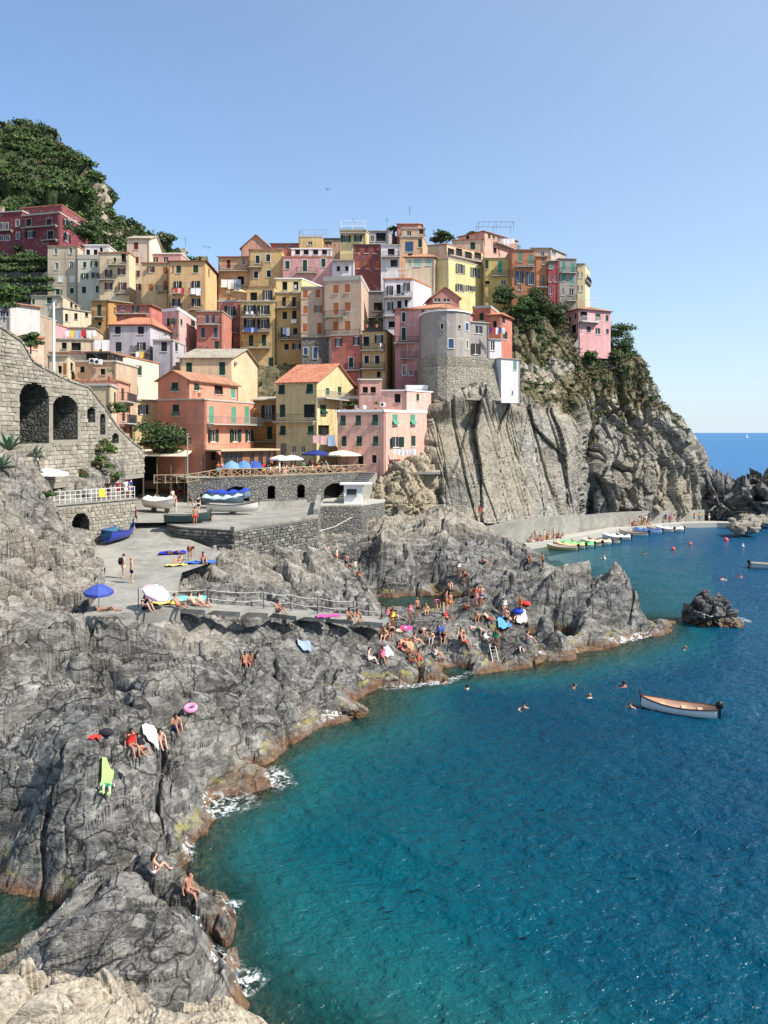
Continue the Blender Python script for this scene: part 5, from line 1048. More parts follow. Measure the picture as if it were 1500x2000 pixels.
# ---- rocks standing alone
def rock_lump(name, label, c, r, seed, mat, tan=.1, nu=70, nv=46, amp=.35, cat='rock', group=None, kind=None):
    th = np.linspace(0, 2*np.pi, nu); ph = np.linspace(-np.pi/2, np.pi/2, nv)
    d = np.stack([np.cos(ph)[:, None]*np.cos(th)[None], np.cos(ph)[:, None]*np.sin(th)[None], np.sin(ph)[:, None]+0*th[None]], 2).reshape(-1, 3)
    s_ = min(r); q_ = d*np.array(r)+seed*7.7
    k = 1+amp*.5*fbm(q_/s_*.8, 3)+(blocks(q_, s_*.9, (1.3, 1, .9), .5, amp*.35, amp*.5, amp*.5, .12)+blocks(q_+5, s_*.35, (1.3, 1, .9), .5, amp*.12, amp*.4, amp*.22, .12))
    V = d*np.array(r)*k[:, None]+np.array(c); V[::nu][:] = V[::nu]
    Vg = V.reshape(nv, nu, 3); Vg[:, -1] = Vg[:, 0]
    o = np_mesh(name, Vg.reshape(-1, 3), grid_faces(nv, nu), mat, False, {'tan': np.full(nv*nu, tan)})
    if kind: tag(o, kind=kind)
    else: tag(o, label, cat, group)
    return o
x, y, _ = Wz(1392,1222,0); rock_lump('sea_rock', 'dark rock standing alone in the bay with foam at its foot', (x, y+1.2, .3), (2.0, 2.0, 2.1), 3, M_ROCK, 0, 110, 70, .45)
x, y, _ = Wz(1432,1224,0); rock_lump('sea_rock', 'low brown ledge attached to the right of the lone sea rock', (x, y+.8, -.1), (1.3, 1.2, .8), 8, M_ROCK, .25)
x, y, _ = Wz(690,1395,0); rock_lump('sea_rock', 'small dark rock at the edge of the shallow reef', (x, y, .05), (.9, .7, .65), 12, M_ROCK, 0)
for i, (px, py, D, r, lb) in enumerate(((1415,1000,150,(4.5,4,6.5),'dark jagged rock at the end of the far quay'),(1475,985,152,(5,5,7),'tallest dark rock of the breakwater at the right edge'),(1450,1000,156,(6,4,5),'dark rock between the two breakwater peaks'),(1530,990,152,(6,5,7),'dark breakwater rock cut by the right edge'))):
    rock_lump('breakwater_rock', lb, W(px, py, D), r, 20+i, M_ROCK, .05, 100, 64, .5, group='breakwater rocks')
for i in range(26):
    px = 1428+rng.random()*90; py = 1000+rng.random()*36; D = (CAMH-.6)*FPX/(py+10-HY); s_ = .5+rng.random()*.8
    x, y, z = W(px, py, D); rock_lump('boulder', 'pale boulder in the heap at the end of the far quay', (x, y, max(.2, z)), (s_*1.3, s_, s_*.8), 40+i, M_CLIFF, .3, 20, 14, .3, 'boulder', 'pale boulders at the breakwater')
# ================================================================ VEGETATION
def leaf_mat(name, c1, c2, c3):
    t = NT(name); g = t.N('ShaderNodeNewGeometry'); c = t.ramp(g.outputs['Random Per Island'], [(0, c1), (.55, c2), (1, c3)])
    c = t.mix(t.attr('tint'), c, sc(c1, .6)); t.col(c); t.b.inputs['Roughness'].default_value = .65
    return t.m
M_LEAF = leaf_mat('evergreen_leaves', (.032, .056, .022), (.062, .10, .032), (.115, .155, .048))
M_SCRUB = leaf_mat('dry_scrub_leaves', (.075, .08, .034), (.15, .14, .065), (.29, .22, .11))
M_FRESH = leaf_mat('fresh_leaves', (.035, .075, .018), (.07, .13, .03), (.13, .19, .05))
M_AGAVE = plain('agave_leaf', lin(104, 124, 100), .6); M_BARK = plain('bark', (.11, .085, .06), .9)
NPR = np.random.RandomState(3)
def foliage(name, cl, size, per, mat, parent=None, kind=None, flat=.8):
    """cl: (n,6) clump centres and radii; leaves are single quads spread through the outer half of each clump"""
    cl = np.asarray(cl, float); n = len(cl); N = n*per; idx = np.repeat(np.arange(n), per)
    d = NPR.normal(size=(N, 3)); d /= np.linalg.norm(d, axis=1)[:, None]; d[:, 2] = np.abs(d[:, 2])*flat+d[:, 2]*(1-flat)
    r = NPR.uniform(.45, 1.05, N)[:, None]; lump = 1+.28*perlin(d*2.1+idx[:, None]*3.7)[:, None]
    C = cl[idx, :3]+d*cl[idx, 3:]*r*lump
    nn = d*.7+NPR.normal(size=(N, 3))*.65; nn /= np.linalg.norm(nn, axis=1)[:, None]
    t = np.cross(nn, NPR.normal(size=(N, 3))); t /= np.linalg.norm(t, axis=1)[:, None]+1e-9; b = np.cross(nn, t)
    s = (size*NPR.uniform(.55, 1.3, N))[:, None]
    V = np.stack([C-t*s, C-b*s*.55, C+t*s, C+b*s*.55], 1).reshape(-1, 3); F = np.arange(4*N).reshape(N, 4)
    tint = np.repeat(np.clip(NPR.uniform(-.25, .6, n)[idx], 0, 1), 4)
    o = np_mesh(name, V, F, mat, False, {'tint': tint})
    if parent: adopt(o, parent)
    if kind: tag(o, kind=kind)
    return o
def on_grid(P, n, cond=None):
    nv, nu, _ = P.shape; out = []
    while len(out) < n:
        i, j = NPR.randint(0, nv), NPR.randint(0, nu)
        if cond is None or cond(i/nv, j/nu, P[i, j]): out.append(P[i, j])
    return np.array(out)
# wooded hill and far ridge: one mass
def _hc(v, u, p):
    bare = fbm(np.array([p])*.035+9, 4)[0]; return v < .9 and NPR.rand() < (.35 if (u > .6 and bare > .08) else 1)
c = on_grid(HILL, 2900, _hc); rr = NPR.uniform(.9, 2.6, (len(c), 1)); cl = np.concatenate([c+[0, 0, .5], rr*NPR.uniform(.9, 1.4, (len(c), 1)), rr, rr*NPR.uniform(.6, 1.0, (len(c), 1))], 1)
foliage('hillside_wood', cl[:1500], .44, 84, M_LEAF, kind='stuff'); foliage('hillside_green_wood', cl[1500:2600], .44, 84, M_FRESH, kind='stuff'); foliage('hillside_scrub', cl[2600:], .44, 70, M_SCRUB, kind='stuff')
c = on_grid(RIDGE, 300); rr = NPR.uniform(1., 2.2, (300, 1)); foliage('ridge_wood', np.concatenate([c, rr, rr, rr*.8], 1), .5, 70, M_LEAF, kind='stuff')
# scrub on the headland
def _cc(lo, hi, u0, u1): return lambda v, u, p: lo < v*7+NPR.normal()*.25 < hi and u0 < u*14 < u1
c = np.concatenate([on_grid(CLIFF, 520, _cc(3.6, 6.8, 6.8, 13)), on_grid(CLIFF, 240, _cc(4.1, 6.6, 1, 6.8)), on_grid(CLIFF, 60, _cc(2.2, 3.4, 6.6, 12))]); rr = NPR.uniform(.25, .85, (len(c), 1))
foliage('headland_scrub', np.concatenate([c, rr*1.4, rr*1.4, rr*.7], 1), .19, 60, M_SCRUB, kind='stuff')
c = np.concatenate([on_grid(CLIFF, 40, _cc(4.2, 6.6, 7.2, 12)), on_grid(CLIFF, 22, _cc(4.6, 6.8, 3, 7))]); rr = NPR.uniform(.4, 1.2, (len(c), 1))
foliage('headland_bushes', np.concatenate([c, rr*1.2, rr*1.2, rr*.9], 1), .2, 130, M_LEAF, kind='stuff')
c = np.concatenate([on_grid(CLIFF, 50, _cc(4.6, 6.8, 6.8, 11)), on_grid(CLIFF, 25, _cc(4.6, 6.8, 3.5, 7))]); rr = NPR.uniform(.35, 1.0, (len(c), 1))
foliage('headland_green_bushes', np.concatenate([c, rr*1.2, rr*1.2, rr*.9], 1), .19, 120, M_FRESH, kind='stuff')
def tree(name, label, base, h, crowns, size, per, mat, trunk=.18, cat='tree', group=None):
    r = tag(empty(name, base), label, cat, group); m = MB(); top = (base[0], base[1], base[2]+h); m.tube(base, top, trunk, 7, trunk*.6)
    for c_ in crowns: m.tube(((base[0]+top[0])/2, (base[1]+top[1])/2, base[2]+h*.7), c_[:3], trunk*.45, 5, trunk*.15)
    adopt(m.build('trunk', M_BARK), r); foliage('crown', crowns, size, per, mat, r); return r
def clumps(px, py, D, R_, n, sq=.85, seed=0):
    rs = random.Random(seed); x, y, z = W(px, py, D); out = []
    for k in range(n):
        a = rs.uniform(0, 6.28); q_ = rs.uniform(.1, .75)*R_; s = R_*rs.uniform(.32, .55); out.append((x+q_*math.cos(a), y+q_*math.sin(a)*.8, z+rs.uniform(-.6, .65)*R_*sq, s*1.1, s*1.1, s*.85))
    return out
tree('garden_tree', 'dark leafy tree beside the cafe shelter, in front of the salmon house', W(312,915,94), 2.5, clumps(312,858,94,3.6,16,.75,1), .22, 260, M_LEAF)
for i, (px, py, D, R_, lb, mt) in enumerate(((1052,590,146,3.6,'tall dark creeper covered bush in the hanging garden below the orange house',M_LEAF),(1075,612,147,3.2,'rounded green bush at the lower end of the hanging garden',M_LEAF),(1025,600,143,2.4,'green bush in the hanging garden under the olive yellow house',M_FRESH),(1012,612,141,1.9,'bright green creeper by the small orange house',M_FRESH),(985,580,146,2.4,'bushy tree beside the yellow loggia house',M_LEAF),(1040,640,143,2.4,'low dark shrub hanging over the rock below the garden',M_LEAF),(1090,640,148,2.2,'grey green shrub left of the headland house',M_SCRUB),
    (1212,662,156,3.6,'feathery green tree right of the headland house',M_FRESH),(1226,692,155,2.6,'dark rounded tree at the edge of the headland',M_LEAF),(1200,700,151,1.8,'low green bush under the headland house veranda',M_LEAF),(1150,700,148,1.6,'green shrub below the headland house',M_FRESH))):
    x, y, z = W(px, py+R_*1500/D*.9, D); tree('garden_tree', lb, (x, y, z), 1.5, clumps(px, py, D, R_, 20, .95, 10+i), .19, 190, mt, .12, 'tree' if R_ > 3 else 'bush', 'garden trees and bushes')
tree('rooftop_tree', 'small round tree on a terrace behind the tan house, by the skyline', W(862,475,182), 1.5, clumps(862,466,182,3.0,14,.5,40), .3, 120, M_LEAF, .12)
tree('roof_bush', 'dark bush on the skyline left of the steel roof frame', W(922,465,172), .8, clumps(922,459,172,1.4,8,.5,41), .25, 90, M_LEAF, .08, 'bush')
tree('hillside_tree', 'spreading dark tree in front of the maroon hotel', W(165,478,172), 2.6, clumps(168,452,172,4.2,14,.55,42), .35, 150, M_LEAF)
for i, (px, py, D, R_, lb, mt) in enumerate(((8,585,88,2.6,'bright green tree at the left edge above the white house',M_FRESH),(38,705,80,1.3,'creeper beside the small peach house',M_FRESH),(60,668,88,1.4,'dark bush between the lane houses at the left',M_LEAF))):
    tree('lane_tree', lb, W(px, py+R_*1500/D, D), 1.2, clumps(px, py, D, R_, 11, .8, 70+i), .2, 150, mt, .1, 'tree' if R_ > 2 else 'bush', 'greenery by the lane')
def palm(name, label, base, h, L, n):
    r = tag(empty(name, base), label, 'palm'); m = MB(); t = (base[0], base[1], base[2]+h); m.tube(base, t, .2, 7, .16); adopt(m.build('trunk', M_BARK), r)
    m = MB()
    for k in range(n):
        a = 2*math.pi*k/n+k*.7; el = .2+.9*((k*37) % 10)/10; p0 = Vector(t)
        for s in range(5):
            q0, q1 = s/5, (s+1)/5; f_ = lambda q_: p0+Vector((math.cos(a), math.sin(a), 0))*(L*q_)+Vector((0, 0, L*(el*q_-1.1*q_*q_)))
            w_ = .42*(1-q0)+.1; sd_ = Vector((-math.sin(a), math.cos(a), 0))*w_; A, B = f_(q0), f_(q1); dn = Vector((0, 0, -.22))
            m.quad(A-sd_+dn, B-sd_*.8+dn, B, A); m.quad(A, B, B+sd_*.8+dn, A+sd_+dn)
    adopt(m.build('fronds', M_LEAF), r)
palm('palm_tree', 'palm tree on the skyline beside the terracotta gabled house', W(770,462,178), 2.0, 2.2, 16)
def agave(label, px, py, D, s):
    x, y, z = W(px, py, D); r = tag(empty('agave', (x, y, z)), label, 'agave', 'agaves on the left rocks'); 
    for k in range(22):
        a = k*2.4; el = .25+1.1*(k/22); L = s*(1.1-.3*k/22); m = MB(); d_ = Vector((math.cos(a)*math.cos(el), math.sin(a)*math.cos(el), math.sin(el))); sd_ = Vector((-math.sin(a), math.cos(a), 0))*.09*s; p = Vector((x, y, z)); q_ = p+d_*L*.5; e_ = p+d_*L-Vector((0, 0, .1*L)); up = d_.cross(sd_).normalized()*.03
        m.add([p-sd_*.6, p+sd_*.6, q_+sd_, q_-sd_, e_, q_-up], [(0, 1, 5), (1, 2, 5), (2, 4, 5), (4, 3, 5), (3, 0, 5), (0, 3, 4, 2, 1)]); adopt(m.build('leaf', M_AGAVE), r)
agave('large agave hanging over the rocks at the left edge', 18, 880, 58, 2.0); agave('agave beside the first blind arch', 68, 893, 66, 1.7); agave('upper agave at the left edge of the rocks', 2, 915, 56, 1.6)
# greenery round the walls, vine terraces, tufts
cl = []
for px, py, D, n, R_ in ((190,868,77,8,1.0),(205,880,76,6,.9),(178,832,77.5,3,.6),(225,800,84,6,1.0),(222,930,76,5,.8),(150,868,75,6,.5),(85,970,60,3,.5),(240,960,77,5,.7),(200,905,75,6,.7),(232,985,74,3,.4),(160,925,73,5,.5)):
    for k in range(n): x, y, z = W(px+rng.uniform(-14, 14), py+rng.uniform(-8, 8), D); s = R_*rng.uniform(.5, 1); cl.append((x, y, z, s, s, s*.8))
foliage('wall_greenery', cl[::2], .16, 130, M_FRESH, kind='stuff'); foliage('wall_scrub', cl[1::2], .16, 110, M_SCRUB, kind='stuff')
cl = []
for row in range(6):
    for k in range(26): x, y, z = W(-30+k*5+rng.uniform(-2, 2), 510+row*19+rng.uniform(-2, 2), 166-row*4); s = rng.uniform(.8, 1.5); cl.append((x, y, z, s, s, s*.7))
foliage('vine_terraces', cl, .32, 110, M_LEAF, kind='stuff')
for row in range(6):
    m = MB(); D = 166.4-row*4; a = W(-60, 525+row*19, D); c = W(98, 521+row*19, D+1); m.quad((a[0], a[1], a[2]-3), (c[0], c[1], c[2]-3), c, a); m.quad(a, c, (c[0], c[1]+4, c[2]), (a[0], a[1]+4, a[2])); tag(m.build('terrace_bank', M_GREYSTONE), ['topmost','second','third','fourth','fifth','lowest'][row]+' dry stone bank of the vine terraces below the maroon hotel', 'terrace', 'vine terrace banks')
# ================================================================ PEOPLE
def skin_mesh(name, J, E, Rr, root, sub=1):
    me = bpy.data.meshes.new(name); keys = list(J); me.from_pydata([J[k] for k in keys], [(keys.index(a), keys.index(b)) for a, b in E], [])
    o = bpy.data.objects.new(name, me); COL.objects.link(o); o.modifiers.new('s', 'SKIN'); sm = o.modifiers.new('u', 'SUBSURF'); sm.levels = sm.render_levels = sub
    for i, k in enumerate(keys):
        r = Rr[k]; me.skin_vertices[0].data[i].radius = r if isinstance(r, tuple) else (r, r); me.skin_vertices[0].data[i].use_root = (k == root)
    dg = bpy.context.evaluated_depsgraph_get(); dg.update(); out = bpy.data.meshes.new_from_object(o.evaluated_get(dg)); out.name = name
    bpy.data.objects.remove(o); bpy.data.meshes.remove(me)
    out.polygons.foreach_set('use_smooth', [True]*len(out.polygons)); out.materials.clear(); out.materials.append(None); return out
SIDE = {'sh': (.19, 0, 1.43), 'el': (.25, .03, 1.13), 'wr': (.26, -.06, .88), 'ha': (.26, -.10, .78), 'hi': (.10, 0, .90), 'kn': (.11, -.02, .50), 'an': (.11, .03, .09), 'to': (.12, -.15, .04)}
MIDJ = {'pe': (0, 0, .96), 'sp': (0, 0, 1.15), 'ch': (0, 0, 1.36), 'ne': (0, 0, 1.50), 'he': (0, -.02, 1.61), 'tp': (0, -.01, 1.70), 'no': (0, -.12, 1.60)}
RAD = {'pe': (.155, .11), 'sp': (.13, .095), 'ch': (.165, .11), 'ne': .055, 'he': .092, 'tp': .06, 'no': .02, 'sh': .068, 'el': .045, 'wr': .032, 'ha': .036, 'hi': .095, 'kn': .06, 'an': .04, 'to': .038}
POSES = {
 'stand': ({}, {}, {}),
 'walk': ({}, {'kn': (-.1, -.16, .52), 'an': (-.1, -.24, .10), 'to': (-.1, -.42, .06), 'el': (-.25, .10, 1.13), 'wr': (-.25, .12, .88), 'ha': (-.25, .10, .78)}, {'kn': (.1, .05, .50), 'an': (.1, .30, .14), 'to': (.1, .16, .04), 'el': (.25, -.06, 1.13), 'wr': (.24, -.2, .93), 'ha': (.24, -.27, .86)}),
 'armup': ({}, {'el': (-.30, -.18, 1.25), 'wr': (-.14, -.30, 1.42), 'ha': (-.08, -.3, 1.5)}, {'el': (.34, .08, 1.2), 'wr': (.2, -.04, 1.0), 'ha': (.15, -.06, .97)}),
 'sit': ({'pe': (0, 0, .14), 'sp': (0, .03, .33), 'ch': (0, 0, .54), 'ne': (0, -.04, .67), 'he': (0, -.09, .78), 'tp': (0, -.09, .87), 'no': (0, -.2, .76)}, *[{'sh': (s*.19, -.01, .60), 'el': (s*.27, -.17, .40), 'wr': (s*.17, -.36, .44), 'ha': (s*.12, -.42, .45), 'hi': (s*.1, -.04, .13), 'kn': (s*.14, -.42, .42), 'an': (s*.12, -.66, .07), 'to': (s*.12, -.82, .03)} for s in (-1, 1)]),
 'edge': ({'pe': (0, 0, .13), 'sp': (0, .03, .32), 'ch': (0, .01, .54), 'ne': (0, -.02, .67), 'he': (0, -.06, .78), 'tp': (0, -.06, .87), 'no': (0, -.17, .76)}, *[{'sh': (s*.19, 0, .6), 'el': (s*.26, .08, .36), 'wr': (s*.27, .02, .10), 'ha': (s*.28, -.06, .05), 'hi': (s*.1, -.06, .12), 'kn': (s*.13, -.45, .16), 'an': (s*.12, -.60, -.24), 'to': (s*.12, -.74, -.28)} for s in (-1, 1)]),
 'recline': ({'pe': (0, 0, .12), 'sp': (0, .12, .27), 'ch': (0, .26, .43), 'ne': (0, .33, .55), 'he': (0, .34, .66), 'tp': (0, .36, .75), 'no': (0, .24, .66)}, *[{'sh': (s*.19, .29, .48), 'el': (s*.26, .44, .28), 'wr': (s*.27, .5, .05), 'ha': (s*.28, .56, .04), 'hi': (s*.1, -.06, .11), 'kn': (s*.13, -.46, .16+.14*(s > 0)), 'an': (s*.12, -.86+.1*(s > 0), .06), 'to': (s*.13, -.93+.1*(s > 0), .14)} for s in (-1, 1)]),
 'lie': ({'pe': (0, 0, .11), 'sp': (0, .2, .11), 'ch': (0, .42, .12), 'ne': (0, .56, .12), 'he': (0, .67, .13), 'tp': (0, .76, .13), 'no': (0, .66, .24)}, *[{'sh': (s*.19, .47, .11), 'el': (s*.3, .24, .06), 'wr': (s*.32, .0, .06), 'ha': (s*.32, -.1, .05), 'hi': (s*.1, -.06, .1), 'kn': (s*.13, -.46, .13+.2*(s < 0)), 'an': (s*.13, -.86+.16*(s < 0), .06), 'to': (s*.15, -.92+.14*(s < 0), .14)} for s in (-1, 1)]),
 'bend': ({'pe': (0, .1, .93), 'sp': (0, -.06, 1.04), 'ch': (0, -.27, 1.06), 'ne': (0, -.41, 1.02), 'he': (0, -.52, .97), 'tp': (0, -.60, .93), 'no': (0, -.56, .86)}, *[{'sh': (s*.19, -.33, 1.04), 'el': (s*.21, -.36, .76), 'wr': (s*.17, -.45, .54), 'ha': (s*.15, -.48, .45), 'hi': (s*.1, .08, .88), 'kn': (s*.12, -.03, .49), 'an': (s*.12, .06, .09), 'to': (s*.12, -.12, .04)} for s in (-1, 1)]),
 'swim': ({'pe': (0, .42, -.28), 'sp': (0, .22, -.18), 'ch': (0, .05, -.06), 'ne': (0, -.05, .06), 'he': (0, -.1, .17), 'tp': (0, -.09, .26), 'no': (0, -.21, .15)}, *[{'sh': (s*.19, .0, -.01), 'el': (s*.36, -.22, -.06), 'wr': (s*.26, -.45, -.05), 'ha': (s*.2, -.52, -.04), 'hi': (s*.1, .48, -.30), 'kn': (s*.13, .8, -.45), 'an': (s*.13, 1.15, -.5), 'to': (s*.13, 1.3, -.55)} for s in (-1, 1)]),
}
PM = {}
def pose_meshes(pose):
    if pose in PM: return PM[pose]
    mid, lf, rt = POSES[pose]; J = dict(MIDJ); J.update(mid)
    for s, nm, ov in ((-1, 'L', lf), (1, 'R', rt)):
        for k, v in SIDE.items(): J[k+nm] = ov.get(k, (s*v[0], v[1], v[2]))
    Rr = {k: RAD[k] if k in RAD else RAD[k[:-1]] for k in J}
    E = [('pe', 'sp'), ('sp', 'ch'), ('ch', 'ne'), ('ne', 'he'), ('he', 'tp'), ('he', 'no')]
    for nm in 'LR': E += [('ch', 'sh'+nm), ('sh'+nm, 'el'+nm), ('el'+nm, 'wr'+nm), ('wr'+nm, 'ha'+nm), ('pe', 'hi'+nm), ('hi'+nm, 'kn'+nm), ('kn'+nm, 'an'+nm), ('an'+nm, 'to'+nm)]
    d = {'body': skin_mesh('body', J, E, Rr, 'pe')}
    mixv = lambda a, b, t: tuple(a[i]+(b[i]-a[i])*t for i in range(3))
    Js = {'pe': mixv(J['pe'], J['sp'], .25), 'p0': J['pe']}; Rs = {'pe': (.185, .145), 'p0': (.19, .15)}; Es = [('pe', 'p0')]
    for nm in 'LR':
        Js['hi'+nm] = J['hi'+nm]; Js['th'+nm] = mixv(J['hi'+nm], J['kn'+nm], .62); Rs['hi'+nm] = .128; Rs['th'+nm] = .118; Es += [('p0', 'hi'+nm), ('hi'+nm, 'th'+nm)]
    d['shorts'] = skin_mesh('shorts', Js, Es, Rs, 'p0')
    Jb = {'pe': mixv(J['pe'], J['sp'], .1), 'p0': mixv(J['pe'], J['hiL'], .0)}; Jb = {'a': J['pe'], 'b': mixv(J['pe'], J['sp'], .3), 'hL': mixv(J['hiL'], J['knL'], .12), 'hR': mixv(J['hiR'], J['knR'], .12)}
    d['briefs'] = skin_mesh('briefs', Jb, [('a', 'b'), ('a', 'hL'), ('a', 'hR')], {'a': (.205, .165), 'b': (.19, .15), 'hL': .135, 'hR': .135}, 'a')
    Jt = {'a': mixv(J['pe'], J['sp'], .3), 'b': J['sp'], 'c': J['ch'], 'n': mixv(J['ch'], J['ne'], .45)}; Rt = {'a': (.165, .125), 'b': (.15, .115), 'c': (.18, .128), 'n': .09}; Et = [('a', 'b'), ('b', 'c'), ('c', 'n')]
    for nm in 'LR': Jt['s'+nm] = J['sh'+nm]; Jt['e'+nm] = mixv(J['sh'+nm], J['el'+nm], .5); Rt['s'+nm] = .085; Rt['e'+nm] = .068; Et += [('c', 's'+nm), ('s'+nm, 'e'+nm)]
    d['shirt'] = skin_mesh('shirt', Jt, Et, Rt, 'c')
    Jk = {'a': mixv(J['sp'], J['ch'], .45), 'b': mixv(J['sp'], J['ch'], .75), 'c': mixv(J['sp'], J['ch'], 1.08)}; d['bikini_top'] = skin_mesh('bikini_top', Jk, [('a', 'b'), ('b', 'c')], {'a': (.18, .14), 'b': (.205, .155), 'c': (.18, .14)}, 'b')
    h0, t0, n0 = Vector(J['he']), Vector(J['tp']), Vector(J['no']); up = (t0-h0).normalized(); bk = (h0-n0); bk = (bk-up*bk.dot(up)).normalized(); c = h0+up*.035+bk*.025
    m = MB(); m.ellipsoid((0, 0, 0), (.103, .112, .108), 10, 7); rot = Matrix((up.cross(bk).normalized(), bk, up)).transposed()
    m.v = [tuple(c+rot@Vector((v[0], v[1]+.012, v[2] if not (v[1] < -.03 and v[2] < .02) else max(v[2], .03)))) for v in m.v]
    o = m.build('hair', M_DARK, smooth=True); d['hair'] = o.data; o.data.materials[0] = None; bpy.data.objects.remove(o)
    m = MB(); m.ellipsoid((0, 0, 0), (.095, .06, .19), 9, 6); m.v = [tuple(c+rot@Vector((v[0], v[1]+.085, v[2]-.13))) for v in m.v]
    o = m.build('long_hair', M_DARK, smooth=True); d['long_hair'] = o.data; o.data.materials[0] = None; bpy.data.objects.remove(o)
    PM[pose] = d; return d
SKIN = [plain('skin_a', lin(196, 152, 130), .55), plain('skin_b', lin(164, 120, 98), .55), plain('skin_c', lin(220, 184, 164), .55), plain('skin_d', lin(138, 92, 70), .55)]
CLOTH = dict(k=lin(24, 24, 30), w=lin(232, 230, 226), r=lin(196, 44, 44), b=lin(36, 62, 138), n=lin(28, 34, 62), p=lin(222, 120, 160), g=lin(40, 130, 96), o=lin(226, 120, 60), y=lin(230, 200, 80), t=lin(60, 160, 180), s=lin(130, 132, 140), m=lin(120, 40, 56), e=lin(190, 170, 140))
HAIR = dict(d=lin(28, 20, 16), b=lin(66, 42, 28), l=lin(150, 112, 70), g=lin(120, 116, 110))
def cm(k): return plain('cloth_'+k, CLOTH[k], .85)
def hm(k): return plain('hair_'+k, HAIR[k], .7)
def person(label, loc, pose='stand', rz=0., skin=0, wear='shorts', col='k', top=None, hair='d', long=False, group='people on the rocks', s=1.0):
    r = tag(empty('person', loc, rz), label, 'person', group); d = pose_meshes(pose); r.scale = (s, s, s)
    def add(n, mt):
        o = bpy.data.objects.new(n, d[n]); COL.objects.link(o); o.parent = r; o.material_slots[0].link = 'OBJECT'; o.material_slots[0].material = mt; return o
    add('body', SKIN[skin]); add('hair', hm(hair))
    if long: add('long_hair', hm(hair))
    if wear: add(wear, cm(col))
    if top == 'shirt' or (top and top[0] == 'S'): add('shirt', cm(top[1] if top[0] == 'S' else col))
    elif top: add('bikini_top', cm(top))
    return r
def rocky(px, py): return on_rock(px, py)
def pr(label, px, py, pose, rz=0, **k): k.setdefault('s', .9); return person(label, rocky(px, py), pose, R(rz), **k)
G1 = 'sunbathers on the near rocks'
pr('person with dark hair sitting on the lowest rock, seen from behind, bikini bottom', 298, 1740, 'sit', 130, col='w', wear='briefs', long=True, skin=0, group=G1)
pr('person sitting at the water edge right of the lowest rock, looking down', 368, 1748, 'edge', 60, col='k', wear='briefs', skin=1, group=G1)
pr('person lying on a lime green towel with knees up', 208, 1550, 'lie', 20, col='g', skin=2, group=G1)
pr('left one of the two people sitting side by side, in red swimwear', 256, 1468, 'edge', 45, col='r', wear='briefs', top='r', skin=1, long=True, group=G1)
pr('person in black swimwear leaning back beside the one in red', 276, 1472, 'recline', 40, col='k', wear='briefs', top='k', skin=1, group=G1)
pr('person sitting on a striped towel looking down, between the pairs', 311, 1458, 'sit', 40, col='w', skin=0, wear='briefs', group=G1)
pr('person in blue shorts sitting nearest the pink swim ring', 342, 1432, 'sit', 40, col='b', skin=1, long=True, group=G1)
pr('left one of the couple sitting high on the grey slope', 478, 1300, 'edge', 40, col='r', wear='briefs', skin=1, group=G1)
pr('right one of the couple sitting high on the grey slope', 489, 1298, 'edge', 40, col='n', skin=3, group=G1)
# slab and ramp
def pz(label, px, py, z, pose, rz=0, **k): return person(label, Wz(px, py, z), pose, R(rz), **k)
G2 = 'people on the concrete slab'
pz('person with a black backpack standing on the ramp', 241, 1129, 7.1, 'stand', -60, col='e', skin=0, hair='b', top=None, group=G2)
m = MB(); p_ = Wz(236, 1129, 7.1); m.ellipsoid((p_[0]-.05, p_[1]+.05, p_[2]+1.2), (.17, .2, .28), 10, 6); tag(m.build('backpack', cm('k'), smooth=True), 'black backpack worn by the person standing on the ramp', 'backpack')
pz('person in dark shorts standing beside the backpacker on the ramp', 257, 1138, 7.1, 'stand', 120, col='n', skin=0, hair='l', group=G2)
pz('person lying on a sunbed under the blue umbrella', 208, 1194, 7.35, 'lie', 75, col='k', skin=1, wear='briefs', group=G2)
pz('person with long hair in black sitting on the slab by the striped umbrella', 282, 1192, 7.05, 'sit', 60, col='k', top='Sk', long=True, skin=0, hair='b', group=G2)
pz('person sitting at the slab edge beside the turquoise towel', 348, 1186, 7.05, 'recline', 50, col='r', wear='briefs', skin=1, group=G2)
pz('person lying back near the rope post on the slab', 380, 1183, 6.95, 'recline', 60, col='k', wear='briefs', skin=0, group=G2)
pz('second person leaning back at the right end of the slab', 395, 1184, 6.9, 'recline', 50, col='p', wear='briefs', skin=0, long=True, group=G2)
pz('person sitting alone on the middle of the stepped walkway', 541, 1198, 5.5, 'sit', 60, col='k', wear='briefs', skin=1, group=G2)
pz('person in yellow swimwear sitting near the lower end of the walkway', 681, 1212, 4.4, 'sit', 40, col='y', wear='briefs', skin=1, group=G2)
pz('person sitting at the last step of the walkway', 697, 1213, 4.0, 'sit', 30, col='o', wear='briefs', skin=1, group=G2)
pz('bending sunbather in the shade of the quay wall', 371, 1092, 7.45, 'bend', 40, col='m', skin=1, group=G2)
pz('person crouched on a yellow towel by the quay wall', 354, 1102, 7.3, 'sit', -60, col='k', wear='briefs', skin=0, group=G2)
pz('person sitting in the shade below the quay wall, rightmost', 396, 1100, 7.3, 'sit', 30, col='r', wear='briefs', skin=1, group=G2)
pz('person lying on blue towels against the quay wall', 340, 1082, 7.5, 'lie', 70, col='b', skin=3, group=G2)
pz('person in red shorts standing on the quay corner', 381, 1026, 8.97, 'stand', 30, col='r', skin=1, group='people on the plaza')
pz('person in black sitting on the quay rim by the boats', 409, 1018, 8.97, 'sit', 20, col='k', top='Sk', skin=3, group='people on the plaza')
pz('person in blue carrying a bag past the blue boat', 264, 1025, 8.6, 'walk', 160, col='n', skin=1, top='Sm', group='people on the plaza')
pz('person bending over the green net beside the blue boat', 252, 1020, 8.6, 'bend', 90, col='g', skin=1, group='people on the plaza')
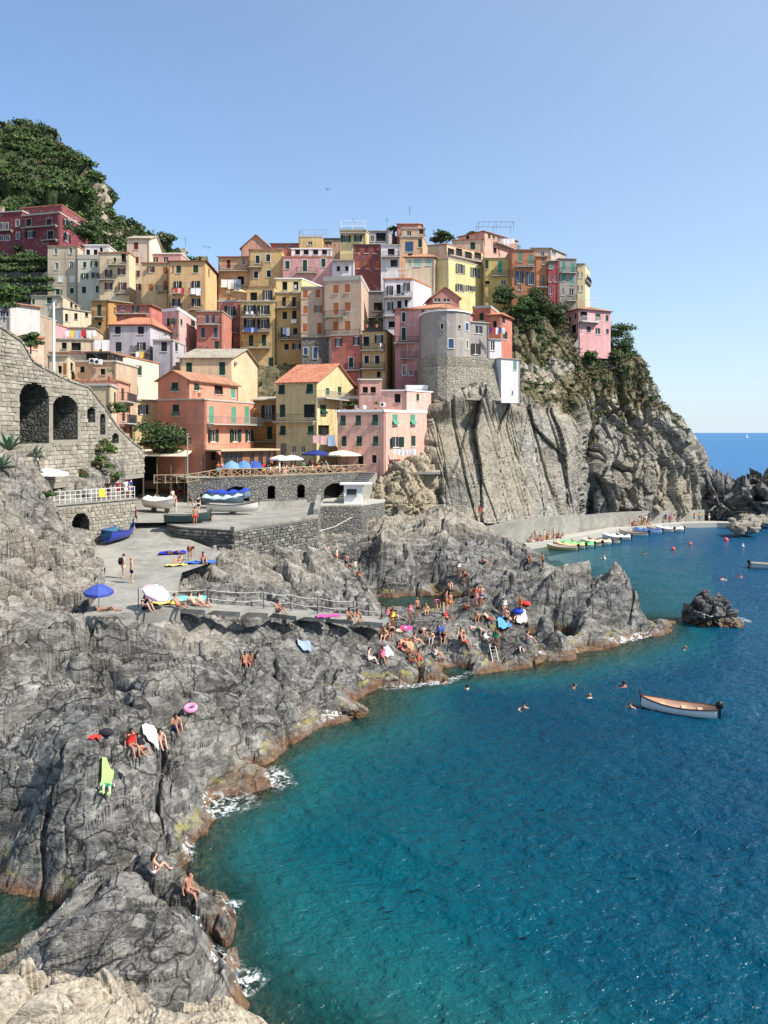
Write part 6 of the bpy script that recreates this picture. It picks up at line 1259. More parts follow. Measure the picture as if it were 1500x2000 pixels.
# plaza walkers
GP = 'people walking on the plaza'
cols = 'kwrbnpgoytsme'
WALK = [(321,958,'walker in a bright red shirt by the cafe shelter','r','Sr'),(337,985,'walker in red below the white dinghy','r','Sw'),(343,1000,'person with a red towel beside the white dinghy','w','Sr'),(352,972,'walker in a green shirt','k','Sg'),(362,965,'person in white in the middle of the plaza','w','Sw'),(372,990,'person in a grey shirt carrying a bag','k','Ss'),(387,1002,'person in black beside the covered boats','k','Sk'),(366,978,'person in a long black dress','k','Sk'),
 (345,950,'person in a navy shirt near the lamp post','n','Sn'),(355,945,'person in a white hat shirt near the lamp post','e','Sw'),(335,940,'person in a maroon shirt under the shelter edge','m','Sm'),(328,936,'person in a cream shirt under the shelter edge','e','Se'),(348,934,'person in pink entering the lane','p','Sp'),(360,938,'person in a blue shirt entering the lane','b','Sb'),(341,928,'person in black furthest up the lane','k','Sk'),(350,925,'person in yellow furthest up the lane','y','Sy')]
def plaza_z(y): return float(np.interp(y, [73, 80, 90, 99, 108, 118], [8.93, 8.95, 9.15, 9.9, 11.2, 12.8]))
def on_plaza(px, py):
    for D in np.arange(74, 118, .2):
        if zat(py, D) <= plaza_z(D): return (W(px, py, D)[0], D, plaza_z(D))
    return (W(px, py, 112)[0], 112, plaza_z(112))
for i, (px, py, lb, c_, t_) in enumerate(WALK): person(lb, on_plaza(px, py), 'walk' if i % 2 else 'stand', R((i*67) % 360), i % 4, 'shorts', c_, t_, 'dbl'[i % 3], i % 3 == 0, GP)
for i in range(16):
    px, py = 318+rng.random()*58, 925+rng.random()*45; person('person in the crowd between the cafe shelter and the lane', on_plaza(px, py), 'walk' if i % 2 else 'stand', R(rng.random()*360), i % 4, 'shorts', cols[(i*5) % 13], 'S'+cols[(i*7+2) % 13], 'dblg'[i % 4], i % 2 == 0, 'crowd by the cafe shelter')
# path
for i, (px, lb, c_) in enumerate(((101,'person in blue sitting under the white umbrella','b'),(221,'person in black leaning on the path railing','k'),(240,'person in maroon standing at the path railing','m'),(256,'person in white at the end of the path railing','w'),(266,'person in blue at the top of the ramp railing','b'))):
    u_, D_ = PATHF.hit(px); p = PATHF.P(u_, 11.42, -.8); person(lb, p, 'sit' if i == 0 else 'stand', R(20*i), i % 4, 'shorts', c_, 'S'+c_, 'd', i % 2 == 0, 'people on the path')
# the point
G3 = 'bathers on the point'
PT = [(988,1228,'armup','person standing on the blue towel on the point','n',0),(985,1206,'stand','person standing just behind the one on the blue towel','w',0),(866,1222,'stand','person in black bikini standing by the cove','k',0),(762,1252,'bend','person bending at the foot of the walkway','k',1),(757,1228,'stand','person standing at the foot of the walkway in pink','p',1),(768,1228,'stand','person in a black shirt at the foot of the walkway','k',3),
 (822,1258,'bend','person bending over a blue bag in the middle of the point','k',0),(866,1257,'sit','person in a dark shirt sitting on the middle of the point','n',1),(906,1258,'edge','person in red shorts sitting above the sea','r',1),(720,1290,'edge','person in white sitting at the left end of the point','w',2),(747,1286,'edge','person with a white towel sitting at the left end of the point','p',1),(801,1296,'edge','left of the two people sitting together above the water','m',3),(818,1290,'edge','right of the two people sitting together above the water','r',1),(850,1288,'sit','person sitting alone by the white towel above the water','w',0),
 (930,1215,'sit','person sitting in the centre of the point','k',1),(953,1212,'recline','person leaning back beside the centre group','r',0),(1008,1213,'recline','person lying on a white towel at the right of the point','w',0),(880,1194,'stand','person standing at the cove edge, right of the bending pair','o',1),(872,1190,'stand','person in orange standing at the cove edge','o',0),(852,1196,'bend','person bending with a striped towel at the cove edge','p',0),(907,1192,'sit','person in red sitting at the cove edge','r',1),(922,1184,'stand','leftmost standing person of the crowded group','k',1),(931,1182,'stand','second standing person of the crowded group','r',0),(941,1182,'armup','third standing person of the crowded group','b',0),(936,1190,'bend','person bending in front of the crowded group','p',1),
 (793,1262,'lie','person lying on an orange towel','o',0),(815,1205,'stand','person wading at the left of the cove','k',1),(943,1104,'sit','person sitting high on the boulder','k',1),(896,1128,'stand','person in white on the boulder above the cove','w',3),(907,1132,'sit','person crouching beside the one in white on the boulder','k',1),(879,1152,'sit','person sitting at the foot of the boulder by the cove','w',0),(906,1148,'stand','person standing in the shade at the foot of the boulder','k',3),(1034,1102,'sit','person sitting on the right shoulder of the boulder','r',1),(1060,1110,'stand','person standing on the far ridge of the point','k',3),(1084,1106,'sit','person sitting on the tip of the far ridge','e',0),(1258,1188,'sit','person in pink at the very end of the point','p',0),(926,1014,'stand','left of the two people at the foot of the cliff','k',1),(937,1012,'stand','person in red at the foot of the cliff','r',1)]
for i, (px, py, po, lb, c_, sk) in enumerate(PT):
    w_ = 'briefs' if i % 3 == 1 else 'shorts'; person(lb, rocky(px, py), po, R((i*53) % 120-20), sk, w_, c_, (c_ if i % 3 == 1 else ('S'+c_ if 'shirt' in lb else None)), 'dbl'[i % 3], i % 3 == 1, G3)
for i in range(22):
    px, py = 740+rng.random()*290, 1195+rng.random()*85; po = ('sit', 'recline', 'lie', 'stand')[i % 4]; person('sunbather among the crowd on the point', rocky(px, py), po, R(rng.random()*160-30), i % 4, 'briefs' if i % 2 else 'shorts', cols[(i*3) % 13], cols[(i*3) % 13] if i % 2 else None, 'dbl'[i % 3], i % 2 == 1, 'crowd on the point')
# swimmers
for i, (px, py, lb) in enumerate(((1023,1384,'swimmer furthest left in the open bay'),(1120,1345,'upper left swimmer of the group of four'),(1152,1366,'swimmer in the middle of the group of four'),(1220,1341,'swimmer with outstretched arms, above the wooden boat'),(1232,1383,'swimmer beside the bow of the wooden boat'),(1337,1270,'swimmer below the lone sea rock'),(912,1348,'swimmer close to the point'),(868,1336,'swimmer touching the rocks of the point'),(1180,1090,'swimmer near the moored boats'),(1258,1082,'swimmer in the inner harbour'),(1410,1132,'swimmer in the harbour mouth, left of the grey boat'),(1447,1128,'swimmer just below the grey boat'))):
    x, y, _ = Wz(px, py, 0); person(lb, (x, y, .05), 'swim', R((i*83) % 360), i % 4, None, 'k', None, 'dbl'[i % 3], False, 'swimmers in the bay', 1.1)
# quay people
for i in range(22):
    t = rng.random(); px = 1036+i*4.6+(i//14)*130; D = float(np.interp(px, [p[0] for p in lq], [p[1] for p in lq]))+1.4; x = W(px, 0, D)[0]
    po = ['sit', 'recline', 'stand', 'sit'][i % 4]; person('sunbather in the crowd on the lower quay under the cliff', (x, D, .86), po, R((i*71) % 360), i % 4, 'shorts' if i % 2 else 'briefs', cols[i % 13], None, 'dbl'[i % 3], i % 2 == 0, 'crowd on the lower quay')
for i in range(9):
    px = (1252,1262,1270,1300,1312,1328,1356,1366,1385)[i]; D = float(np.interp(px, [p[0] for p in lq], [p[1] for p in lq]))+2; person('person in a '+('black','white','red','blue','pink','green','orange','yellow','grey')[i]+' shirt standing on the far quay by the sea wall', (W(px, 0, D)[0], D, .86), 'stand' if i % 3 else 'walk', R(i*50), i % 4, 'shorts', cols[(i*5) % 13], 'S'+'kwrbpgoys'[i], 'd', False, 'people on the far quay')
# restaurant crowd
for i in range(105):
    px = 425+rng.random()*285; back = rng.random()
    ey = float(np.interp(px, [430, 520, 620, 716], [91.9, 94.2, 98.8, 105])); D = ey+.8+back*5.5; seated = i % 3 != 0
    person('guest in the crowd on the restaurant terrace', (W(px, 0, D)[0], D, TZ+(.42 if seated else 0)), 'edge' if seated else 'stand', R(rng.random()*360), i % 4, 'shorts', cols[(i*7) % 13], 'S'+cols[(i*5+i//13) % 13], 'dblg'[i % 4], i % 2 == 0, 'guests on the restaurant terrace')
for i in range(8):
    px = 640+i*9; p = W(px, 1068+(i % 3)*8, 84); person('bather in the shade of the narrow channel', (p[0], p[1], max(ground_z(p[0], p[1]), .1)), ['stand', 'sit'][i % 2], R(i*40), i % 4, 'shorts', cols[i], None, 'd', False, 'bathers in the channel')

# ================================================================ BOATS
def boat(label, loc, rz, L=4.6, B=1.7, Hh=.75, hull=(.75, .74, .70), inner=lin(214, 150, 110), rail=lin(60, 44, 40), motor=True, cover=None, name='boat', group='boats of the harbour', tilt=0, cat='boat', thw=3):
    r = tag(empty(name, loc, rz), label, cat, group); r.rotation_euler = (tilt, 0, rz)
    key = '%d%d%d' % tuple(int(c*99) for c in hull); hmat = plain('hull_'+key, hull, .35, spec=.5); imat = plain('inner_%d%d%d' % tuple(int(c*99) for c in inner), inner, .6); rmat = plain('gunwale_%d%d%d' % tuple(int(c*99) for c in rail), rail, .5)
    n, st = 15, []
    for i in range(n):
        t = i/(n-1); x = -L/2+L*t; b = B/2*(1-abs((t-.42)/.60)**2.6 if t > .42 else 1-.42*((.42-t)/.42)**2.2); b = max(b, .03); sh = Hh*(1+.42*max(0, (t-.4)/.6)**2+.10*((.4-t)/.4 if t < .4 else 0)); kz = .0+.34*Hh*max(0, (t-.72)/.28)**2
        st.append((x, b, sh, kz))
    def shell(off, z0):
        vs = []
        for x, b, sh, kz in st:
            b2 = max(b-off, .01); kk = max(kz, 0)+z0
            for s, zf, bf in ((-1, 1, 1.), (-1, .62, .95), (-1, .28, .74), (-1, .06, .3), (1, .06, .3), (1, .28, .74), (1, .62, .95), (1, 1, 1.)): vs.append((x, s*b2*bf, kk+(sh-kk)*zf))
        return vs, [(i*8+j, (i+1)*8+j, (i+1)*8+j+1, i*8+j+1) for i in range(n-1) for j in range(7)]
    m = MB(); m.add(*shell(0, 0)); m.add([v for v in shell(0, 0)[0][:8]], [tuple(range(8))]); adopt_local(m.build('hull', hmat, smooth=True), r)
    m = MB(); v, f = shell(.055, .13); m.add(v, [q[::-1] for q in f]); m.add(v[:8], [tuple(range(8))[::-1]]); adopt_local(m.build('lining', imat, smooth=True), r)
    m = MB()
    for s in (0, 7):
        vs = shell(0, 0)[0]
        for i in range(n-1): a, c = vs[i*8+s], vs[(i+1)*8+s]; m.tube(a, c, .05, 5)
    m.tube(shell(0, 0)[0][0], shell(0, 0)[0][7], .05, 5); e_ = st[-1]; m.tube((e_[0], 0, e_[2]*.6), (e_[0]+.1, 0, e_[2]+.38), .05, 5); adopt_local(m.build('gunwale', rmat), r)
    if cover is None:
        for k in range(thw):
            i = (3, 6, 10)[k]; x, b, sh, kz = st[i]; m = MB(); m.box((x, 0, sh*.66), (.28, b*1.8, .05)); adopt_local(m.build('thwart', imat), r)
    else:
        cmat = plain('tarp_%d%d%d' % tuple(int(c*99) for c in cover), cover, .7); m = MB(); vs = []
        for i, (x, b, sh, kz) in enumerate(st):
            for s, zz_ in ((-1.06, -.14), (-1.04, .03), (-.55, .26), (0, .40), (.55, .26), (1.04, .03), (1.06, -.14)): vs.append((x, s*b, sh+zz_*(.6+.4*math.sin(i*1.7))+.03))
        m.add(vs, [(i*7+j, (i+1)*7+j, (i+1)*7+j+1, i*7+j+1) for i in range(n-1) for j in range(6)]); adopt_local(m.build('tarpaulin', cmat, smooth=True), r)
    if motor:
        x = -L/2-.16; m = MB(); m.ellipsoid((x, 0, Hh+.28), (.24, .17, .27), 10, 7); m.box((x, 0, Hh-.2), (.16, .12, .7)); m.box((x-.02, 0, Hh-.62), (.3, .06, .3)); m.tube((x+.1, 0, Hh+.2), (x+.6, .1, Hh+.32), .025, 5); adopt_local(m.build('outboard_motor', plain('motor_black', (.018, .018, .02), .35)), r)
    return r
def adopt_local(o, r): o.parent = r; return o
WB = lin(214, 206, 190)
x, y, _ = Wz(1325,1392,0); boat('white wooden rowing boat with tan lining and black outboard, alone in the bay', (x, y, -.18), R(158), 4.4, 1.45, .68, (.8, .79, .75), lin(206, 170, 142), lin(70, 40, 32))
x, y, _ = Wz(1497,1110,0); boat('grey open boat with outboard cut by the right edge', (x+.6, y, -.2), R(-4), 5.2, 1.7, .8, lin(196, 196, 192), lin(170, 160, 148), lin(70, 70, 70))
MO = [(1098,1074,'tan wooden boat moored nearest the quay end',lin(206,176,128),None),(1112,1071,'white boat with a tan cover next to the tan boat',WB,lin(206,180,130)),(1128,1069,'moored boat with a bright green cover',WB,lin(90,226,120)),(1146,1067,'white moored boat with a black motor right of the green cover',WB,None),(1164,1064,'cream moored boat with orange trim',WB,lin(226,196,168)),(1180,1061,'dark trimmed white boat in the middle of the moored row',WB,None),(1204,1054,'long white boat moored away from its neighbours',WB,lin(232,232,228)),(1238,1046,'pale boat with a wooden rim moored below the sea wall',lin(226,216,196),None),(1264,1042,'moored boat under a blue cover',lin(190,206,220),lin(44,86,150)),(1290,1039,'white boat moored with two others at the far quay',WB,None),(1308,1038,'white boat with a pale cover, right end of the row',WB,lin(236,236,232)),(1306,1030,'white boat lying along the far quay',WB,None)]
for i, (px, py, lb, hc, cv) in enumerate(MO):
    x, y, _ = Wz(px, py, 0); boat(lb, (x, y, -.2), R(158+(i*37 % 17)) if i != 11 else R(175), 4.4+.2*(i % 3), 1.6, .72, hc, lin(200, 170, 140), lin(110, 84, 66) if i % 2 else lin(220, 215, 205), i != 11, cv, group='moored boats')
x, y, z = on_plaza(312, 1000); boat('white dinghy under a white cover propped on the plaza', (x, y, z+.35), R(-38), 5.0, 1.9, .85, lin(226, 218, 204), lin(220, 210, 200), lin(200, 190, 176), False, lin(240, 236, 228), group='boats on the plaza')
m = MB(); m.box((x-.8, y+.6, z+.2), (.25, 1.2, .4)); m.box((x+1, y-.7, z+.2), (.25, 1.2, .4)); tag(m.build('boat_cradle', M_BARK), 'low wooden cradle under the white dinghy', 'cradle')
p = Wz(233, 1056, 7.8); boat('blue boat with a teal lining parked on the ramp', (p[0], p[1], p[2]+.12), R(80), 4.6, 1.8, .95, lin(44, 62, 156), lin(60, 104, 130), lin(40, 52, 120), False, None, tilt=.08, group='boats on the plaza')
p = Wz(366, 1022, 8.97); boat('dark green boat with a bundled white sail at the quay corner', (p[0], p[1], 9.0), R(10), 4.2, 1.6, .7, lin(40, 66, 66), lin(90, 96, 90), lin(36, 48, 46), False, None, group='boats on the plaza')
for px, py, lb, hc, cv, an, mo in ((447,980,'large boat under a bright blue tarpaulin on the plaza',lin(120,140,160),lin(34,70,176),-8,True),(436,992,'grey striped covered boat below the blue tarpaulin',lin(80,100,110),lin(168,186,196),-6,True),(455,1005,'white open boat on a trolley at the quay rim',lin(206,204,196),None,-4,False),(388,955,'teal boat at the back of the plaza',lin(120,160,150),None,-20,False),(408,962,'pale green boat beside the terrace wall',lin(150,170,160),lin(90,120,116),-15,False)):
    p = on_plaza(px, py); boat(lb, (p[0], p[1], p[2]+.25), R(an), 5.4 if 'large' in lb or 'white' in lb else 4.6, 1.9, .8, hc, lin(180, 176, 168), lin(70, 70, 66), mo, cv, group='boats on the plaza')
p = on_plaza(285, 945); boat('white and blue covered boat under the cafe shelter', (p[0], p[1], p[2]+.3), R(0), 5.5, 1.9, .8, lin(200, 204, 210), lin(180, 176, 168), lin(70, 70, 90), False, lin(120, 140, 190), group='boats on the plaza')

# ================================================================ UMBRELLAS, TOWELS, SMALL THINGS
def umbrella(label, base, h, rad, colr, col2=None, tilt=0, rz=0, n=8, drop=.45, group='umbrellas'):
    r = tag(empty('umbrella', base, rz), label, 'umbrella', group); r.rotation_euler = (tilt, 0, rz); m = MB(); m.tube((0, 0, 0), (0, 0, h+.08), .03, 6); adopt_local(m.build('pole', M_RAIL), r)
    a = plain('canvas_%d%d%d' % tuple(int(c*99) for c in colr), colr, .8); b2 = plain('canvas_%d%d%d' % tuple(int(c*99) for c in (col2 or colr)), col2 or colr, .8); m = MB()
    for k in range(n):
        a0, a1 = 2*math.pi*k/n, 2*math.pi*(k+1)/n; P = lambda an, q, sg: (rad*q*math.cos(an), rad*q*math.sin(an), h-drop*q**1.5-sg)
        am = (a0+a1)/2
        m.add([(0, 0, h), P(a0, .5, 0), P(am, .48, .03), P(a1, .5, 0), P(a0, 1, 0), P(am, .95, .02), P(a1, 1, 0)], [(0, 1, 2), (0, 2, 3), (1, 4, 5, 2), (2, 5, 6, 3)], k % 2)
        m.quad(P(a0, 1, 0), P(am, .95, .02), P(am, .95, .2), P(a0, 1, .16), k % 2); m.quad(P(am, .95, .02), P(a1, 1, 0), P(a1, 1, .16), P(am, .95, .2), k % 2)
    adopt_local(m.build('canopy', [a, b2]), r); m = MB()
    for k in range(n): an = 2*math.pi*k/n; m.tube((0, 0, h-.5*drop-.25), (rad*.6*math.cos(an), rad*.6*math.sin(an), h-drop*.5), .012, 4)
    adopt_local(m.build('ribs', M_RAIL), r); return r
u_, D_ = PATHF.hit(125); p = PATHF.P(u_, 11.42, -2.5); umbrella('square white parasol on the path behind the railing', p, 3.0, 1.75, lin(246, 243, 236), n=4, drop=.5, rz=.5)
umbrella('blue beach umbrella over the sunbed at the left end of the slab', Wz(193, 1190, 7.05), 1.55, .85, lin(66, 84, 160), lin(58, 74, 146), .1, .3)
umbrella('pink and white striped beach umbrella on the slab', Wz(292, 1186, 7.05), 1.5, .85, lin(214, 168, 196), lin(236, 230, 234), .5, 1.2)
def terr(px, back=2.): D = float(np.interp(px, [430, 520, 620, 716], [91.9, 94.2, 98.8, 105]))+back; return (W(px, 0, D)[0], D, TZ)
umbrella('large cream restaurant parasol on the terrace', terr(668, 3), 3.0, 2.6, lin(226, 214, 184), n=8, drop=.6); umbrella('dark blue restaurant parasol beside the cream one', terr(618, 5), 3.1, 2.0, lin(38, 50, 112), n=4, drop=.6)
for px, c_, lb in ((452, lin(110,144,176), 'folded light blue parasol at the left of the terrace'), (476, lin(84,124,170), 'sky blue cloth parasol beside the veranda'), (497, lin(50,78,148), 'bright blue pointed parasol in front of the veranda')):
    umbrella(lb, terr(px, 1.5), 2.0, 1.3, c_, drop=.9)
for px in (548, 570): umbrella('low white parasol over the middle of the terrace' if px == 548 else 'second white parasol beside the blue one', terr(px, 4), 2.5, 1.5, lin(222, 222, 226), n=4, drop=.5)
umbrella('straw coloured parasol on the roof terrace of the yellow house', W(467, 590, 141), 2.4, 1.3, lin(206, 188, 140), drop=.5)
for i in range(12):
    px = 440+i*22; p = terr(px, 1.6+(i % 3)*1.6); r = tag(empty('cafe_table', p), 'small cafe table on the restaurant terrace', 'table', 'tables on the restaurant terrace'); m = MB(); m.box((0, 0, .73), (.8, .8, .04)); adopt_local(m.build('table_top', M_WHITE), r); m = MB(); m.tube((0, 0, 0), (0, 0, .71), .04, 6); m.box((0, 0, .02), (.5, .5, .04)); adopt_local(m.build('leg', M_IRON), r)
def towel(label, p, w_, l_, rz, c_, wav=.05, rock=True):
    m = MB(); n_ = 7; vs = []
    co, si = math.cos(R(rz)), math.sin(R(rz)); gx = gy = 0.; z0 = p[2]+.06
    if rock:          # lies along the rock it rests on
        S = [(dx_*.3, dy_*.3, ground_z(p[0]+dx_*.3, p[1]+dy_*.3)) for dx_ in (-2, -1, 0, 1, 2) for dy_ in (-2, -1, 0, 1, 2)]
        gx = sum(a_*c for a_, b_, c in S)/sum(a_*a_ for a_, b_, c in S); gy = sum(b_*c for a_, b_, c in S)/sum(b_*b_ for a_, b_, c in S)
        gx = max(-.45, min(.45, gx)); gy = max(-.45, min(.45, gy)); w_ *= .6; l_ *= .58
        z0 = sum(c for a_, b_, c in S if abs(a_)+abs(b_) < .7)/13; z0 += max(0, max(c-z0-gx*a_-gy*b_ for a_, b_, c in S if abs(a_)+abs(b_) < .7))*.5+.05
    for i in range(n_):
        for j in range(4):
            u, v = (i/(n_-1)-.5)*l_, (j/3-.5)*w_; dx_, dy_ = u*co-v*si, u*si+v*co; zz_ = z0+gx*dx_+gy*dy_
            if rock: g_ = max(ground_z(p[0]+dx_+ox_, p[1]+dy_+oy_) for ox_ in (-.12, 0, .12) for oy_ in (-.12, 0, .12)); zz_ = max(.4*zz_+.6*g_, g_)+.03
            vs.append((p[0]+dx_, p[1]+dy_, zz_+wav*math.sin(i*2.1+j*1.3)))
    m.add(vs, [(i*4+j, (i+1)*4+j, (i+1)*4+j+1, i*4+j+1) for i in range(n_-1) for j in range(3)]); m.add([(a, b, c-.03) for a, b, c in vs], [(i*4+j, i*4+j+1, (i+1)*4+j+1, (i+1)*4+j) for i in range(n_-1) for j in range(3)])
    return tag(m.build('towel', plain('towel_%d%d%d' % tuple(int(c*99) for c in c_), c_, .95), smooth=True), label, 'towel', 'towels')
towel('lime green towel under the sunbather on the dark rock', rocky(208, 1535), .7, 1.5, 100, lin(150, 190, 110)); towel('bright red towel spread on the rock ridge', rocky(186, 1440), .7, .9, 10, lin(206, 62, 58)); towel('white striped towel between the sitting people', rocky(293, 1455), .8, 1.2, 30, lin(226, 220, 214))
towel('pale blue towel left alone on the grey slope', rocky(594, 1273), .8, 1.6, 20, lin(140, 156, 196)); towel('magenta towel at the foot of the walkway', rocky(793, 1226), 1.0, 1.7, 15, lin(184, 70, 136)); towel('light blue towel on the point', rocky(985, 1231), 1.1, 2.0, 5, lin(96, 158, 200)); towel('white towel at the right of the point', rocky(1018, 1217), .8, 1.7, 20, lin(232, 228, 220)); towel('white towel with pink edge above the water', rocky(756, 1280), .9, 1.4, 40, lin(240, 226, 228)); towel('orange towel in the middle of the point', rocky(795, 1264), .8, 1.7, -5, lin(226, 150, 110)); towel('blue bag cloth in the middle of the point', rocky(862, 1229), .6, .8, 10, lin(60, 110, 180))
towel('turquoise towel drying on the slab edge', (*Wz(368, 1170, 7.0)[:2], 7.0), 1.2, 2.2, 5, lin(120, 206, 200), rock=False); towel('yellow towel on the slab beside the turquoise one', (*Wz(322, 1178, 7.05)[:2], 7.05), .9, 1.6, 10, lin(236, 206, 96), rock=False); towel('deep blue towel in the shade of the quay', (*Wz(338, 1080, 7.5)[:2], 7.5), 1.6, 2.2, 10, lin(34, 48, 170), rock=False); towel('blue mat beside the quay wall', (*Wz(392, 1100, 7.3)[:2], 7.35), 1.0, 2.4, 10, lin(60, 110, 190), rock=False); towel('yellow towel at the foot of the quay wall', (*Wz(345, 1104, 7.3)[:2], 7.3), .8, 1.6, 15, lin(230, 200, 120), rock=False); towel('magenta towel on the lower walkway step', (*Wz(640, 1204, 4.9)[:2], 4.9), .8, 1.6, 15, lin(184, 80, 144), rock=False)
m = MB(); c_ = rocky(372, 1404); n1, n2 = 20, 9; vs = []
for i in range(n1):
    for j in range(n2):
        a, b_ = 2*math.pi*i/n1, 2*math.pi*j/n2; rr_ = .26+.11*math.cos(b_); vs.append((c_[0]+rr_*math.cos(a), c_[1]+rr_*math.sin(a)*.9, c_[2]+.25+.11*math.sin(b_)+.25*rr_*math.sin(a)))
m.add(vs, [(i*n2+j, ((i+1) % n1)*n2+j, ((i+1) % n1)*n2+(j+1) % n2, i*n2+(j+1) % n2) for i in range(n1) for j in range(n2)]); tag(m.build('swim_ring', plain('pink_ring', lin(226, 140, 176), .4), smooth=True), 'pink inflatable swim ring on the rock', 'swim ring')
def bag(label, p, c_, s=.3): m = MB(); m.ellipsoid((p[0], p[1], p[2]+s*.5), (s*1.2, s*.8, s*.7), 10, 6); m.tube((p[0]-s*.5, p[1], p[2]+s), (p[0]+s*.5, p[1], p[2]+s*1.1), .03, 5); tag(m.build('bag', plain('bag_%d%d%d' % tuple(int(c*99) for c in c_), c_, .8), smooth=True), label, 'bag', 'bags')
bag('black bag beside the red towel', rocky(207, 1437), (.02, .02, .025), .26); bag('blue rucksack under the spires of the point', rocky(1012, 1200), lin(40, 80, 190), .45); bag('red bag on the ledge of the point', rocky(1027, 1184), lin(220, 60, 50), .35); bag('green net bundle beside the blue boat', Wz(251, 1020, 8.6), lin(40, 150, 116), .55)
def buoy(label, px, py, c_, s=.3): x, y, _ = Wz(px, py, 0); m = MB(); m.ellipsoid((x, y, .12), (s, s, s), 10, 8); m.tube((x, y, .3), (x, y, .55), .05, 6); tag(m.build('buoy', plain('buoy_%d%d%d' % tuple(int(c*99) for c in c_), c_, .4), smooth=True), label, 'buoy', 'buoys')
buoy('orange buoy nearest the moored boats', 1315, 1074, lin(226, 90, 60)); buoy('small orange buoy in the inner harbour', 1348, 1064, lin(214, 110, 80), .25); buoy('pink red buoy at the harbour mouth', 1418, 1056, lin(236, 80, 96), .38); buoy('white buoy right of the pink red one', 1451, 1068, lin(230, 230, 230), .2); buoy('small white float among the swimmers of the harbour', 1181, 1093, lin(230, 226, 220), .18)
# ladder on the point
root = tag(empty('ladder', rocky(957, 1255)), 'steel bathing ladder fixed to the rock of the point', 'ladder'); a_, b_ = Vector(rocky(957, 1252)), Vector(Wz(968, 1296, .1)); a_.z += .3; b_.y -= .5; a_.y -= .4
for s in (-.22, .22): m = MB(); m.tube((a_.x+s, a_.y, a_.z), (b_.x+s, b_.y, b_.z), .035, 6); adopt(m.build('stile', M_RAIL), root)
for k in range(8): q_ = a_.lerp(b_, (k+.5)/8); m = MB(); m.tube((q_.x-.22, q_.y, q_.z), (q_.x+.22, q_.y, q_.z), .025, 5); adopt(m.build('rung', M_RAIL), root)
# poles and wires
def pole(label, px, py0, py1, D, r_=.13, mat=None, arm=0): a = W(px, py1, D); b_ = W(px, py0, D); rt = tag(empty('lamp_pole', a), label, 'pole', 'poles'); m = MB(); m.tube(a, b_, r_, 8, r_*.75); adopt(m.build('mast', mat or M_RAIL), rt); m = MB(); m.tube((b_[0]-arm, b_[1], b_[2]-.25), (b_[0]+.3, b_[1], b_[2]-.25), .04, 5); m.box((b_[0], b_[1], b_[2]+.05), (.3, .3, .16)); adopt(m.build('bracket', M_RAIL), rt); return b_
t1 = pole('tall white pole in front of the left houses', 105, 588, 735, 84, .16, M_WHITE, .4); t2 = pole('grey lamp pole between the shelter and the salmon house', 366, 848, 930, 93, .1, None, 3.2)
def wire(label, a, b_, sag): m = MB(); m.path([tuple(a[k]+(b_[k]-a[k])*t-(sag*4*t*(1-t) if k == 2 else 0) for k in range(3)) for t in np.linspace(0, 1, 14)], .018, 4); tag(m.build('cable', M_IRON), label, 'cable', 'overhead cables')
wire('overhead cable from the white pole to the left edge', t1, W(-10, 555, 70), .3); wire('overhead cable from the white pole down to the cream house', t1, W(186, 735, 88), .5); wire('cable from the grey lamp pole to the arched wall', t2, W(232, 850, 82), .7); wire('cable from the grey lamp pole to the salmon house', t2, W(392, 834, 98), .4)
m = MB(); m.path([W(622, 1038, 79), W(655, 1028, 85), W(688, 1010, 92)], .035, 5); tag(m.build('mooring_rope', M_ROPE), 'rope stretched across the narrow channel', 'rope')
# shelter, veranda, kiosk
rt = tag(empty('cafe_shelter', W(300, 925, 97)), 'open cafe shelter with a flat cream roof beside the plaza', 'shelter'); m = MB(); a, b_ = W(246, 888, 92), W(364, 893, 92); zt = a[2]
m.add([(a[0], 92, zt), (b_[0], 92, zt-.1), (b_[0]-1, 99.5, zt+.5), (a[0], 99.5, zt+.5), (a[0], 92, zt-.14), (b_[0], 92, zt-.24), (b_[0]-1, 99.5, zt+.36), (a[0], 99.5, zt+.36)], [(0, 1, 2, 3), (7, 6, 5, 4), (4, 5, 1, 0), (5, 6, 2, 1), (7, 4, 0, 3), (6, 7, 3, 2)]); adopt(m.build('roof', plain('cream_canvas', lin(224, 214, 186), .8)), rt)
for k in range(5): m = MB(); x = a[0]+.3+(b_[0]-a[0]-.6)*k/4; m.box((x, 92.4, (zt+9.4)/2-.2), (.14, .14, zt-9.5)); adopt(m.build('post', M_BARK), rt)
m = MB(); m.box(((a[0]+b_[0])/2, 99.6, (zt+9.5)/2), (b_[0]-a[0], .2, zt-9.4)); m.box((a[0]-.1, 96, (zt+9.5)/2), (.2, 7.4, zt-9.4)); adopt(m.build('back_wall', plain('dark_boards', (.03, .026, .022), .9)), rt)
for k in range(3): m = MB(); m.box((a[0]+1.5+k*2.1, 97.5, 10.9), (1.6, .8, 1.0)); tag(m.build('cafe_counter', plain('counter_wood', (.16, .10, .06), .7)), ['left','middle','last'][k]+' wooden counter in the shade of the cafe shelter', 'counter')
reg(290, 660, 2.586); rt = tag(empty('restaurant_veranda', W(490, 905, 96)), 'glazed restaurant veranda with a flat tan roof in front of the salmon house', 'veranda'); f = Face(W(fx(365), 0, 95.3)[:2], W(fx(630), 0, 101)[:2], TZ, zat(fy(572), 96)); m = MB()
for x in (388, 412, 436, 462, 522, 566, 604): u_, D_ = f.hit(fx(x)); f.holes.append((u_-.34, u_+.34, TZ+.95, f.z1-.2))
f.wall(m); adopt(m.build('wall', plain('brown_wood', lin(140, 92, 62), .7)), rt)
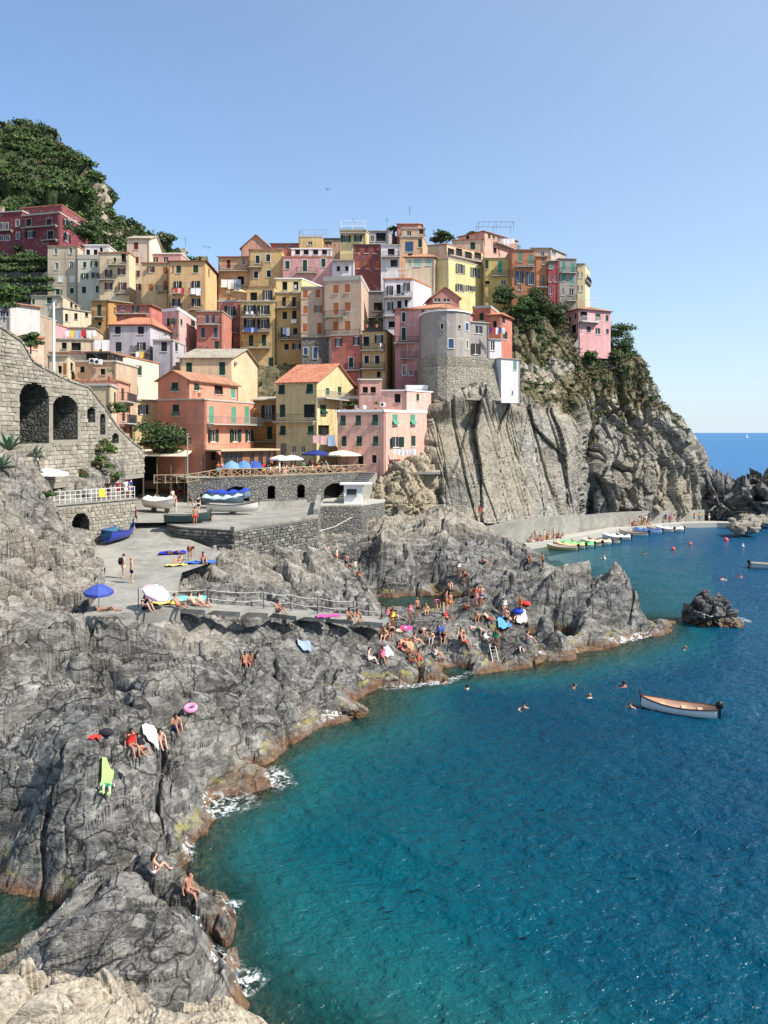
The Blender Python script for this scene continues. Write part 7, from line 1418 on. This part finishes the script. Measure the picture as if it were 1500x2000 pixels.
for h_ in f.holes: m = MB(); m.obox((f.A[0], f.A[1], 0), f.U, (0, 0, 1), f.N, h_[0], h_[1], h_[2], h_[3], -.14, -.1); adopt(m.build('pane', M_GLASS), rt)
m = MB(); m.obox((f.A[0], f.A[1], 0), f.U, (0, 0, 1), f.N, -.4, f.L+.6, f.z1+.003, f.z1+.2, -4, .7); adopt(m.build('roof', plain('tan_roof', lin(190, 170, 136), .9)), rt)
rt = tag(empty('kiosk', W(692, 990, 95)), 'small white ticket kiosk with a projecting roof on the landing', 'kiosk'); p = W(690, 0, 95.3); x, y = p[0], p[1]; m = MB()
m.box((x, y, KZ+1.15), (2.2, 2.0, 2.3)); adopt(m.build('wall', M_WHITE), rt); m = MB(); m.box((x+.35, y, KZ+2.4), (3.9, 2.7, .16)); adopt(m.build('roof', M_WHITE), rt); m = MB(); m.box((x-.15, y-1.01, KZ+1.45), (1.2, .06, .7)); adopt(m.build('window', M_GLASS), rt); m = MB(); m.box((x-.15, y-1.1, KZ+1.02), (1.4, .3, .06)); adopt(m.build('counter', M_RAIL), rt)
# laundry
def laundry(label, px, py, D, n, w_, h_, cols_, dy=.0):
    rt = tag(empty('washing_line', W(px, py, D)), label, 'laundry', 'washing hung out to dry'); a = W(px, py, D); 
    m = MB(); m.tube((a[0]-.2, a[1], a[2]+.02), (a[0]+n*(w_+.08)+.2, a[1], a[2]+.02), .012, 4); adopt(m.build('line', M_IRON), rt)
    for k in range(n):
        x0 = a[0]+k*(w_+.08); hh = h_*(.8+.4*((k*7) % 5)/5); vs = []
        for j in range(5):
            for i in range(4): vs.append((x0+w_*i/3, a[1]-.02-.06*math.sin(i*2+k)*j/4, a[2]-hh*j/4))
        m = MB(); fs = [(j*4+i, j*4+i+1, (j+1)*4+i+1, (j+1)*4+i) for j in range(4) for i in range(3)]; m.add(vs, fs); m.add([(q_[0], q_[1]+.03, q_[2]) for q_ in vs], [g[::-1] for g in fs]); c_ = cols_[k % len(cols_)]; adopt(m.build('cloth', plain('wash_%d%d%d' % tuple(int(c*99) for c in c_), c_, .95), smooth=True), rt)
Wt, Pk, Bl, Rd, Yl = lin(238, 236, 232), lin(226, 180, 172), lin(160, 180, 206), lin(206, 60, 66), lin(226, 196, 96)
laundry('large pink and pale sheets hung below the pale yellow house', 611, 851, 104, 3, .95, 1.25, [Pk, Pk, Bl]); laundry('white washing over the door of the large pink house', 768, 877, 105, 5, .55, .8, [Wt]); laundry('white sheets hung left of the grey house', 184, 664, 113, 2, 1.1, 1.7, [Wt]); laundry('row of mixed washing on the cream terrace', 128, 645, 115.5, 6, .7, 1.1, [Wt, Yl, Bl, Rd, Wt, Wt]); laundry('white cloth on the balcony of the tiled hip roof house', 373, 563, 144.6, 2, .9, 1.4, [Wt]); laundry('red and pink towels on the left balcony of the hip roof house', 341, 563, 144.6, 3, .55, .9, [Rd, Pk, Rd]); laundry('white sheet under the brown yellow house balcony', 432, 546, 157.5, 3, 1.3, 2.0, [Wt, Wt, Bl]); laundry('white washing on the balcony of the tall pink house', 976, 466, 167, 4, .75, 1.2, [Wt]); laundry('yellow and white towels on the grey house balcony', 265, 687, 115.6, 2, .6, 1.0, [Wt, Yl]); laundry('blue cloths on the yellow balcony house', 478, 640, 137.7, 4, .5, .8, [lin(60, 90, 170), lin(60, 90, 170), Bl]); laundry('pale cloth on the golden house balcony', 552, 640, 138.8, 2, .6, 1.5, [Bl, Wt]); laundry('white towel outside the golden house window', 568, 624, 139.6, 1, 1.0, .8, [Wt]); laundry('coloured clothes on the bastion balcony', 956, 640, 117.8, 5, .4, .9, [lin(70, 60, 130), Rd, Wt, lin(60, 90, 160), Wt])
# roof frames, dish, aerials
def pergola(label, x0, x1, py, D, h_, dd, mat, cat='pergola'):
    rt = tag(empty('pergola', W((x0+x1)/2, py, D)), label, cat, 'roof terrace frames'); a, b_ = W(x0, py, D), W(x1, py, D)
    for x in (a[0], (a[0]+b_[0])/2, b_[0]):
        for y_ in (D, D+dd): m = MB(); m.tube((x, y_, a[2]), (x, y_, a[2]+h_), .035, 5); adopt(m.build('post', mat), rt)
    for y_ in (D, D+dd): m = MB(); m.tube((a[0]-.2, y_, a[2]+h_), (b_[0]+.2, y_, a[2]+h_), .04, 5); adopt(m.build('beam', mat), rt)
    for k in range(7): x = a[0]+(b_[0]-a[0])*k/6; m = MB(); m.tube((x, D-.2, a[2]+h_+.08), (x, D+dd+.2, a[2]+h_+.06), .02, 4); adopt(m.build('slat', mat), rt)
pergola('white pergola on top of the yellow and white penthouse', 666, 712, 449, 170.5, 2.0, 4, M_WHITE); pergola('dark steel frame on the roof of the tall pink house', 935, 1003, 448, 164, 1.6, 4, M_IRON); pergola('white frame on the glazed roof terrace of the white modern house', 756, 800, 545, 138.5, 1.9, 4, M_WHITE); pergola('thin iron frame on the yellow skyline house', 590, 636, 462, 177, 1.6, 4, M_RAIL); pergola('white awning frame above the headland house', 1142, 1166, 601, 148, 1.7, 3, M_WHITE); pergola('grey pergola on the terrace of the large pink house', 664, 740, 802, 106.5, 1.9, 4, M_RAIL)
rt = tag(empty('satellite_dish', W(456, 708, 113.2)), 'grey satellite dish on the sunlit gable of the large cream house', 'dish'); m = MB(); c_ = W(457, 709, 114.6); m.ellipsoid((c_[0]+.35, c_[1]-.15, c_[2]), (.12, .42, .42), 12, 8); adopt(m.build('reflector', M_RAIL), rt); m = MB(); m.tube((c_[0], c_[1], c_[2]-.3), (c_[0]+.7, c_[1]-.4, c_[2]), .02, 4); adopt(m.build('arm', M_IRON), rt)
for i, (px, py, D) in enumerate(((362,484,165),(756,446,176),(800,424,178),(585,470,178),(690,448,176),(255,490,165))):
    a = W(px, py, D); m = MB(); m.tube(a, (a[0], a[1], a[2]+2.4), .03, 4)
    for k in range(4): m.tube((a[0]-.5+.08*k, a[1], a[2]+1.6+.22*k), (a[0]+.5-.08*k, a[1], a[2]+1.6+.22*k), .015, 4)
    tag(m.build('aerial', M_IRON), 'television aerial '+('above the long yellow house','beside the palm tree','on the terracotta gabled house','on the brick red skyline house','by the yellow penthouse','on the cream tower house')[i], 'aerial', 'roof aerials')
# railing on the headland viewpoint and the wooden stair
rt = tag(empty('viewpoint_railing', W(1180, 716, 150)), 'thin grey railing along the ledge below the headland house', 'railing')
for k in range(12): a = W(1126+k*11.2, 722-.3*k, 149+k*.2); m = MB(); m.tube(a, (a[0], a[1], a[2]+1.1), .04, 5); adopt(m.build('post', M_RAIL), rt)
for hh in (.55, 1.1): a, b_ = W(1126, 722, 149), W(1249, 718.7, 151.2); m = MB(); m.tube((a[0], a[1], a[2]+hh), (b_[0], b_[1], b_[2]+hh), .035, 4); adopt(m.build('rail', M_RAIL), rt)
stairs('wooden_stairs', 'grey wooden steps climbing to the left side of the headland house', W(1108, 690, 147), W(1130, 658, 147.5), 1.2, 12, plain('grey_wood', (.32, .31, .29), .9))
# sail far out, gulls
a = Wz(1459, 849.5, 0); a = (W(1459, 0, 2600)[0], 2600, 0); rt = tag(empty('sailing_boat', a), 'tiny white sail on the horizon', 'sailing boat'); m = MB(); m.box((a[0], a[1], .8), (9, 3, 1.6)); adopt(m.build('hull', M_WHITE), rt); m = MB(); m.add([(a[0]-3, a[1], 2), (a[0]+3.5, a[1], 2), (a[0]-.5, a[1], 15), (a[0]-.5, a[1]+.3, 15)], [(0, 1, 2), (1, 0, 3)]); adopt(m.build('sail', M_WHITE), rt)
for i, (px, py, D, lb) in enumerate(((640,370,120,'dark gull flying alone in the middle of the sky'),(400,482,150,'left gull of the pair flying beside the village'),(408,484,150,'right gull of the pair flying beside the village'))):
    a = W(px, py, D); m = MB(); s = .55; m.ellipsoid(a, (.14, .3, .1), 8, 5)
    for sg in (-1, 1): m.add([(a[0], a[1]-.1, a[2]), (a[0]+sg*s*.5, a[1]-.05, a[2]+.2), (a[0]+sg*s, a[1]+.05, a[2]+.1), (a[0]+sg*s*.5, a[1]+.12, a[2]+.18), (a[0], a[1]+.12, a[2]+.02)], [(0, 1, 3, 4), (1, 2, 3)])
    tag(m.build('gull', plain('gull_grey', (.2, .2, .22), .8)), lb, 'bird', 'gulls')
# fish near the surface
for i in range(70):
    px, py = 640+rng.random()*830, 1480+rng.random()*380; x, y, _ = Wz(px, py, 0); an = rng.uniform(-.4, .9); s = rng.uniform(.09, .17); m = MB(); c_, s_ = math.cos(an), math.sin(an)
    if i == 0:
        P = [(-1, 0, 0), (-.4, .22, 0), (.5, .2, 0), (1.1, 0, 0), (.5, -.2, 0), (-.4, -.22, 0)]; m.add([(p[0], p[1], 0) for p in P]+[(.2, 0, .22), (-1.5, .3, .02), (-1.5, -.3, .02)], [(0, 1, 6), (1, 2, 6), (2, 3, 6), (3, 4, 6), (4, 5, 6), (5, 0, 6), (0, 7, 8)]); o = m.build('fish', plain('fish_back', (.003, .012, .018), .95, 0, 0.05)); FM = o.data
    else: o = bpy.data.objects.new('fish', FM); COL.objects.link(o)
    o.location = (x, y, .04); o.rotation_euler = (0, 0, an); o.scale = (s, s, s); tag(o, 'small dark fish just under the surface of the bay', 'fish', 'shoal of fish in the bay')
# foam where the swell breaks
def foam_mat():
    t = NT('sea_foam'); n_ = t.noise(t.pos(), 3.0, 7, .75, 1.2); a = t.math('MULTIPLY', t.ramp(n_, [(.49, (0, 0, 0)), (.60, (1, 1, 1))]), t.attr('edge')); t.col((.86, .9, .9)); t.L(a, t.b.inputs['Alpha']); return t.m
M_FOAM = foam_mat()
FO = [((330,1600),(385,1590),(430,1578),(500,1556)), ((350,1650),(345,1690)), ((350,1800),(372,1830),(350,1780)), ((310,1895),(350,1915),(390,1905),(430,1935)), ((410,1775),(440,1780),(470,1785)), ((440,1930),(490,1925),(510,1935)), ((1000,1292),(1060,1283),(1130,1273)), ((1180,1262),(1230,1252),(1290,1235)), ((1425,1205),(1450,1212),(1460,1222)), ((560,1545),(530,1500)), ((740,1348),(800,1342),(870,1334),(930,1312)), ((600,1420),(650,1402),(720,1388))]
for i, pts in enumerate(FO):
    vs, ed_, fs = [], [], []; wq = (1.2, .8, .9, 1.4, .7, .8, .55, .5, .8, .8, .5, .7)[i]
    P = [Wz(px, py, .0) for px, py in pts]; Q = []
    for a, b_ in zip(P, P[1:]):
        for t in np.linspace(0, 1, 10)[:-1]: Q.append((a[0]+(b_[0]-a[0])*t, a[1]+(b_[1]-a[1])*t))
    Q.append(P[-1][:2]); nq = len(Q)
    for k, (x, y) in enumerate(Q):
        d_ = Vector(Q[min(k+1, nq-1)])-Vector(Q[max(k-1, 0)]); d_ = d_.normalized() if d_.length else Vector((1, 0)); nn = Vector((-d_.y, d_.x))
        for j in range(7):
            f_ = (j/6-.5)*2; xx, yy = x+nn.x*f_*wq, y+nn.y*f_*wq; vs.append((xx, yy, max(.07, min(.5, ground_z(xx, yy)+.05)))); ed_.append((1-abs(f_)**2)*math.sin(math.pi*(k+.6)/(nq+.2))*1.15)
    fs = [(k*7+j, (k+1)*7+j, (k+1)*7+j+1, k*7+j+1) for k in range(nq-1) for j in range(6)]
    tag(np_mesh('sea_foam', np.array(vs), np.array(fs), M_FOAM, True, {'edge': np.clip(ed_, 0, 1)}), kind='stuff')

# ---- clutter on balconies and roof terraces
def pot(label, px, py, D, s=.5):
    a = W(px, py, D); r = tag(empty('potted_plant', a), label, 'plant', 'potted plants'); m = MB(); m.tube((a[0], a[1], a[2]), (a[0], a[1], a[2]+.4*s), .16*s, 8, .22*s); adopt(m.build('pot', M_TILE), r)
    foliage('leaves', [(a[0], a[1], a[2]+.75*s, .42*s, .42*s, .5*s)], .1, 70, M_FRESH, r)
for px, py, D, lb in ((672,806,106.8,'potted plant at the left of the large pink house terrace'),(690,806,106.8,'second potted plant on the large pink house terrace'),(735,804,107,'potted plant beside the upper block of the large pink house'),(466,571,140,'green plant on the roof terrace of the dusky red house'),(480,572,141.5,'leafy plant by the straw parasol'),(446,588,141.2,'small plant on the dusky red house parapet'),(640,482,160,'plant on the white terrace above the pink house'),(655,482,160,'second plant on the white terrace above the pink house'),(700,498,154.5,'plant on the railed terrace left of the maroon house'),(325,668,121,'plant at the terrace corner of the light grey house'),(345,668,121,'large plant at the edge of the light grey house terrace'),(372,775,99,'plant on the salmon house terrace'),(215,745,84.5,'plant on the cream railed roof terrace'),(335,640,126,'plants at the pink house window'),(390,776,98.5,'second plant on the salmon house terrace'),(735,640,127,'plant on the roof of the yellow wing'),(716,640,127,'second plant on the roof of the yellow wing')):
    pot(lb, px, py, D, 1.3)
def chair(label, px, py, D, rz=0, c_=(.75, .74, .72)):
    a = W(px, py, D); r = tag(empty('chair', a, R(rz)), label, 'chair', 'terrace chairs'); mt = plain('white_plastic', (.75, .74, .72), .5)
    m = MB(); m.box((0, 0, .44), (.5, .5, .05)); adopt_local(m.build('seat', mt), r); m = MB(); m.box((0, .24, .72), (.5, .05, .5)); adopt_local(m.build('backrest', mt), r)
    for sx_ in (-.21, .21):
        for sy_ in (-.21, .21): m = MB(); m.tube((sx_, sy_, 0), (sx_, sy_, .42), .025, 5); adopt_local(m.build('leg', mt), r)
for i, (px, py, D, lb) in enumerate(((482,618.5,138.4,'left white chair on the upper balcony of the tall yellow house'),(494,618.5,138.4,'middle white chair on the upper balcony of the tall yellow house'),(507,618.5,138.4,'right white chair on the upper balcony of the tall yellow house'),(697,805,107,'left chair on the large pink house terrace'),(712,805,107,'right chair on the large pink house terrace'),(742,682,125.4,'chair on the lower balcony of the yellow wing'),(445,574,141.6,'chair on the dusky red house terrace'),(575,566,139.4,'chair on the golden house upper balcony'))): chair(lb, px, py, D, i*47)
def aircon(label, px, py, D): a = W(px, py, D); r = tag(empty('air_conditioner', a), label, 'air conditioner', 'air conditioners'); m = MB(); m.box((a[0], a[1], a[2]), (.85, .35, .6)); adopt(m.build('casing', M_WHITE), r); m = MB(); m.tube((a[0]-.12, a[1]-.19, a[2]), (a[0]-.12, a[1]-.176, a[2]), .22, 12); adopt(m.build('fan_grille', M_IRON), r)
aircon('air conditioner on the white modern house balcony', 788, 574, 137.3); aircon('air conditioner on the tan house roof, left one', 182, 705, 91.6); aircon('air conditioner on the tan house roof, right one', 192, 707, 91.5); aircon('air conditioner under the window of the large pink house', 748, 790, 108.7); aircon('air conditioner on the grey gap house', 712, 612, 146.6)
